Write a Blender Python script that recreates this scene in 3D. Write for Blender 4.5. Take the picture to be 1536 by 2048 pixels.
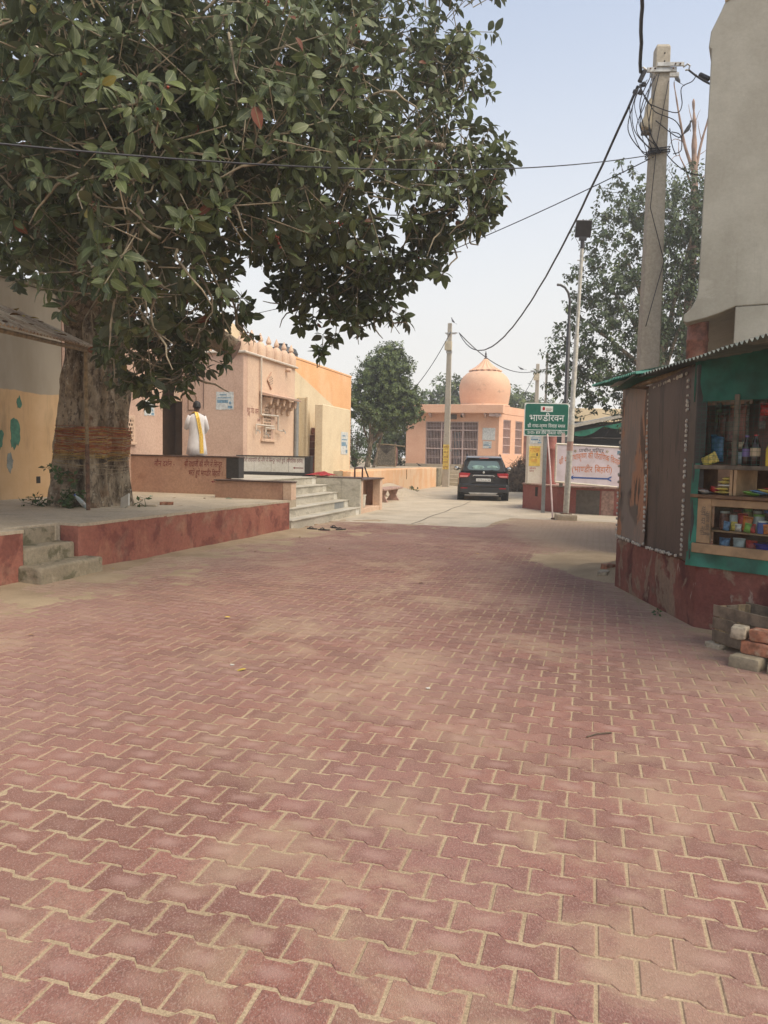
import bpy, bmesh, math, random
from math import radians, sin, cos, pi
from mathutils import Vector, Matrix, noise as mnoise
import numpy as np

scene = bpy.context.scene
for o in list(bpy.data.objects):
    bpy.data.objects.remove(o)
random.seed(7)
COL = scene.collection

# ------------------------------------------------------------------ camera
PITCH, ROLL, CAM_H = radians(4.2), radians(1.17), 1.5
cam_data = bpy.data.cameras.new('camera')
cam = bpy.data.objects.new('camera', cam_data)
COL.objects.link(cam)
fwd = Vector((0, cos(PITCH), -sin(PITCH)))
up0 = Vector((0, sin(PITCH), cos(PITCH)))
rt0 = Vector((1, 0, 0))
right = rt0 * cos(ROLL) + up0 * sin(ROLL)
upv = up0 * cos(ROLL) - rt0 * sin(ROLL)
m = Matrix((right, upv, -fwd)).transposed().to_4x4()
m.translation = Vector((0, 0, CAM_H))
cam.matrix_world = m
cam_data.sensor_fit = 'VERTICAL'
cam_data.sensor_height = 36.0
cam_data.lens = 36.0 * 1500 / 2048
cam_data.clip_start = 0.05
cam_data.clip_end = 3000
scene.camera = cam

# ------------------------------------------------------------------ sky and sun
SUN_DIR = Vector((0.68, -0.46, 1.15)).normalized()      # towards the sun: right, a little behind the camera
SUN_EL = math.asin(SUN_DIR.z)
world = bpy.data.worlds.new('World')
scene.world = world
world.use_nodes = True
wn = world.node_tree
bg = wn.nodes['Background']
sky = wn.nodes.new('ShaderNodeTexSky')
sky.sky_type = 'NISHITA'
sky.sun_disc = False
sky.sun_elevation = SUN_EL
sky.sun_rotation = math.atan2(SUN_DIR.x, SUN_DIR.y)
sky.air_density = 1.2
sky.dust_density = 1.5
sky.ozone_density = 2.0
# morning haze: the whole sky pales evenly towards the horizon, the same in every direction
tc = wn.nodes.new('ShaderNodeTexCoord'); sx = wn.nodes.new('ShaderNodeSeparateXYZ'); mr = wn.nodes.new('ShaderNodeMapRange')
wn.links.new(tc.outputs['Generated'], sx.inputs['Vector']); wn.links.new(sx.outputs['Z'], mr.inputs['Value'])
mr.interpolation_type = 'SMOOTHSTEP'
mr.inputs['From Min'].default_value = 0.02; mr.inputs['From Max'].default_value = 0.62
mr.inputs['To Min'].default_value = 0.97; mr.inputs['To Max'].default_value = 0.30
hz = wn.nodes.new('ShaderNodeMix'); hz.data_type = 'RGBA'
wn.links.new(mr.outputs['Result'], hz.inputs['Factor']); wn.links.new(sky.outputs['Color'], hz.inputs[6])
hz.inputs[7].default_value = (4.75, 4.6, 4.4, 1)
wn.links.new(hz.outputs[2], bg.inputs['Color'])
bg.inputs['Strength'].default_value = 0.15

sun_data = bpy.data.lights.new('sun', 'SUN')
sun_data.energy = 2.9
sun_data.angle = radians(50)
sun_data.color = (1.0, 0.87, 0.68)
sun = bpy.data.objects.new('sun', sun_data)
sun.rotation_euler = SUN_DIR.to_track_quat('Z', 'Y').to_euler()
sun.location = SUN_DIR * 60
COL.objects.link(sun)

scene.view_settings.view_transform = 'Standard'
scene.view_settings.look = 'None'
scene.view_settings.exposure = 0.52
scene.view_settings.gamma = 1.0
scene.view_settings.use_curve_mapping = False
scene.render.engine = 'CYCLES'
scene.cycles.max_bounces = 6
scene.cycles.diffuse_bounces = 3
scene.cycles.glossy_bounces = 3
scene.cycles.transmission_bounces = 5
scene.cycles.use_denoising = True

# ------------------------------------------------------------------ frame of the square
TH = radians(15.5)                       # the lane runs 15.5 degrees right of the view
def W(s, t, z=0.0):                      # s: metres along the lane, t: metres across it
    return Vector((sin(TH) * s + cos(TH) * t, cos(TH) * s - sin(TH) * t, z))

# ------------------------------------------------------------------ helpers
class MB:
    def __init__(self):
        self.v, self.f, self.uv = [], [], None
    def add(self, vs, fs):
        n = len(self.v)
        self.v += [tuple(p) for p in vs]
        self.f += [tuple(i + n for i in f) for f in fs]
        return self
    def box(self, x0, x1, y0, y1, z0, z1, rz=0, c=None):
        vs = [(x, y, z) for z in (z0, z1) for y in (y0, y1) for x in (x0, x1)]
        if rz:
            cx, cy = c if c else ((x0 + x1) / 2, (y0 + y1) / 2)
            vs = [(cx + (x - cx) * cos(rz) - (y - cy) * sin(rz), cy + (x - cx) * sin(rz) + (y - cy) * cos(rz), z) for x, y, z in vs]
        return self.add(vs, [(0, 2, 3, 1), (4, 5, 7, 6), (0, 1, 5, 4), (2, 6, 7, 3), (0, 4, 6, 2), (1, 3, 7, 5)])
    def cbox(self, c, size, rot=(0, 0, 0)):
        from mathutils import Euler
        R = Euler(rot).to_matrix()
        a, b, d = [q / 2 for q in size]
        vs = [Vector(c) + R @ Vector((x, y, z)) for z in (-d, d) for y in (-b, b) for x in (-a, a)]
        return self.add(vs, [(0, 2, 3, 1), (4, 5, 7, 6), (0, 1, 5, 4), (2, 6, 7, 3), (0, 4, 6, 2), (1, 3, 7, 5)])
    def extr(self, poly, a, b, axis='z'):   # polygon (ccw) extruded from a to b along axis; poly in the two other axes
        n = len(poly)
        def P(p, h):
            if axis == 'z': return (p[0], p[1], h)
            if axis == 'y': return (p[0], h, p[1])
            return (h, p[0], p[1])
        vs = [P(p, a) for p in poly] + [P(p, b) for p in poly]
        fs = [tuple(range(n))[::-1], tuple(range(n, 2 * n))] + [(i, (i + 1) % n, n + (i + 1) % n, n + i) for i in range(n)]
        if axis == 'y': fs = [f[::-1] for f in fs]
        return self.add(vs, fs)
    def tube(self, pts, r, n=8, caps=True, squash=None):
        pts = [Vector(p) for p in pts]
        rs = r if isinstance(r, (list, tuple)) else [r] * len(pts)
        vs, fs = [], []
        ref = None
        for i, p in enumerate(pts):
            d = (pts[min(i + 1, len(pts) - 1)] - pts[max(i - 1, 0)])
            d = d.normalized() if d.length > 1e-9 else Vector((0, 0, 1))
            if ref is None:
                ref = Vector((0, 0, 1)) if abs(d.z) < 0.9 else Vector((1, 0, 0))
            a = d.cross(ref)
            if a.length < 1e-5:
                a = d.cross(Vector((1, 0, 0)))
            a.normalize(); b = d.cross(a).normalized(); ref = a.cross(d)
            for k in range(n):
                t = 2 * pi * k / n
                q = 1.0 if squash is None else squash
                vs.append(p + rs[i] * (cos(t) * a + q * sin(t) * b))
        for i in range(len(pts) - 1):
            for k in range(n):
                k2 = (k + 1) % n
                fs.append((i * n + k, i * n + k2, (i + 1) * n + k2, (i + 1) * n + k))
        if caps:
            fs.append(tuple(range(n))[::-1])
            fs.append(tuple((len(pts) - 1) * n + k for k in range(n)))
        return self.add(vs, fs)
    def lathe(self, prof, n=24, c=(0, 0, 0), ribs=0, ribamp=0.0):
        vs, fs = [], []
        for r, z in prof:
            for k in range(n):
                t = 2 * pi * k / n
                rr = r * (1 + ribamp * cos(ribs * t)) if ribs else r
                vs.append((c[0] + rr * cos(t), c[1] + rr * sin(t), c[2] + z))
        for i in range(len(prof) - 1):
            for k in range(n):
                k2 = (k + 1) % n
                fs.append((i * n + k, i * n + k2, (i + 1) * n + k2, (i + 1) * n + k))
        if prof[0][0] > 1e-4: fs.append(tuple(range(n))[::-1])
        if prof[-1][0] > 1e-4: fs.append(tuple((len(prof) - 1) * n + k for k in range(n)))
        return self.add(vs, fs)
    def ball(self, c, r, n=12, m=8):
        if not isinstance(r, (tuple, list)): r = (r, r, r)
        vs, fs = [], []
        for i in range(m + 1):
            a = pi * i / m
            for k in range(n):
                t = 2 * pi * k / n
                vs.append((c[0] + r[0] * sin(a) * cos(t), c[1] + r[1] * sin(a) * sin(t), c[2] - r[2] * cos(a)))
        for i in range(m):
            for k in range(n):
                k2 = (k + 1) % n
                fs.append((i * n + k, i * n + k2, (i + 1) * n + k2, (i + 1) * n + k))
        return self.add(vs, fs)
    def loft(self, rings, closed=True, caps=True):
        n = len(rings[0]); vs = [p for r in rings for p in r]; fs = []
        for i in range(len(rings) - 1):
            for k in range(n if closed else n - 1):
                k2 = (k + 1) % n
                fs.append((i * n + k, i * n + k2, (i + 1) * n + k2, (i + 1) * n + k))
        if caps and closed:
            fs.append(tuple(range(n))[::-1]); fs.append(tuple((len(rings) - 1) * n + k for k in range(n)))
        return self.add(vs, fs)
    def sheet(self, fn, nu, nv, thick=0.0):   # fn(u,v)->point, u,v in 0..1
        vs = [fn(i / nu, j / nv) for j in range(nv + 1) for i in range(nu + 1)]
        fs = [(j * (nu + 1) + i, j * (nu + 1) + i + 1, (j + 1) * (nu + 1) + i + 1, (j + 1) * (nu + 1) + i) for j in range(nv) for i in range(nu)]
        return self.add(vs, fs)

def mesh_of(name, mb, mat=None, bevel=0.0, smooth=False, weld=False, fix=True, bseg=1):
    me = bpy.data.meshes.new(name)
    me.from_pydata(mb.v, [], mb.f)
    if bevel or weld or fix:
        bm = bmesh.new(); bm.from_mesh(me)
        if weld: bmesh.ops.remove_doubles(bm, verts=bm.verts, dist=1e-5)
        if fix: bmesh.ops.recalc_face_normals(bm, faces=bm.faces)
        if bevel:
            es = [e for e in bm.edges if len(e.link_faces) == 2 and e.calc_face_angle(0) > radians(28)]
            bmesh.ops.bevel(bm, geom=es, offset=bevel, segments=bseg, profile=0.5, affect='EDGES', clamp_overlap=True)
        bm.to_mesh(me); bm.free()
    if smooth:
        me.shade_smooth()
        if smooth != 'all':
            me.set_sharp_from_angle(angle=radians(40))
    if mat:
        me.materials.append(MATS[mat] if isinstance(mat, str) else mat)
    me.update()
    return me

def link(name, me, parent=None, loc=None, rz=None):
    o = bpy.data.objects.new(name, me)
    COL.objects.link(o)
    if parent is not None: o.parent = parent
    if loc is not None: o.location = loc
    if rz is not None: o.rotation_euler = (0, 0, rz)
    return o

def obj(name, mb, mat, parent=None, bevel=0.0, smooth=False, **k):
    return link(name, mesh_of(name, mb, mat, bevel, smooth, **k), parent)

def tag(o, label=None, cat=None, group=None, kind=None):
    if label: o['label'] = label
    if cat: o['category'] = cat
    if group: o['group'] = group
    if kind: o['kind'] = kind
    return o

def thing(name, label, cat, loc=(0, 0, 0), rz=0.0, group=None):
    o = bpy.data.objects.new(name, None)
    o.empty_display_size = 0.2
    COL.objects.link(o)
    o.location = loc; o.rotation_euler = (0, 0, rz)
    return tag(o, label, cat, group)

def sthing(name, label, cat, s, t, z=0.0, group=None, rz=0.0):      # a thing squared up with the lane
    return thing(name, label, cat, W(s, t, z), -TH + rz, group)

def part_stuff(o):
    o['kind'] = 'stuff'
    return o

# ------------------------------------------------------------------ materials
MATS = {}
def srgb(r, g, b):
    return tuple(((c / 255) / 12.92 if c / 255 <= 0.04045 else (((c / 255) + 0.055) / 1.055) ** 2.4) for c in (r, g, b))

class NT:
    def __init__(self, name):
        self.m = bpy.data.materials.new(name); self.m.use_nodes = True
        self.t = self.m.node_tree; self.N = self.t.nodes; self.L = self.t.links
        self.b = self.N['Principled BSDF']
        MATS[name] = self.m
        self.geo = None
    def node(self, typ, **k):
        n = self.N.new(typ)
        for a, b in k.items():
            setattr(n, a, b)
        return n
    def pos(self, scale=(1, 1, 1), loc=(0, 0, 0), rot=(0, 0, 0), space='world'):
        if space == 'world':
            g = self.node('ShaderNodeNewGeometry').outputs['Position']
        else:
            g = self.node('ShaderNodeTexCoord').outputs['Object']
        mp = self.node('ShaderNodeMapping')
        mp.inputs['Scale'].default_value = scale; mp.inputs['Location'].default_value = loc; mp.inputs['Rotation'].default_value = rot
        self.L.new(g, mp.inputs['Vector'])
        return mp.outputs['Vector']
    def noise(self, vec, scale=5, detail=4, rough=0.55, dist=0.0):
        n = self.node('ShaderNodeTexNoise')
        n.inputs['Scale'].default_value = scale; n.inputs['Detail'].default_value = detail
        n.inputs['Roughness'].default_value = rough; n.inputs['Distortion'].default_value = dist
        self.L.new(vec, n.inputs['Vector'])
        return n.outputs['Fac']
    def ramp(self, fac, lo, hi, a=0.0, b=1.0):
        n = self.node('ShaderNodeMapRange'); n.interpolation_type = 'SMOOTHSTEP'
        n.inputs['From Min'].default_value = lo; n.inputs['From Max'].default_value = hi
        n.inputs['To Min'].default_value = a; n.inputs['To Max'].default_value = b
        self.L.new(fac, n.inputs['Value'])
        return n.outputs['Result']
    def mix(self, fac, a, b, mode='MIX'):
        n = self.node('ShaderNodeMix'); n.data_type = 'RGBA'; n.blend_type = mode
        for sock, val in ((n.inputs['Factor'], fac), (n.inputs[6], a), (n.inputs[7], b)):
            if isinstance(val, (int, float)): sock.default_value = val
            elif isinstance(val, tuple): sock.default_value = (*val[:3], 1)
            else: self.L.new(val, sock)
        return n.outputs[2]
    def math(self, op, a, b=0.0):
        n = self.node('ShaderNodeMath', operation=op)
        for i, val in enumerate((a, b)):
            if isinstance(val, (int, float)): n.inputs[i].default_value = val
            else: self.L.new(val, n.inputs[i])
        return n.outputs[0]
    def bump(self, height, strength=0.3, dist=0.01):
        n = self.node('ShaderNodeBump'); n.inputs['Strength'].default_value = strength; n.inputs['Distance'].default_value = dist
        self.L.new(height, n.inputs['Height'])
        self.L.new(n.outputs['Normal'], self.b.inputs['Normal'])
    def set(self, color=None, rough=None, metal=None, spec=None):
        if color is not None:
            if isinstance(color, tuple): self.b.inputs['Base Color'].default_value = (*color[:3], 1)
            else: self.L.new(color, self.b.inputs['Base Color'])
        if rough is not None:
            if isinstance(rough, (int, float)): self.b.inputs['Roughness'].default_value = rough
            else: self.L.new(rough, self.b.inputs['Roughness'])
        if metal is not None: self.b.inputs['Metallic'].default_value = metal
        if spec is not None: self.b.inputs['Specular IOR Level'].default_value = spec
        return self

def plaster(name, c1, c2, stains=(), rough=0.88, scale=1.3, bump=0.25, bscale=45, fine=0.12, lo=0.35, hi=0.65, spec=0.3):
    """two-tone wash plus stains: (colour, noise scale, lo, hi, stretch xyz, strength)"""
    t = NT(name)
    p = t.pos()
    c = t.mix(t.ramp(t.noise(p, scale, 5, 0.6), lo, hi), c1, c2)
    for i, (col, sc, a, b, st, k) in enumerate(stains):
        q = t.pos(scale=st, loc=(3.1 * i + 1, 1.7 * i, 0.9 * i))
        c = t.mix(t.math('MULTIPLY', t.ramp(t.noise(q, sc, 6, 0.62, 0.4), a, b), k), c, col)
    f = t.noise(p, 22, 3, 0.7)
    c = t.mix(fine, c, t.mix(t.ramp(f, 0.3, 0.7), (0, 0, 0), (1, 1, 1)), 'OVERLAY')
    t.set(c, rough, spec=spec)
    if bump:
        t.bump(t.math('ADD', t.noise(p, bscale, 5, 0.65), t.math('MULTIPLY', t.noise(p, bscale * 0.18, 3, 0.5), 1.5)), bump, 0.012)
    return t.m

def simple(name, col, rough=0.6, metal=0.0, var=0.12, scale=9, bump=0.0, bscale=60, spec=0.5, dirt=None):
    t = NT(name)
    p = t.pos()
    dark = tuple(c * (1 - 2 * var) for c in col)
    lite = tuple(min(1, c * (1 + var)) for c in col)
    c = t.mix(t.ramp(t.noise(p, scale, 4, 0.6), 0.3, 0.7), dark, lite)
    if dirt:
        c = t.mix(t.math('MULTIPLY', t.ramp(t.noise(p, scale * 0.6, 6, 0.65), 0.5, 0.72), 0.8), c, dirt)
    t.set(c, rough, metal, spec)
    if bump: t.bump(t.noise(p, bscale, 4, 0.6), bump, 0.008)
    return t.m

SAND = (0.40, 0.30, 0.195)
# ------------------------------------------------------------------ lettering
_font_cache = {}
_fc = bpy.data.curves.new('lettering_source', 'FONT'); _fc.resolution_u = 2
_fo = bpy.data.objects.new('lettering_source', _fc); COL.objects.link(_fo)
def _raw(s):
    if s in _font_cache: return _font_cache[s]
    _fc.body = s
    bpy.context.view_layer.update()
    dg = bpy.context.evaluated_depsgraph_get()
    me = bpy.data.meshes.new_from_object(_fo.evaluated_get(dg))
    r = ([tuple(v.co) for v in me.vertices], [tuple(p.vertices) for p in me.polygons])
    bpy.data.meshes.remove(me)
    _font_cache[s] = r
    return r
def _adv(ch):
    a = _raw('न')[0]; b = _raw(ch + 'न')[0]
    return max(v[0] for v in b) - max(v[0] for v in a)
def _clip(vs, fs, x1):
    bm = bmesh.new()
    bv = [bm.verts.new(v) for v in vs]
    for f in fs:
        try: bm.faces.new([bv[i] for i in f])
        except ValueError: pass
    bmesh.ops.bisect_plane(bm, geom=bm.verts[:] + bm.edges[:] + bm.faces[:], plane_co=(x1, 0, 0), plane_no=(1, 0, 0), clear_outer=True)
    bm.verts.index_update()
    r = ([tuple(v.co) for v in bm.verts], [tuple(v.index for v in f.verts) for f in bm.faces])
    bm.free()
    return r
def text2d(s):
    """flat text with the few joined letter shapes needed: '<x' half letter, '^' hook above, '/' slanting foot, '_x' letter set below"""
    vs, fs, pen = [], [], 0.0
    def put(v, f, dx, dy=0, k=1.0):
        n = len(vs)
        vs.extend((a * k + dx, b * k + dy, 0) for a, b, _ in v)
        fs.extend(tuple(i + n for i in q) for q in f)
    def stroke(pts, w):
        n = len(vs)
        for i, (a, b) in enumerate(pts):
            c, d = pts[min(i + 1, len(pts) - 1)], pts[max(i - 1, 0)]
            tx, ty = c[0] - d[0], c[1] - d[1]; l = math.hypot(tx, ty) or 1
            vs.append((a - ty / l * w, b + tx / l * w, 0)); vs.append((a + ty / l * w, b - tx / l * w, 0))
        fs.extend((n + 2 * i, n + 2 * i + 1, n + 2 * i + 3, n + 2 * i + 2) for i in range(len(pts) - 1))
    i = 0
    while i < len(s):
        ch = s[i]
        if ch == '<':
            i += 1; v, f = _raw(s[i]); x1 = max(a[0] for a in v) - 0.17
            v, f = _clip(v, f, x1); put(v, f, pen); pen += x1
        elif ch == '^':
            stroke([(pen - 0.16, 0.6), (pen - 0.2, 0.72), (pen - 0.13, 0.83), (pen - 0.02, 0.84)], 0.032)
        elif ch == '/':
            stroke([(pen - 0.17, 0.27), (pen - 0.34, 0.12), (pen - 0.42, 0.0)], 0.035)
        elif ch == '_':
            i += 1; v, f = _raw(s[i]); put(v, f, pen - 0.5, -0.42, 0.7)
        elif ch == ' ':
            pen += 0.3
        else:
            v, f = _raw(ch); put(v, f, pen); pen += _adv(ch)
        i += 1
    return vs, fs, pen
def lettering(name, s, mat, parent, origin, ex, ey, width=None, height=None, arc=0.0, squeeze=1.0, shear=0.0, jitter=0.0):
    """text laid on a surface: origin is the left end of the baseline, ex/ey unit vectors in the parent's frame; height = body height"""
    vs, fs, pen = text2d(s)
    k = (height / 0.62) if height else width / pen
    kx = width / pen if width else k * squeeze
    ex, ey, origin = Vector(ex), Vector(ey), Vector(origin)
    out = []
    for a, b, _ in vs:
        u = a / pen
        y = b * k + arc * (1 - (2 * u - 1) ** 2) + jitter * sin(u * 23)
        out.append(origin + ex * (a * kx + shear * b * k) + ey * y)
    me = bpy.data.meshes.new(name)
    me.from_pydata([tuple(p) for p in out], [], fs)
    me.materials.append(MATS[mat])
    return link(name, me, parent)
def arrow(name, mat, parent, origin, ex, ey, length, w=0.012, head=0.06, tail=False):
    o, ex, ey = Vector(origin), Vector(ex), Vector(ey)
    mb = MB()
    def q(pts): mb.add([tuple(o + ex * a + ey * b) for a, b in pts], [tuple(range(len(pts)))])
    q([(head * 0.8, -w), (length, -w), (length, w), (head * 0.8, w)])
    q([(0, 0), (head, -head * 0.5), (head * 0.8, -w), (head * 0.8, w), (head, head * 0.5)])
    if tail:
        q([(length, w), (length, -w), (length + head * .9, head * 0.25), (length + head * .9, head * 0.6)])
        q([(length, w), (length, -w), (length + head * .9, -head * 0.6), (length + head * .9, -head * 0.25)])
    return obj(name, mb, mat, parent, fix=False)

# ------------------------------------------------------------------ material library
plaster('red_paint', (0.27, 0.098, 0.07), (0.345, 0.14, 0.098),
        [((0.15, 0.05, 0.04), 2.4, 0.50, 0.60, (1, 1, 1), 0.7), ((0.40, 0.20, 0.12), 1.5, 0.55, 0.66, (1, 1, 0.8), 0.6),
         ((0.36, 0.25, 0.17), 1.7, 0.50, 0.72, (1, 1, 1), 0.6), ((0.5, 0.45, 0.38), 5.0, 0.70, 0.76, (1, 1, 0.5), 0.6)], bump=0.3)
plaster('kiosk_red_paint', (0.18, 0.062, 0.048), (0.25, 0.105, 0.078),
        [((0.085, 0.026, 0.024), 2.6, 0.5, 0.6, (1, 1, 0.6), 0.8), ((0.27, 0.205, 0.145), 2.8, 0.52, 0.58, (1, 1, 0.8), 0.75),
         ((0.42, 0.38, 0.31), 6.0, 0.60, 0.66, (1, 1, 0.45), 0.6), ((0.12, 0.10, 0.07), 3.0, 0.6, 0.72, (1, 1, 1), 0.7)], bump=0.6)
plaster('low_wall_red', (0.27, 0.095, 0.08), (0.31, 0.125, 0.10), [((0.36, 0.2, 0.16), 2.5, 0.55, 0.7, (1, 1, 1), 0.5)], bump=0.15)
plaster('terracotta_wash', (0.40, 0.235, 0.165), (0.45, 0.275, 0.19), [((0.30, 0.15, 0.10), 1.6, 0.52, 0.72, (1, 1, 1), 0.6), ((0.27, 0.17, 0.11), 3.0, 0.6, 0.75, (1, 1, 0.3), 0.4)], bump=0.12)
plaster('pink_plaster', (0.52, 0.35, 0.265), (0.57, 0.395, 0.30), [((0.41, 0.255, 0.185), 1.1, 0.5, 0.75, (1, 1, 0.5), 0.55), ((0.22, 0.14, 0.10), 7, 0.70, 0.78, (1, 1, 1), 0.5)], bump=0.1)
plaster('pink_side', (0.60, 0.43, 0.315), (0.66, 0.475, 0.34), [((0.46, 0.30, 0.20), 1.0, 0.52, 0.75, (1, 1, 0.35), 0.45), ((0.34, 0.20, 0.13), 2.2, 0.66, 0.76, (1, 1, 0.12), 0.45)], bump=0.1)  # lighter copy of the temple pink: the sunlit side put into the colour
plaster('cream_plaster', (0.66, 0.54, 0.36), (0.71, 0.59, 0.40), [((0.54, 0.44, 0.29), 1.6, 0.5, 0.7, (1, 1, 0.6), 0.5)], bump=0.12)
plaster('orange_plaster', (0.76, 0.42, 0.20), (0.80, 0.46, 0.23), [((0.80, 0.52, 0.30), 1.0, 0.5, 0.7, (1, 1, 0.7), 0.7), ((0.60, 0.31, 0.16), 2.0, 0.6, 0.75, (1, 1, 0.25), 0.4)], bump=0.1)
plaster('orange_platform', (0.72, 0.42, 0.22), (0.76, 0.47, 0.27), [((0.76, 0.55, 0.36), 1.3, 0.48, 0.56, (1, 1, 0.5), 0.7), ((0.55, 0.25, 0.12), 1.6, 0.63, 0.68, (1, 1, 0.5), 0.5)], bump=0.1)
plaster('salmon_plaster', (0.72, 0.42, 0.28), (0.76, 0.46, 0.31), [((0.64, 0.36, 0.24), 0.9, 0.5, 0.7, (1, 1, 0.5), 0.5), ((0.48, 0.30, 0.22), 2.5, 0.66, 0.78, (1, 1, 0.25), 0.5)], bump=0.08)
plaster('dome_plaster', (0.68, 0.42, 0.28), (0.73, 0.46, 0.31), [((0.36, 0.24, 0.18), 1.6, 0.60, 0.70, (1, 1, 1.2), 0.6), ((0.78, 0.54, 0.38), 1.8, 0.6, 0.7, (1, 1, 1), 0.5)], bump=0.1)
plaster('grey_plaster', (0.37, 0.345, 0.285), (0.43, 0.405, 0.34), [((0.29, 0.265, 0.215), 0.8, 0.5, 0.7, (1, 1, 0.5), 0.6), ((0.22, 0.205, 0.175), 2.6, 0.56, 0.72, (1, 1, 0.07), 0.65), ((0.47, 0.44, 0.37), 1.3, 0.58, 0.66, (1, 1, 1.6), 0.5), ((0.20, 0.185, 0.155), 1.1, 0.498, 0.502, (1, 1, 1), 0.0)], bump=0.35, bscale=7, fine=0.04)
plaster('concrete', (0.41, 0.34, 0.245), (0.47, 0.395, 0.29), [((0.27, 0.235, 0.185), 1.6, 0.5, 0.7, (1, 1, 1), 0.55), ((0.47, 0.44, 0.37), 3.5, 0.58, 0.7, (1, 1, 1), 0.45)], bump=0.2)
plaster('old_concrete', (0.25, 0.21, 0.145), (0.32, 0.27, 0.19), [((0.10, 0.095, 0.05), 4.0, 0.50, 0.62, (1, 1, 1), 0.75), ((0.42, 0.36, 0.26), 5.0, 0.60, 0.7, (1, 1, 1), 0.6)], bump=0.7, bscale=30)
plaster('pole_concrete', (0.38, 0.335, 0.265), (0.43, 0.385, 0.31), [((0.32, 0.275, 0.215), 4, 0.5, 0.7, (1, 1, 0.4), 0.5)], bump=0.25, bscale=70)
plaster('marble', (0.44, 0.405, 0.325), (0.54, 0.50, 0.415), [((0.30, 0.27, 0.21), 2.2, 0.53, 0.60, (1, 1, 2.5), 0.6), ((0.62, 0.59, 0.52), 3.0, 0.6, 0.72, (1, 1, 1.5), 0.5)], rough=0.45, bump=0.05)
plaster('white_marble', (0.62, 0.60, 0.53), (0.70, 0.67, 0.60), [((0.48, 0.44, 0.36), 3, 0.55, 0.65, (1, 1, 2), 0.5)], rough=0.4, bump=0.03)
plaster('limewash', (0.62, 0.57, 0.47), (0.68, 0.63, 0.53), [((0.5, 0.43, 0.33), 1.5, 0.5, 0.7, (1, 1, 0.4), 0.5)], bump=0.1)
plaster('road_concrete', (0.43, 0.365, 0.27), (0.50, 0.43, 0.325), [((0.30, 0.26, 0.20), 0.7, 0.5, 0.65, (1, 1, 1), 0.5), ((0.46, 0.37, 0.25), 0.9, 0.55, 0.7, (1, 1, 1), 0.5), ((0.22, 0.19, 0.15), 3.0, 0.68, 0.75, (1, 1, 1), 0.5)], bump=0.25)
simple('granite', (0.045, 0.043, 0.043), 0.35, var=0.3, scale=60)
simple('coping_brown', (0.10, 0.06, 0.045), 0.45, var=0.2, scale=25)
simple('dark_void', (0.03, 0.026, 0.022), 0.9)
simple('letter_red', (0.20, 0.02, 0.018), 0.7, var=0.15, scale=40)
simple('letter_orange', (0.62, 0.18, 0.04), 0.7, var=0.1)
simple('letter_black', (0.03, 0.028, 0.03), 0.7)
simple('letter_white', (0.78, 0.80, 0.78), 0.6, var=0.04)
simple('letter_blue', (0.05, 0.11, 0.33), 0.6)
simple('ink_grey', (0.12, 0.10, 0.08), 0.8)
simple('sign_green', (0.006, 0.125, 0.082), 0.45, var=0.06, scale=3)
simple('sign_white', (0.72, 0.74, 0.70), 0.5, var=0.05)
simple('banner_pink', (0.66, 0.58, 0.62), 0.6, var=0.05, scale=4, dirt=(0.55, 0.47, 0.46))
simple('poster_white', (0.58, 0.60, 0.58), 0.7, var=0.12, scale=14)
simple('poster_blue', (0.17, 0.30, 0.40), 0.7, var=0.2, scale=20)
simple('poster_yellow', (0.72, 0.52, 0.10), 0.6, var=0.12, scale=8)
simple('steel', (0.45, 0.44, 0.41), 0.45, 0.6, var=0.15, scale=12)
simple('galvanised', (0.50, 0.47, 0.40), 0.5, 0.35, var=0.12, scale=14)
simple('rust', (0.16, 0.085, 0.05), 0.85, var=0.3, scale=18, bump=0.3, dirt=(0.25, 0.2, 0.15))
simple('bamboo', (0.30, 0.22, 0.125), 0.75, var=0.2, scale=14)
simple('black_paint', (0.028, 0.022, 0.020), 0.45, var=0.2)
simple('dark_red_iron', (0.07, 0.022, 0.02), 0.5)
simple('pvc_white', (0.62, 0.55, 0.46), 0.45, var=0.08)
simple('pvc_grey', (0.24, 0.25, 0.245), 0.5, var=0.08)
simple('cable', (0.02, 0.02, 0.026), 0.6)
simple('box_cream', (0.56, 0.48, 0.34), 0.6, var=0.12)
simple('tank_black', (0.06, 0.062, 0.065), 0.6)
simple('red_cloth', (0.33, 0.018, 0.02), 0.9, var=0.25, scale=14)
simple('bucket_white', (0.66, 0.62, 0.52), 0.45, var=0.08)
simple('stone_bench', (0.38, 0.24, 0.19), 0.7, var=0.2, scale=12)
simple('door_grey', (0.12, 0.10, 0.08), 0.7)
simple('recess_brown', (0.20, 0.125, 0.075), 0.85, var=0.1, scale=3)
simple('stair_red', (0.235, 0.095, 0.065), 0.7, var=0.2, scale=5)
simple('bars_pink', (0.56, 0.42, 0.38), 0.55, var=0.08)
simple('interior', (0.23, 0.115, 0.09), 0.9, var=0.3, scale=1.3)
simple('brick', (0.36, 0.155, 0.09), 0.9, var=0.25, scale=16, bump=0.6, bscale=40, dirt=(0.45, 0.36, 0.26))
simple('mortar', (0.40, 0.34, 0.25), 0.95, var=0.2, scale=20, bump=0.6)
simple('crate_wood', (0.19, 0.145, 0.10), 0.85, var=0.22, scale=9, bump=0.3)
simple('bird_grey', (0.09, 0.09, 0.10), 0.8)
simple('bird_black', (0.012, 0.012, 0.014), 0.7)
simple('dry_leaf', (0.28, 0.15, 0.06), 0.85, var=0.3, scale=12)
simple('yellow_leaf', (0.55, 0.40, 0.06), 0.8, var=0.2, scale=12)
simple('tile_white', (0.58, 0.55, 0.48), 0.4, var=0.06)

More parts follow.
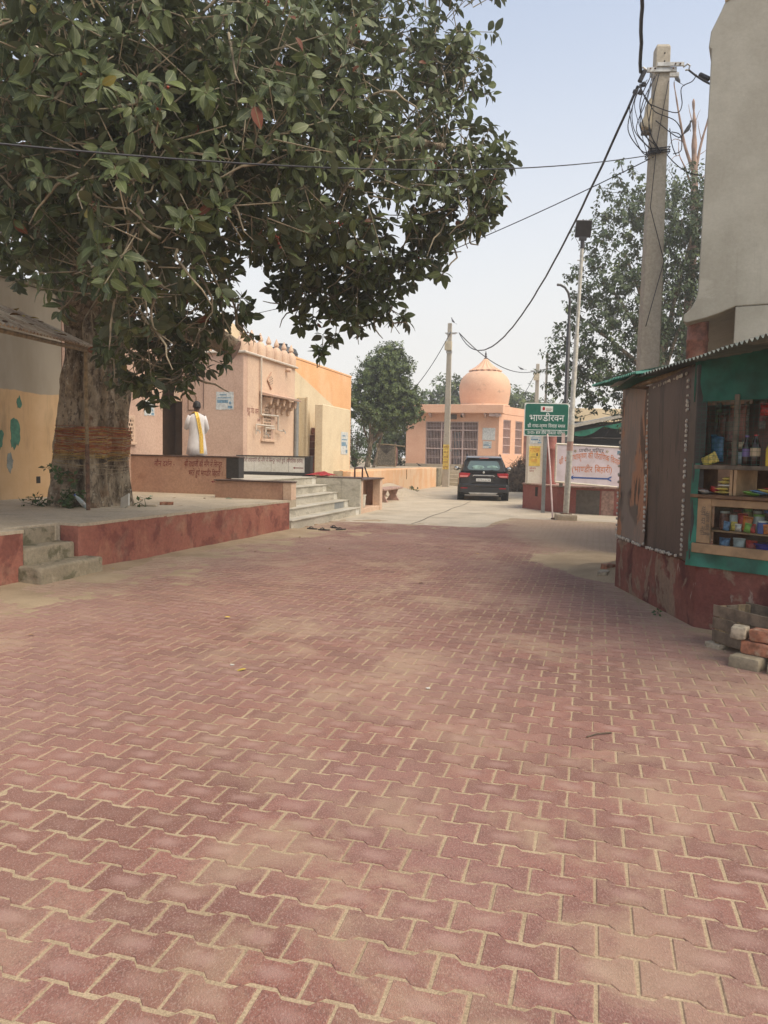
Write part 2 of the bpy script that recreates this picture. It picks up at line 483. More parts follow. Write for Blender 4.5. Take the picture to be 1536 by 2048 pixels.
# ------------------------------------------------------------------ ground
t = NT('earth')
p = t.pos()
c = t.mix(t.ramp(t.noise(p, 0.5, 6, 0.6), 0.35, 0.65), (0.33, 0.25, 0.165), (0.42, 0.33, 0.22))
c = t.mix(t.math('MULTIPLY', t.ramp(t.noise(p, 7, 5, 0.7), 0.55, 0.75), 0.4), c, (0.26, 0.19, 0.12))
t.set(c, 0.95, spec=0.15); t.bump(t.noise(p, 60, 5, 0.7), 0.5, 0.01)
t = NT('sand')
p = t.pos()
c = t.mix(t.ramp(t.noise(p, 2.0, 5, 0.6), 0.3, 0.7), (0.30, 0.225, 0.145), (0.39, 0.30, 0.197))
c = t.mix(0.25, c, t.mix(t.ramp(t.noise(p, 130, 3, 0.7), 0.3, 0.7), (0, 0, 0), (1, 1, 1)), 'OVERLAY')
t.set(c, 0.95, spec=0.15); t.bump(t.noise(p, 180, 4, 0.7), 0.5, 0.004)

mb = MB().add([(-900, -40, -0.03), (900, -40, -0.03), (900, 1500, -0.03), (-900, 1500, -0.03)], [(0, 1, 2, 3)])
tag(obj('ground', mb, 'earth', fix=False), 'bare sandy earth around the paved square', None, kind='structure')

# concrete lane beyond the pavers
mb = MB()
P = [W(16.2, -9), W(16.25, -2.25), W(17.6, -2.2), W(19.15, -1.75), W(19.3, 4.0), W(19.3, 14), W(60, 14), W(60, -9)]
mb.add([(q.x, q.y, 0.004) for q in P], [tuple(range(len(P)))])
road = tag(obj('concrete_road', mb, 'road_concrete', fix=False), 'pale worn concrete lane leading past the parked car', None, kind='structure')
# hairline cracks as thin recessed strips would read: raised lips of patch joints
# ------------------------------------------------------------------ paved square
def kiosk_edge_x(y):
    return 2.95 if y > 6.6 else 2.95 + (6.6 - y) * 0.75
def paved(s, t):
    q = W(s, t)
    if t < -6.15 + 0.052 * max(0, min(s, 14) - 5.5) : return False
    if s > 16.25 and t < -2.25: return False
    if s > 19.2: return False
    if s > 16.25 and t < -2.25 + (s - 16.25) * 0.17: return False
    if t > 4.2: return False
    return True

t = NT('paver_red')
uvn = t.node('ShaderNodeUVMap'); uvn.uv_map = 'UVMap'
geo = t.node('ShaderNodeNewGeometry')
oi = t.node('ShaderNodeObjectInfo')
rnd = t.math('FRACT', t.math('ADD', geo.outputs['Random Per Island'], oi.outputs['Random']))
rnd2 = t.math('FRACT', t.math('MULTIPLY', rnd, 7.31))
p = t.pos()
c = t.mix(rnd, (0.115, 0.036, 0.027), (0.225, 0.085, 0.064))
c = t.mix(t.math('MULTIPLY', t.ramp(t.noise(p, 0.55, 3, 0.5), 0.4, 0.65), 0.6), c, (0.225, 0.11, 0.10))
c = t.mix(t.math('MULTIPLY', t.ramp(t.noise(p, 14, 4, 0.7), 0.45, 0.7), 0.5), c, (0.10, 0.035, 0.032))
c = t.mix(t.math('MULTIPLY', t.ramp(t.noise(t.pos(scale=(1, 0.6, 1), rot=(0, 0, 0.9)), 170, 2, 0.5), 0.54, 0.62), 0.45), c, (0.36, 0.25, 0.215))
c = t.mix(t.math('MULTIPLY', t.ramp(t.noise(t.pos(scale=(1, 0.6, 1), rot=(0, 0, -0.5), loc=(3, 1, 0)), 150, 2, 0.5), 0.55, 0.63), 0.5), c, (0.07, 0.026, 0.024))
# pale scuffed middle of each block
sep = t.node('ShaderNodeSeparateXYZ'); t.L.new(uvn.outputs['UV'], sep.inputs['Vector'])
ax = t.math('MULTIPLY', t.math('SUBTRACT', sep.outputs['X'], 0.5), 2.3); ay = t.math('MULTIPLY', t.math('SUBTRACT', sep.outputs['Y'], 0.5), 3.0)
d2 = t.math('ADD', t.math('MULTIPLY', ax, ax), t.math('MULTIPLY', ay, ay))
ctr = t.ramp(t.math('ADD', d2, t.math('MULTIPLY', t.noise(p, 18, 4, 0.6), 0.9)), 0.25, 1.1, 1.0, 0.0)
c = t.mix(t.math('MULTIPLY', ctr, t.ramp(rnd2, 0.1, 0.95, 0.06, 0.68)), c, (0.34, 0.21, 0.18))
eg = t.math('MAXIMUM', t.math('ABSOLUTE', t.math('SUBTRACT', sep.outputs['X'], 0.5)), t.math('ABSOLUTE', t.math('SUBTRACT', sep.outputs['Y'], 0.5)))
egm = t.ramp(t.math('ADD', eg, t.math('MULTIPLY', t.noise(p, 26, 5, 0.7), 0.26)), 0.575, 0.65)
c = t.mix(t.math('MULTIPLY', egm, 0.7), c, SAND)
# thin blown sand in swept drifts
drift = t.noise(t.pos(scale=(1, 1, 1)), 1.5, 6, 0.68, 0.6)
drift2 = t.noise(t.pos(scale=(1, 0.45, 1), rot=(0, 0, 0.5), loc=(4, 2, 0)), 0.55, 5, 0.6, 0.3)
dm = t.math('MULTIPLY', t.ramp(drift, 0.44, 0.64), t.ramp(drift2, 0.38, 0.62, 0.12, 1.0))
c = t.mix(t.math('MULTIPLY', dm, 0.55), c, SAND)
film = t.ramp(t.noise(p, 0.35, 4, 0.55), 0.3, 0.7, 0.04, 0.26)
c = t.mix(film, c, (0.43, 0.255, 0.20))
tx = t.node('ShaderNodeVectorMath', operation='DOT_PRODUCT'); tx.inputs[1].default_value = (cos(TH), -sin(TH), 0)
t.L.new(t.node('ShaderNodeNewGeometry').outputs['Position'], tx.inputs[0])
edge = t.math('ADD', tx.outputs['Value'], t.math('MULTIPLY', t.noise(p, 1.3, 6, 0.7, 0.5), -2.2))
c = t.mix(t.math('MULTIPLY', t.ramp(edge, -7.2, -5.7, 1.0, 0.0), 0.8), c, SAND)      # sand trodden out from the terrace wall
kx_ = t.node('ShaderNodeSeparateXYZ'); t.L.new(p, kx_.inputs['Vector'])
edge = t.math('ADD', kx_.outputs['X'], t.math('MULTIPLY', t.noise(t.pos(loc=(5, 5, 0)), 1.3, 6, 0.7, 0.5), 1.6))
c = t.mix(t.math('MULTIPLY', t.ramp(edge, 3.1, 3.9), 0.65), c, SAND)
t.set(c, 0.82, spec=0.3)
t.b.inputs['Sheen Weight'].default_value = 0.22; t.b.inputs['Sheen Roughness'].default_value = 0.5; t.b.inputs['Sheen Tint'].default_value = (0.95, 0.74, 0.58, 1)
v = t.node('ShaderNodeTexVoronoi'); v.feature = 'DISTANCE_TO_EDGE'; v.inputs['Scale'].default_value = 170
mpv = t.node('ShaderNodeMapping'); mpv.inputs['Scale'].default_value = (1, 0.45, 1); mpv.inputs['Rotation'].default_value = (0, 0, 0.9)
t.L.new(t.node('ShaderNodeNewGeometry').outputs['Position'], mpv.inputs['Vector']); t.L.new(mpv.outputs['Vector'], v.inputs['Vector'])
t.bump(t.math('ADD', t.ramp(v.outputs['Distance'], 0.0, 0.12), t.math('MULTIPLY', t.noise(p, 260, 3, 0.7), 0.6)), 0.5, 0.004)

PL, PW, PA, JT = 0.226, 0.141, 0.0115, 0.0095        # length, width, zigzag, joint
def paver_outline(inset):
    hl, hw = PL / 2 - JT * .38 - inset, PW / 2 - JT * .62 - inset
    a = PA
    w1, w2 = 0.040, 0.062
    top = [(-hl, hw + a), (-w2, hw + a), (-w1, hw - a), (w1, hw - a), (w2, hw + a), (hl, hw + a)]
    bot = [(x, -y) for x, y in reversed(top)]
    return top[::-1] + bot[::-1]
o0, o1, o2 = paver_outline(0.0), paver_outline(0.0012), paver_outline(0.0045)
n = len(o0)
# rounded corners: nudge the four outer corners in
def soften(o, k):
    return [((x - math.copysign(k, x)) if abs(abs(x) - max(abs(q[0]) for q in o)) < 1e-6 else x, y) for x, y in o]
pv = [(x, y, -0.03) for x, y in o0] + [(x, y, -0.0030) for x, y in o1] + [(x, y, 0.0) for x, y in o2]
pf = [tuple(2 * n + i for i in range(n))]
for r in range(2):
    pf += [(r * n + i, r * n + (i + 1) % n, (r + 1) * n + (i + 1) % n, (r + 1) * n + i) for i in range(n)]
def ccw(poly): return sum(poly[i][0] * poly[(i + 1) % len(poly)][1] - poly[(i + 1) % len(poly)][0] * poly[i][1] for i in range(len(poly))) > 0
if not ccw(o0):
    pf = [f[::-1] for f in pf]
PV = np.array(pv)
PUV = np.stack([PV[:, 0] / PL + 0.5, PV[:, 1] / (PW + 2 * PA) + 0.5], 1)
def set_uv(me, uv_per_vert):
    lay = me.uv_layers.new(name='UVMap')
    li = np.empty(len(me.loops), dtype=np.int32); me.loops.foreach_get('vertex_index', li)
    lay.data.foreach_set('uv', uv_per_vert[li].astype(np.float32).ravel())

rng = random.Random(11)
spots = []
row = 0
s = -1.2
while s < 19.3:
    off = PL / 2 if row % 2 else 0.0
    drift_t = rng.uniform(-0.004, 0.004)
    tt = -6.5 + off + drift_t
    while tt < 4.4:
        if paved(s, tt):
            wob = 0.014 * sin(tt * 0.9 + 0.3 * sin(s)) + 0.010 * sin(s * 0.7 + tt * 0.35)
            zz = 0.0115 + 0.0012 * mnoise.noise(Vector((s * 0.9, tt * 0.9, 0.3))) + rng.gauss(0, 0.0005)
            spots.append((s + wob + rng.gauss(0, 0.0012), tt + 0.012 * sin(s * 0.8) + rng.gauss(0, 0.0012), zz, rng.gauss(0, 0.008), rng.gauss(0, 0.0035), rng.gauss(0, 0.0035)))
        tt += PL
    s += PW
    row += 1

def in_view(q, mx=0.56, my=0.72):
    d = q - Vector((0, 0, CAM_H))
    z = d.dot(fwd)
    if z < 0.3: return None
    x, y = d.dot(right) / z * 1500, d.dot(upv) / z * 1500
    return (x, y, z) if abs(x) < 840 and abs(y) < 1090 else None
near, rest = [], []
for sp in spots:
    iv = in_view(W(sp[0], sp[1]))
    (near if iv else rest).append((iv[2] if iv else 99, sp))
near.sort(key=lambda a: a[0])
rest = [a[1] for a in near[300:]] + [a[1] for a in rest]
near = [a[1] for a in near[:300]]

mb = MB().add([W(-1.3, -6.4, -0.025), W(-1.3, 4.4, -0.025), W(19.3, 4.4, -0.025), W(19.3, -6.4, -0.025)], [(0, 1, 2, 3)])
pavement = tag(obj('pavement', mb, 'earth', fix=False), 'red interlocking block paving with sandy joints', None, kind='structure')

def frame3(sp):
    s, t_, z, rz, rx, ry = sp
    from mathutils import Euler
    return Matrix.Translation(W(s, t_, z)) @ Euler((rx, ry, -TH + rz)).to_matrix().to_4x4()
pm = bpy.data.meshes.new('paver'); pm.from_pydata(pv, [], pf); set_uv(pm, PUV); pm.materials.append(MATS['paver_red'])
for i, sp in enumerate(near):
    o = bpy.data.objects.new('paver', pm); COL.objects.link(o)
    o.parent = pavement
    o.matrix_local = frame3(sp)
allv, allf = [], []
for i, sp in enumerate(rest):
    M4 = np.array(frame3(sp))
    allv.append(PV @ M4[:3, :3].T + M4[:3, 3])
    allf += [tuple(k + i * len(pv) for k in f) for f in pf]
me = bpy.data.meshes.new('pavers'); me.from_pydata(np.concatenate(allv).tolist(), [], allf)
set_uv(me, np.tile(PUV, (len(rest), 1))); me.materials.append(MATS['paver_red'])
part_stuff(link('pavers', me, pavement))

# sand bedding that fills the joints and drifts over the blocks along the walls
STEP = 0.05
ns, nt = int(20.5 / STEP), int(10.8 / STEP)
def sand_z(s, t_):
    q = W(s, t_)
    z = 0.0082 + 0.0009 * mnoise.noise(Vector((q.x * 1.7, q.y * 1.7, 5)))
    d = mnoise.fractal(Vector((q.x * 0.9, q.y * 0.9, 9)), 0.6, 2.0, 4)
    z += 0.003 * max(0.0, d - 0.35)
    wl = t_ - (-6.2 + 0.052 * max(0, min(s, 14) - 5.5))            # distance from the red wall
    if s < 14.5: z += 0.050 * max(0.0, 0.45 + 0.3 * mnoise.noise(Vector((s * 0.8, t_, 2))) - wl * 0.75) ** 2 * 1.3
    if s < 14.5 and wl < 3.0 and s > 5.5:
        z += 0.0085 * max(0, 1 - wl / 2.6) * max(0, 0.35 + mnoise.fractal(Vector((q.x * 1.4, q.y * 1.4, 3)), 0.6, 2, 3))
    kx = kiosk_edge_x(q.y) - q.x                                   # distance from the kiosk wall
    if 4.0 < q.y < 10.0: z += 0.045 * max(0.0, 0.34 + 0.25 * mnoise.noise(Vector((q.x, q.y * 0.9, 7))) - kx * 0.85) ** 2 * 1.5
    if q.y > 9.2: 
        dd = math.hypot(q.x - 3.3, (q.y - 10.9) * 0.7)
        z += 0.016 * max(0, 1.4 - dd) * (0.6 + 0.5 * mnoise.noise(Vector((q.x * 2, q.y * 2, 1))))
    e = (s - 16.25) if t_ < -2.2 else (s - 19.2)
    if abs(e) < 1.3: z += 0.010 * max(0.0, 1 - abs(e) / 1.3) * (0.15 + 1.2 * mnoise.fractal(Vector((q.x * 1.1, q.y * 1.1, 4)), 0.6, 2, 4)) - (0.0075 if e > 0 else 0.0)
    if e > 1.3: z = -0.004
    return z
vs = []
for j in range(ns + 1):
    for i in range(nt + 1):
        s_, t_ = -1.2 + j * STEP, -6.45 + i * STEP
        q = W(s_, t_); vs.append((q.x, q.y, sand_z(s_, t_)))
fs = []
for j in range(ns):
    for i in range(nt):
        if paved(-1.2 + (j + .5) * STEP, -6.45 + (i + .5) * STEP) or (paved(-2.5 + (j + .5) * STEP, -6.45 + (i + .5) * STEP) and -6.45 + i * STEP > -5.7) or (-6.45 + i * STEP < -5.5 and j * STEP < 15.3):
            a = j * (nt + 1) + i
            fs.append((a, a + 1, a + nt + 2, a + nt + 1))
me = bpy.data.meshes.new('sand_bedding'); me.from_pydata(vs, [], fs); me.shade_smooth(); me.materials.append(MATS['sand'])
part_stuff(link('sand_bedding', me, pavement))
# road joints
mb = MB()
for a, b in (((20.2, -5.8), (20.4, -1.9)), ((24.0, -6.0), (24.3, -2.3)), ((16.4, -3.9), (26, -4.05))):
    pts = [W(a[0] + (b[0] - a[0]) * k / 14 + 0.03 * sin(k * 2.1), a[1] + (b[1] - a[1]) * k / 14 + 0.03 * sin(k * 1.3), 0.009) for k in range(15)]
    for k in range(14):
        d = (pts[k + 1] - pts[k]).normalized(); nn = Vector((-d.y, d.x, 0)) * 0.012
        mb.add([pts[k] - nn, pts[k] + nn, pts[k + 1] + nn, pts[k + 1] - nn], [(0, 1, 2, 3)])
obj('road_crack', mb, 'dark_void', road, fix=False)
# ------------------------------------------------------------------ left side: terraces, stairs, temple
def tw(s): return -6.2 + 0.052 * (max(5.5, min(s, 14)) - 5.5)      # face of the red wall
LX = lambda s0, t0: (lambda s, t: (t - t0, s - s0))                 # local xy of a lane point

# back compound wall, two paint bands
t = NT('band_wall')
p = t.pos()
sepz = t.node('ShaderNodeSeparateXYZ'); t.L.new(p, sepz.inputs['Vector'])
low = t.mix(t.ramp(t.noise(p, 1.1, 5, 0.6), 0.35, 0.65), (0.56, 0.36, 0.185), (0.63, 0.43, 0.24))
low = t.mix(t.math('MULTIPLY', t.ramp(t.noise(t.pos(scale=(1, 1, 0.16)), 3.5, 5, 0.65), 0.5, 0.72), 0.55), low, (0.27, 0.19, 0.11))
top = t.mix(t.ramp(t.noise(t.pos(scale=(1, 1, 0.3)), 1.4, 5, 0.6), 0.3, 0.7), (0.30, 0.25, 0.18), (0.39, 0.335, 0.255))
edge = t.math('ADD', sepz.outputs['Z'], t.math('MULTIPLY', t.noise(p, 3, 3), 0.10))
c = t.mix(t.ramp(edge, 2.60, 2.625), low, top)
t.set(c, 0.9, spec=0.25); t.bump(t.noise(p, 40, 5, 0.65), 0.25, 0.012)

wl = sthing('compound_wall', 'tall plastered wall, grey above and ochre below, behind the fig tree trunk', 'wall', 8, -10.1, 0.6)
f = LX(8, -10.1)
mb = MB(); x, y = f(3.0, -10.4); x2, y2 = f(12.6, -10.1); mb.box(x, x2, y, y2, -0.6, 3.9)
obj('wall', mb, 'band_wall', wl, 0.01)
mb = MB(); mb.box(x - .02, x2 + .03, y, y2, 3.9, 3.98); obj('coping', mb, 'old_concrete', wl, 0.01)
simple('peel_green', (0.07, 0.20, 0.13), 0.8, var=0.2, scale=8)
simple('peel_grey', (0.26, 0.28, 0.25), 0.8, var=0.15, scale=8)
def blob(cy, cz, ry, rz, n=22, seed=0):
    r = random.Random(seed)
    return [(cy + ry * cos(2 * pi * k / n) * (0.75 + 0.4 * mnoise.noise(Vector((cos(2*pi*k/n) * 1.5 + seed, sin(2*pi*k/n) * 1.5, 0)))),
             cz + rz * sin(2 * pi * k / n) * (0.75 + 0.45 * mnoise.noise(Vector((cos(2*pi*k/n) * 2.5, sin(2*pi*k/n) * 2.5, seed + 3.0))))) for k in range(n)]
for cy, cz, ry, rz, mt, sd in ((3.33, 1.19, 0.17, 0.36, 'peel_green', 1), (3.45, 1.75, 0.07, 0.14, 'peel_green', 2), (3.2, 0.66, 0.09, 0.22, 'peel_grey', 4), (2.98, 1.1, 0.1, 0.25, 'peel_green', 5)):
    mb = MB(); mb.extr(blob(cy, cz, ry, rz, seed=sd), 0.0, 0.004, 'x')
    tag(obj('peeled_paint', mb, mt, wl), 'patch of older paint showing where the wash peeled')
mb = MB(); mb.box(-0.05, 0.002, 3.86, 3.97, 0.27, 0.40); obj('weep_hole', mb, 'dark_void', wl)

# pink wall with jali window behind the tree, running to the nook
pw = sthing('temple_side_wall', 'pink plastered wall with a pierced window, between tree trunk and nook', 'wall', 14.4, -10.1, 0.6)
mb = MB(); mb.box(-0.35, 0, -1.78, 1.78, -0.6, 3.7)
obj('wall', mb, 'pink_plaster', pw, 0.008)
mb = MB()
for k in range(6): mb.ball((-0.0, random.uniform(0.3, 1.6), random.uniform(.15, 1.3)), (0.004, 0.014, 0.018), 6, 4)
obj('weep_hole', mb, 'dark_void', pw)
win = obj('window', MB().box(-0.02, 0.03, 0.08, 0.16, 1.12, 1.72).box(-0.02, 0.03, 0.53, 0.61, 1.12, 1.72).box(-0.02, 0.03, .16, .53, 1.64, 1.72).box(-0.02, 0.06, 0.05, 0.64, 1.06, 1.12), 'pink_side', pw, 0.006)
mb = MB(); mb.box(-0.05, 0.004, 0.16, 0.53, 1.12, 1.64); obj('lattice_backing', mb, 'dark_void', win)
def jali(y0, y1, z0, z1, x0, x1, pitch=0.07, hole=0.62):
    """pierced stone: a sheet with rows of staggered round-ish holes, solid strips between"""
    mb = MB()
    nz = int((z1 - z0) / pitch); dz = (z1 - z0) / nz
    ny = max(2, int((y1 - y0) / pitch)); dy = (y1 - y0) / ny
    h = hole / 2
    for j in range(nz + 1):
        zc = z0 + j * dz
        mb.box(x0, x1, y0, y1, zc - dz * (0.5 - h) * (0 if j == 0 else 1), zc + dz * (0.5 - h) * (0 if j == nz else 1))
    for j in range(nz):
        off = dy / 2 if j % 2 else 0
        for i in range(ny + 1):
            yc = y0 + i * dy + off
            a, b = max(y0, yc - dy * (0.5 - h)), min(y1, yc + dy * (0.5 - h))
            if b > a + 0.002: mb.box(x0 + .001, x1 - .001, a, b, z0 + (j + 0.5 - h) * dz, z0 + (j + 0.5 + h) * dz)
    return mb
obj('lattice', jali(0.16, 0.53, 1.12, 1.64, 0.006, 0.026, 0.085), 'pink_side', win)

# concrete terrace under the tree
tr = sthing('terrace', 'concrete terrace with a flaking red retaining wall, under the fig tree', 'terrace', 9, -8, 0.0)
f = LX(9, -8)
def strip(s0, s1, back, z0, z1, front=0.0, n=8):
    mb = MB()
    P = [f(s0 + (s1 - s0) * k / n, tw(s0 + (s1 - s0) * k / n) + front) for k in range(n + 1)]
    Q = [f(s1 - (s1 - s0) * k / n, tw(s1 - (s1 - s0) * k / n) - back) for k in range(n + 1)]
    return mb.extr(P[::-1] + Q[::-1], z0, z1)
NS0, NS1 = 6.98, 7.86
obj('retaining_wall', strip(3.0, NS0, 0.28, -0.05, 0.585), 'red_paint', tr, 0.012)
obj('retaining_wall', strip(NS1, 13.8, 0.28, -0.05, 0.585), 'red_paint', tr, 0.012)
mb = MB()
P = [f(3.0, tw(3) - .285), f(NS0, tw(NS0) - .285), f(NS0, tw(NS0) - .34), f(NS1, tw(NS1) - .34), f(NS1, tw(NS1) - .285), f(13.8, tw(13.8) - .285), f(15.2, -6.2), f(15.2, -10.1), f(3.0, -10.1)]
mb.extr(P[::-1], -0.05, 0.600)
obj('floor_slab', mb, 'concrete', tr, 0.01)
def lip(s0, s1):      # uneven plaster lip along the top of the wall
    mb = MB(); n = int((s1 - s0) / 0.12); rings = []
    for k in range(n + 1):
        s = s0 + (s1 - s0) * k / n; r = mnoise.noise(Vector((s * 4, 0, 1)))
        x, y = f(s, tw(s)); h = 0.603 + 0.006 * r; d = 0.004 + 0.012 * r
        rings.append([(x + d, y, h - .035 - .02 * abs(mnoise.noise(Vector((s * 7, 2, 0))))), (x + d, y, h), (x - .30, y, h + .002), (x - .30, y, h - .03)])
    return mb.loft(rings)
obj('plaster_lip', lip(3.0, NS0), 'concrete', tr); obj('plaster_lip', lip(NS1, 13.78), 'concrete', tr)
st3 = sthing('concrete_steps', 'three worn mossy concrete steps cut into the red wall', 'steps', 7.42, -6.2, 0.0)
f2 = LX(7.42, -6.2)
def rough_block(x0, x1, y0, y1, z0, z1, amp=0.018, n=7, seed=0):
    mb = MB(); mb.box(x0, x1, y0, y1, z0, z1)
    me = bpy.data.meshes.new('b'); me.from_pydata(mb.v, [], mb.f)
    bm = bmesh.new(); bm.from_mesh(me)
    bmesh.ops.bevel(bm, geom=bm.edges[:], offset=min(0.03, (z1 - z0) * .15), segments=2, profile=0.5, affect='EDGES')
    bmesh.ops.subdivide_edges(bm, edges=[e for e in bm.edges if e.calc_length() > 0.08], cuts=n, use_grid_fill=True)
    for v in bm.verts:
        d = mnoise.fractal(v.co * 6 + Vector((seed, 0, 0)), 0.6, 2, 4) * amp
        v.co += Vector((v.co.x - (x0 + x1) / 2, v.co.y - (y0 + y1) / 2, v.co.z - (z0 + z1) / 2)).normalized() * d
    bm.normal_update()
    out = MB(); bm.verts.index_update()
    out.add([v.co[:] for v in bm.verts], [tuple(v.index for v in q.verts) for q in bm.faces]); bm.free()
    bpy.data.meshes.remove(me)
    return out
obj('step', rough_block(0.02, 0.38, -0.52, 0.56, -0.05, 0.20, seed=1), 'old_concrete', st3, smooth=True)
obj('step', rough_block(-0.26, 0.075, -0.43, 0.43, -0.05, 0.385, 0.012, seed=2), 'old_concrete', st3, smooth=True)
obj('step', rough_block(-0.6, -0.21, -0.43, 0.43, -0.05, 0.575, 0.010, seed=3), 'old_concrete', st3, smooth=True)

# upper landing
ld = sthing('upper_landing', 'raised pale floor of the temple landing behind the lettered walls', 'terrace', 17, -9, 0.0)
f = LX(17, -9)
a, b = f(15.12, -12.2), f(19.12, -7.28)
obj('floor_slab', MB().box(a[0], b[0], a[1], b[1], 0.0, 0.948), 'marble', ld, 0.006)

# lettered parapet 1
p1 = sthing('lettered_parapet', 'terracotta parapet with dark red painted lettering and a left arrow, below the man', 'parapet', 15.0, -8.75, 0.6)
obj('wall', MB().box(-1.36, 1.03, -0.12, 0.12, -0.02, 0.815), 'terracotta_wash', p1, 0.006)
obj('coping', MB().box(-1.36, 1.35, -0.14, 0.14, 0.815, 0.845), 'coping_brown', p1, 0.005)
obj('granite_end', MB().box(1.033, 1.33, -0.13, 0.13, 0.37, 0.813), 'granite', p1, 0.005)
EX, EZ = (1, 0, 0), (0, 0, 1)
FY = -0.1235
lettering('lettering', 'मौन दश^न -', 'letter_red', p1, (-0.76, FY, 0.59), EX, EZ, width=0.52, height=0.115, shear=0.1)
lettering('lettering', 'श/ी राधाजी की माँग में िस<नदूर', 'letter_red', p1, (0.0, FY, 0.60), EX, EZ, width=0.92, height=0.115, shear=0.1, jitter=0.004)
lettering('lettering', 'भरते हुये भा<णडीर िबहारी ।', 'letter_red', p1, (0.10, FY, 0.40), EX, EZ, width=0.84, height=0.115, shear=0.1, jitter=0.004)
arrow('painted_arrow', 'letter_red', p1, (0.66, FY, 0.28), EX, EZ, 0.27, 0.009, 0.06)

# stair side wall in front of it
sw = sthing('stair_side_wall', 'low terracotta wall with a thin brown coping, left of the marble stairs', 'wall', 14.0, -6.6, 0.6)
obj('wall', MB().box(-0.86, 0.645, -0.11, 0.11, -0.02, 0.345), 'terracotta_wash', sw, 0.006)
obj('coping', MB().box(-0.88, 0.85, -0.14, 0.14, 0.348, 0.372), 'coping_brown', sw, 0.004)
obj('end_post', MB().box(0.648, 0.83, -0.12, 0.13, 0.0, 0.346), 'pink_side', sw, 0.006)

# marble stairs, rising to the left
ss = sthing('marble_stairs', 'flight of five grey marble steps leading up to the landing', 'stairs', 16.2, -5.78, 0.0)
RIS, TRD = 0.19, 0.30
for k in range(5):
    x1 = -TRD * k; x0 = -TRD * (k + 1) - 0.02 if k < 4 else -1.5
    st_ = obj('step', MB().box(x0 - 0.2 if k < 4 else x0 - .02, x1 - 0.012, -2.26, 2.26, RIS * k - (0.0 if k else 0.05), RIS * (k + 1) - 0.026), 'marble', ss)
    obj('tread', MB().box(x0 - 0.03, x1 + 0.016, -2.26, 2.27, RIS * (k + 1) - 0.024, RIS * (k + 1)), 'marble', st_, 0.004)
    obj('white_end', MB().box(x1 - 0.03, x1 - 0.008, 1.98, 2.262, RIS * k + 0.004, RIS * (k + 1) - 0.027), 'white_marble', st_)
    if k in (1,):
        obj('dark_slab', MB().box(x1 - 0.03, x1 - 0.009, 1.2, 1.9, RIS * k + 0.004, RIS * (k + 1) - 0.027), 'pvc_grey', st_)
for i, (xa, xb) in enumerate(((-1.55, -1.05), (-1.045, -0.5), (-0.495, 0.0))):
    obj('flank_panel', MB().box(xa, xb, 2.275, 2.40, -0.02, 0.925), 'marble', ss, 0.003)
obj('flank_coping', MB().box(-1.6, 0.05, 2.27, 2.42, 0.928, 0.952), 'coping_brown', ss, 0.003)

# second lettered panel (marble) in front of the temple wall
p2 = sthing('marble_lettered_parapet', 'grey marble parapet with black border, dark red lettering and left arrow', 'parapet', 18.72, -8.3, 0.95)
obj('wall', MB().box(-1.05, 0.92, -0.07, 0.07, 0.085, 0.49), 'white_marble', p2, 0.003)
obj('base_strip', MB().box(-1.07, 0.92, -0.085, 0.085, 0.0, 0.083), 'granite', p2, 0.003)
obj('coping', MB().box(-1.07, 1.10, -0.10, 0.10, 0.493, 0.525), 'granite', p2, 0.003)
obj('granite_end', MB().box(0.922, 1.09, -0.09, 0.09, 0.0, 0.491), 'granite', p2, 0.003)
for xx in (-.55, -0.05, 0.45):
    obj('slab_joint', MB().box(xx, xx + 0.006, -0.0715, -0.0695, 0.09, 0.488), 'coping_brown', p2)
lettering('lettering', 'का<नहाजी राधारानी की माँग में िस<नदूर भरते हुये (माँगिलक दश^न)', 'letter_red', p2, (-1.02, -0.0725, 0.345), EX, EZ, width=1.88, height=0.095, shear=0.08)
arrow('painted_arrow', 'letter_red', p2, (0.58, -0.0725, 0.21), EX, EZ, 0.30, 0.010, 0.07)

# pier wall with bucket recess right of the stairs
pr = sthing('pier_wall', 'brown recessed pier wall with pink posts, right end of the stairs', 'wall', 19.6, -6.1, 0.0)
obj('post', MB().box(0.10, 0.30, -0.98, -0.78, -0.03, 0.875), 'pink_side', pr, 0.006)
obj('post', MB().box(0.08, 0.30, 0.85, 1.10, -0.03, 0.875), 'pink_side', pr, 0.006)
obj('back_panel', MB().box(-0.25, -0.15, -0.98, 1.10, -0.03, 0.875), 'terracotta_wash', pr)
obj('side_panel', MB().box(-0.15, 0.10, 1.02, 1.098, -0.03, 0.875), 'terracotta_wash', pr)
obj('plinth', MB().box(-0.15, 0.28, -0.777, 0.847, -0.03, 0.12), 'pink_side', pr, 0.006)
obj('coping', MB().box(-1.1, 0.34, -1.0, 1.14, 0.878, 0.91), 'coping_brown', pr, 0.005)
bk = sthing('white_bucket', 'white plastic bucket standing in the recess of the pier wall', 'bucket', 19.25, -5.98, 0.122)
obj('pail', MB().lathe([(0.10, 0), (0.105, 0.01), (0.125, 0.33), (0.137, 0.335), (0.137, 0.36), (0.125, 0.36), (0.12, 0.335), (0.1, 0.02), (0, 0.02)], 20), 'bucket_white', bk, smooth=True)
obj('handle', MB().tube([(0.128 * cos(a), -0.13 * sin(a) , 0.33 - 0.12 * sin(a)) for a in [pi * k / 10 for k in range(11)]], 0.004, 6), 'steel', bk)
fr = sthing('iron_handrail', 'short dark iron frame and leaning rod standing on the pier wall', 'handrail', 19.9, -6.25, 0.91)
obj('frame', MB().tube([(0, -0.42, 0), (0, -0.42, 0.27), (0, 0.28, 0.27), (0, 0.28, 0)], 0.024, 6), 'dark_red_iron', fr)
obj('rod', MB().tube([(0.0, 0.86, 0), (-0.05, 0.64, 0.30)], 0.022, 6), 'black_paint', fr)
cl = MB()
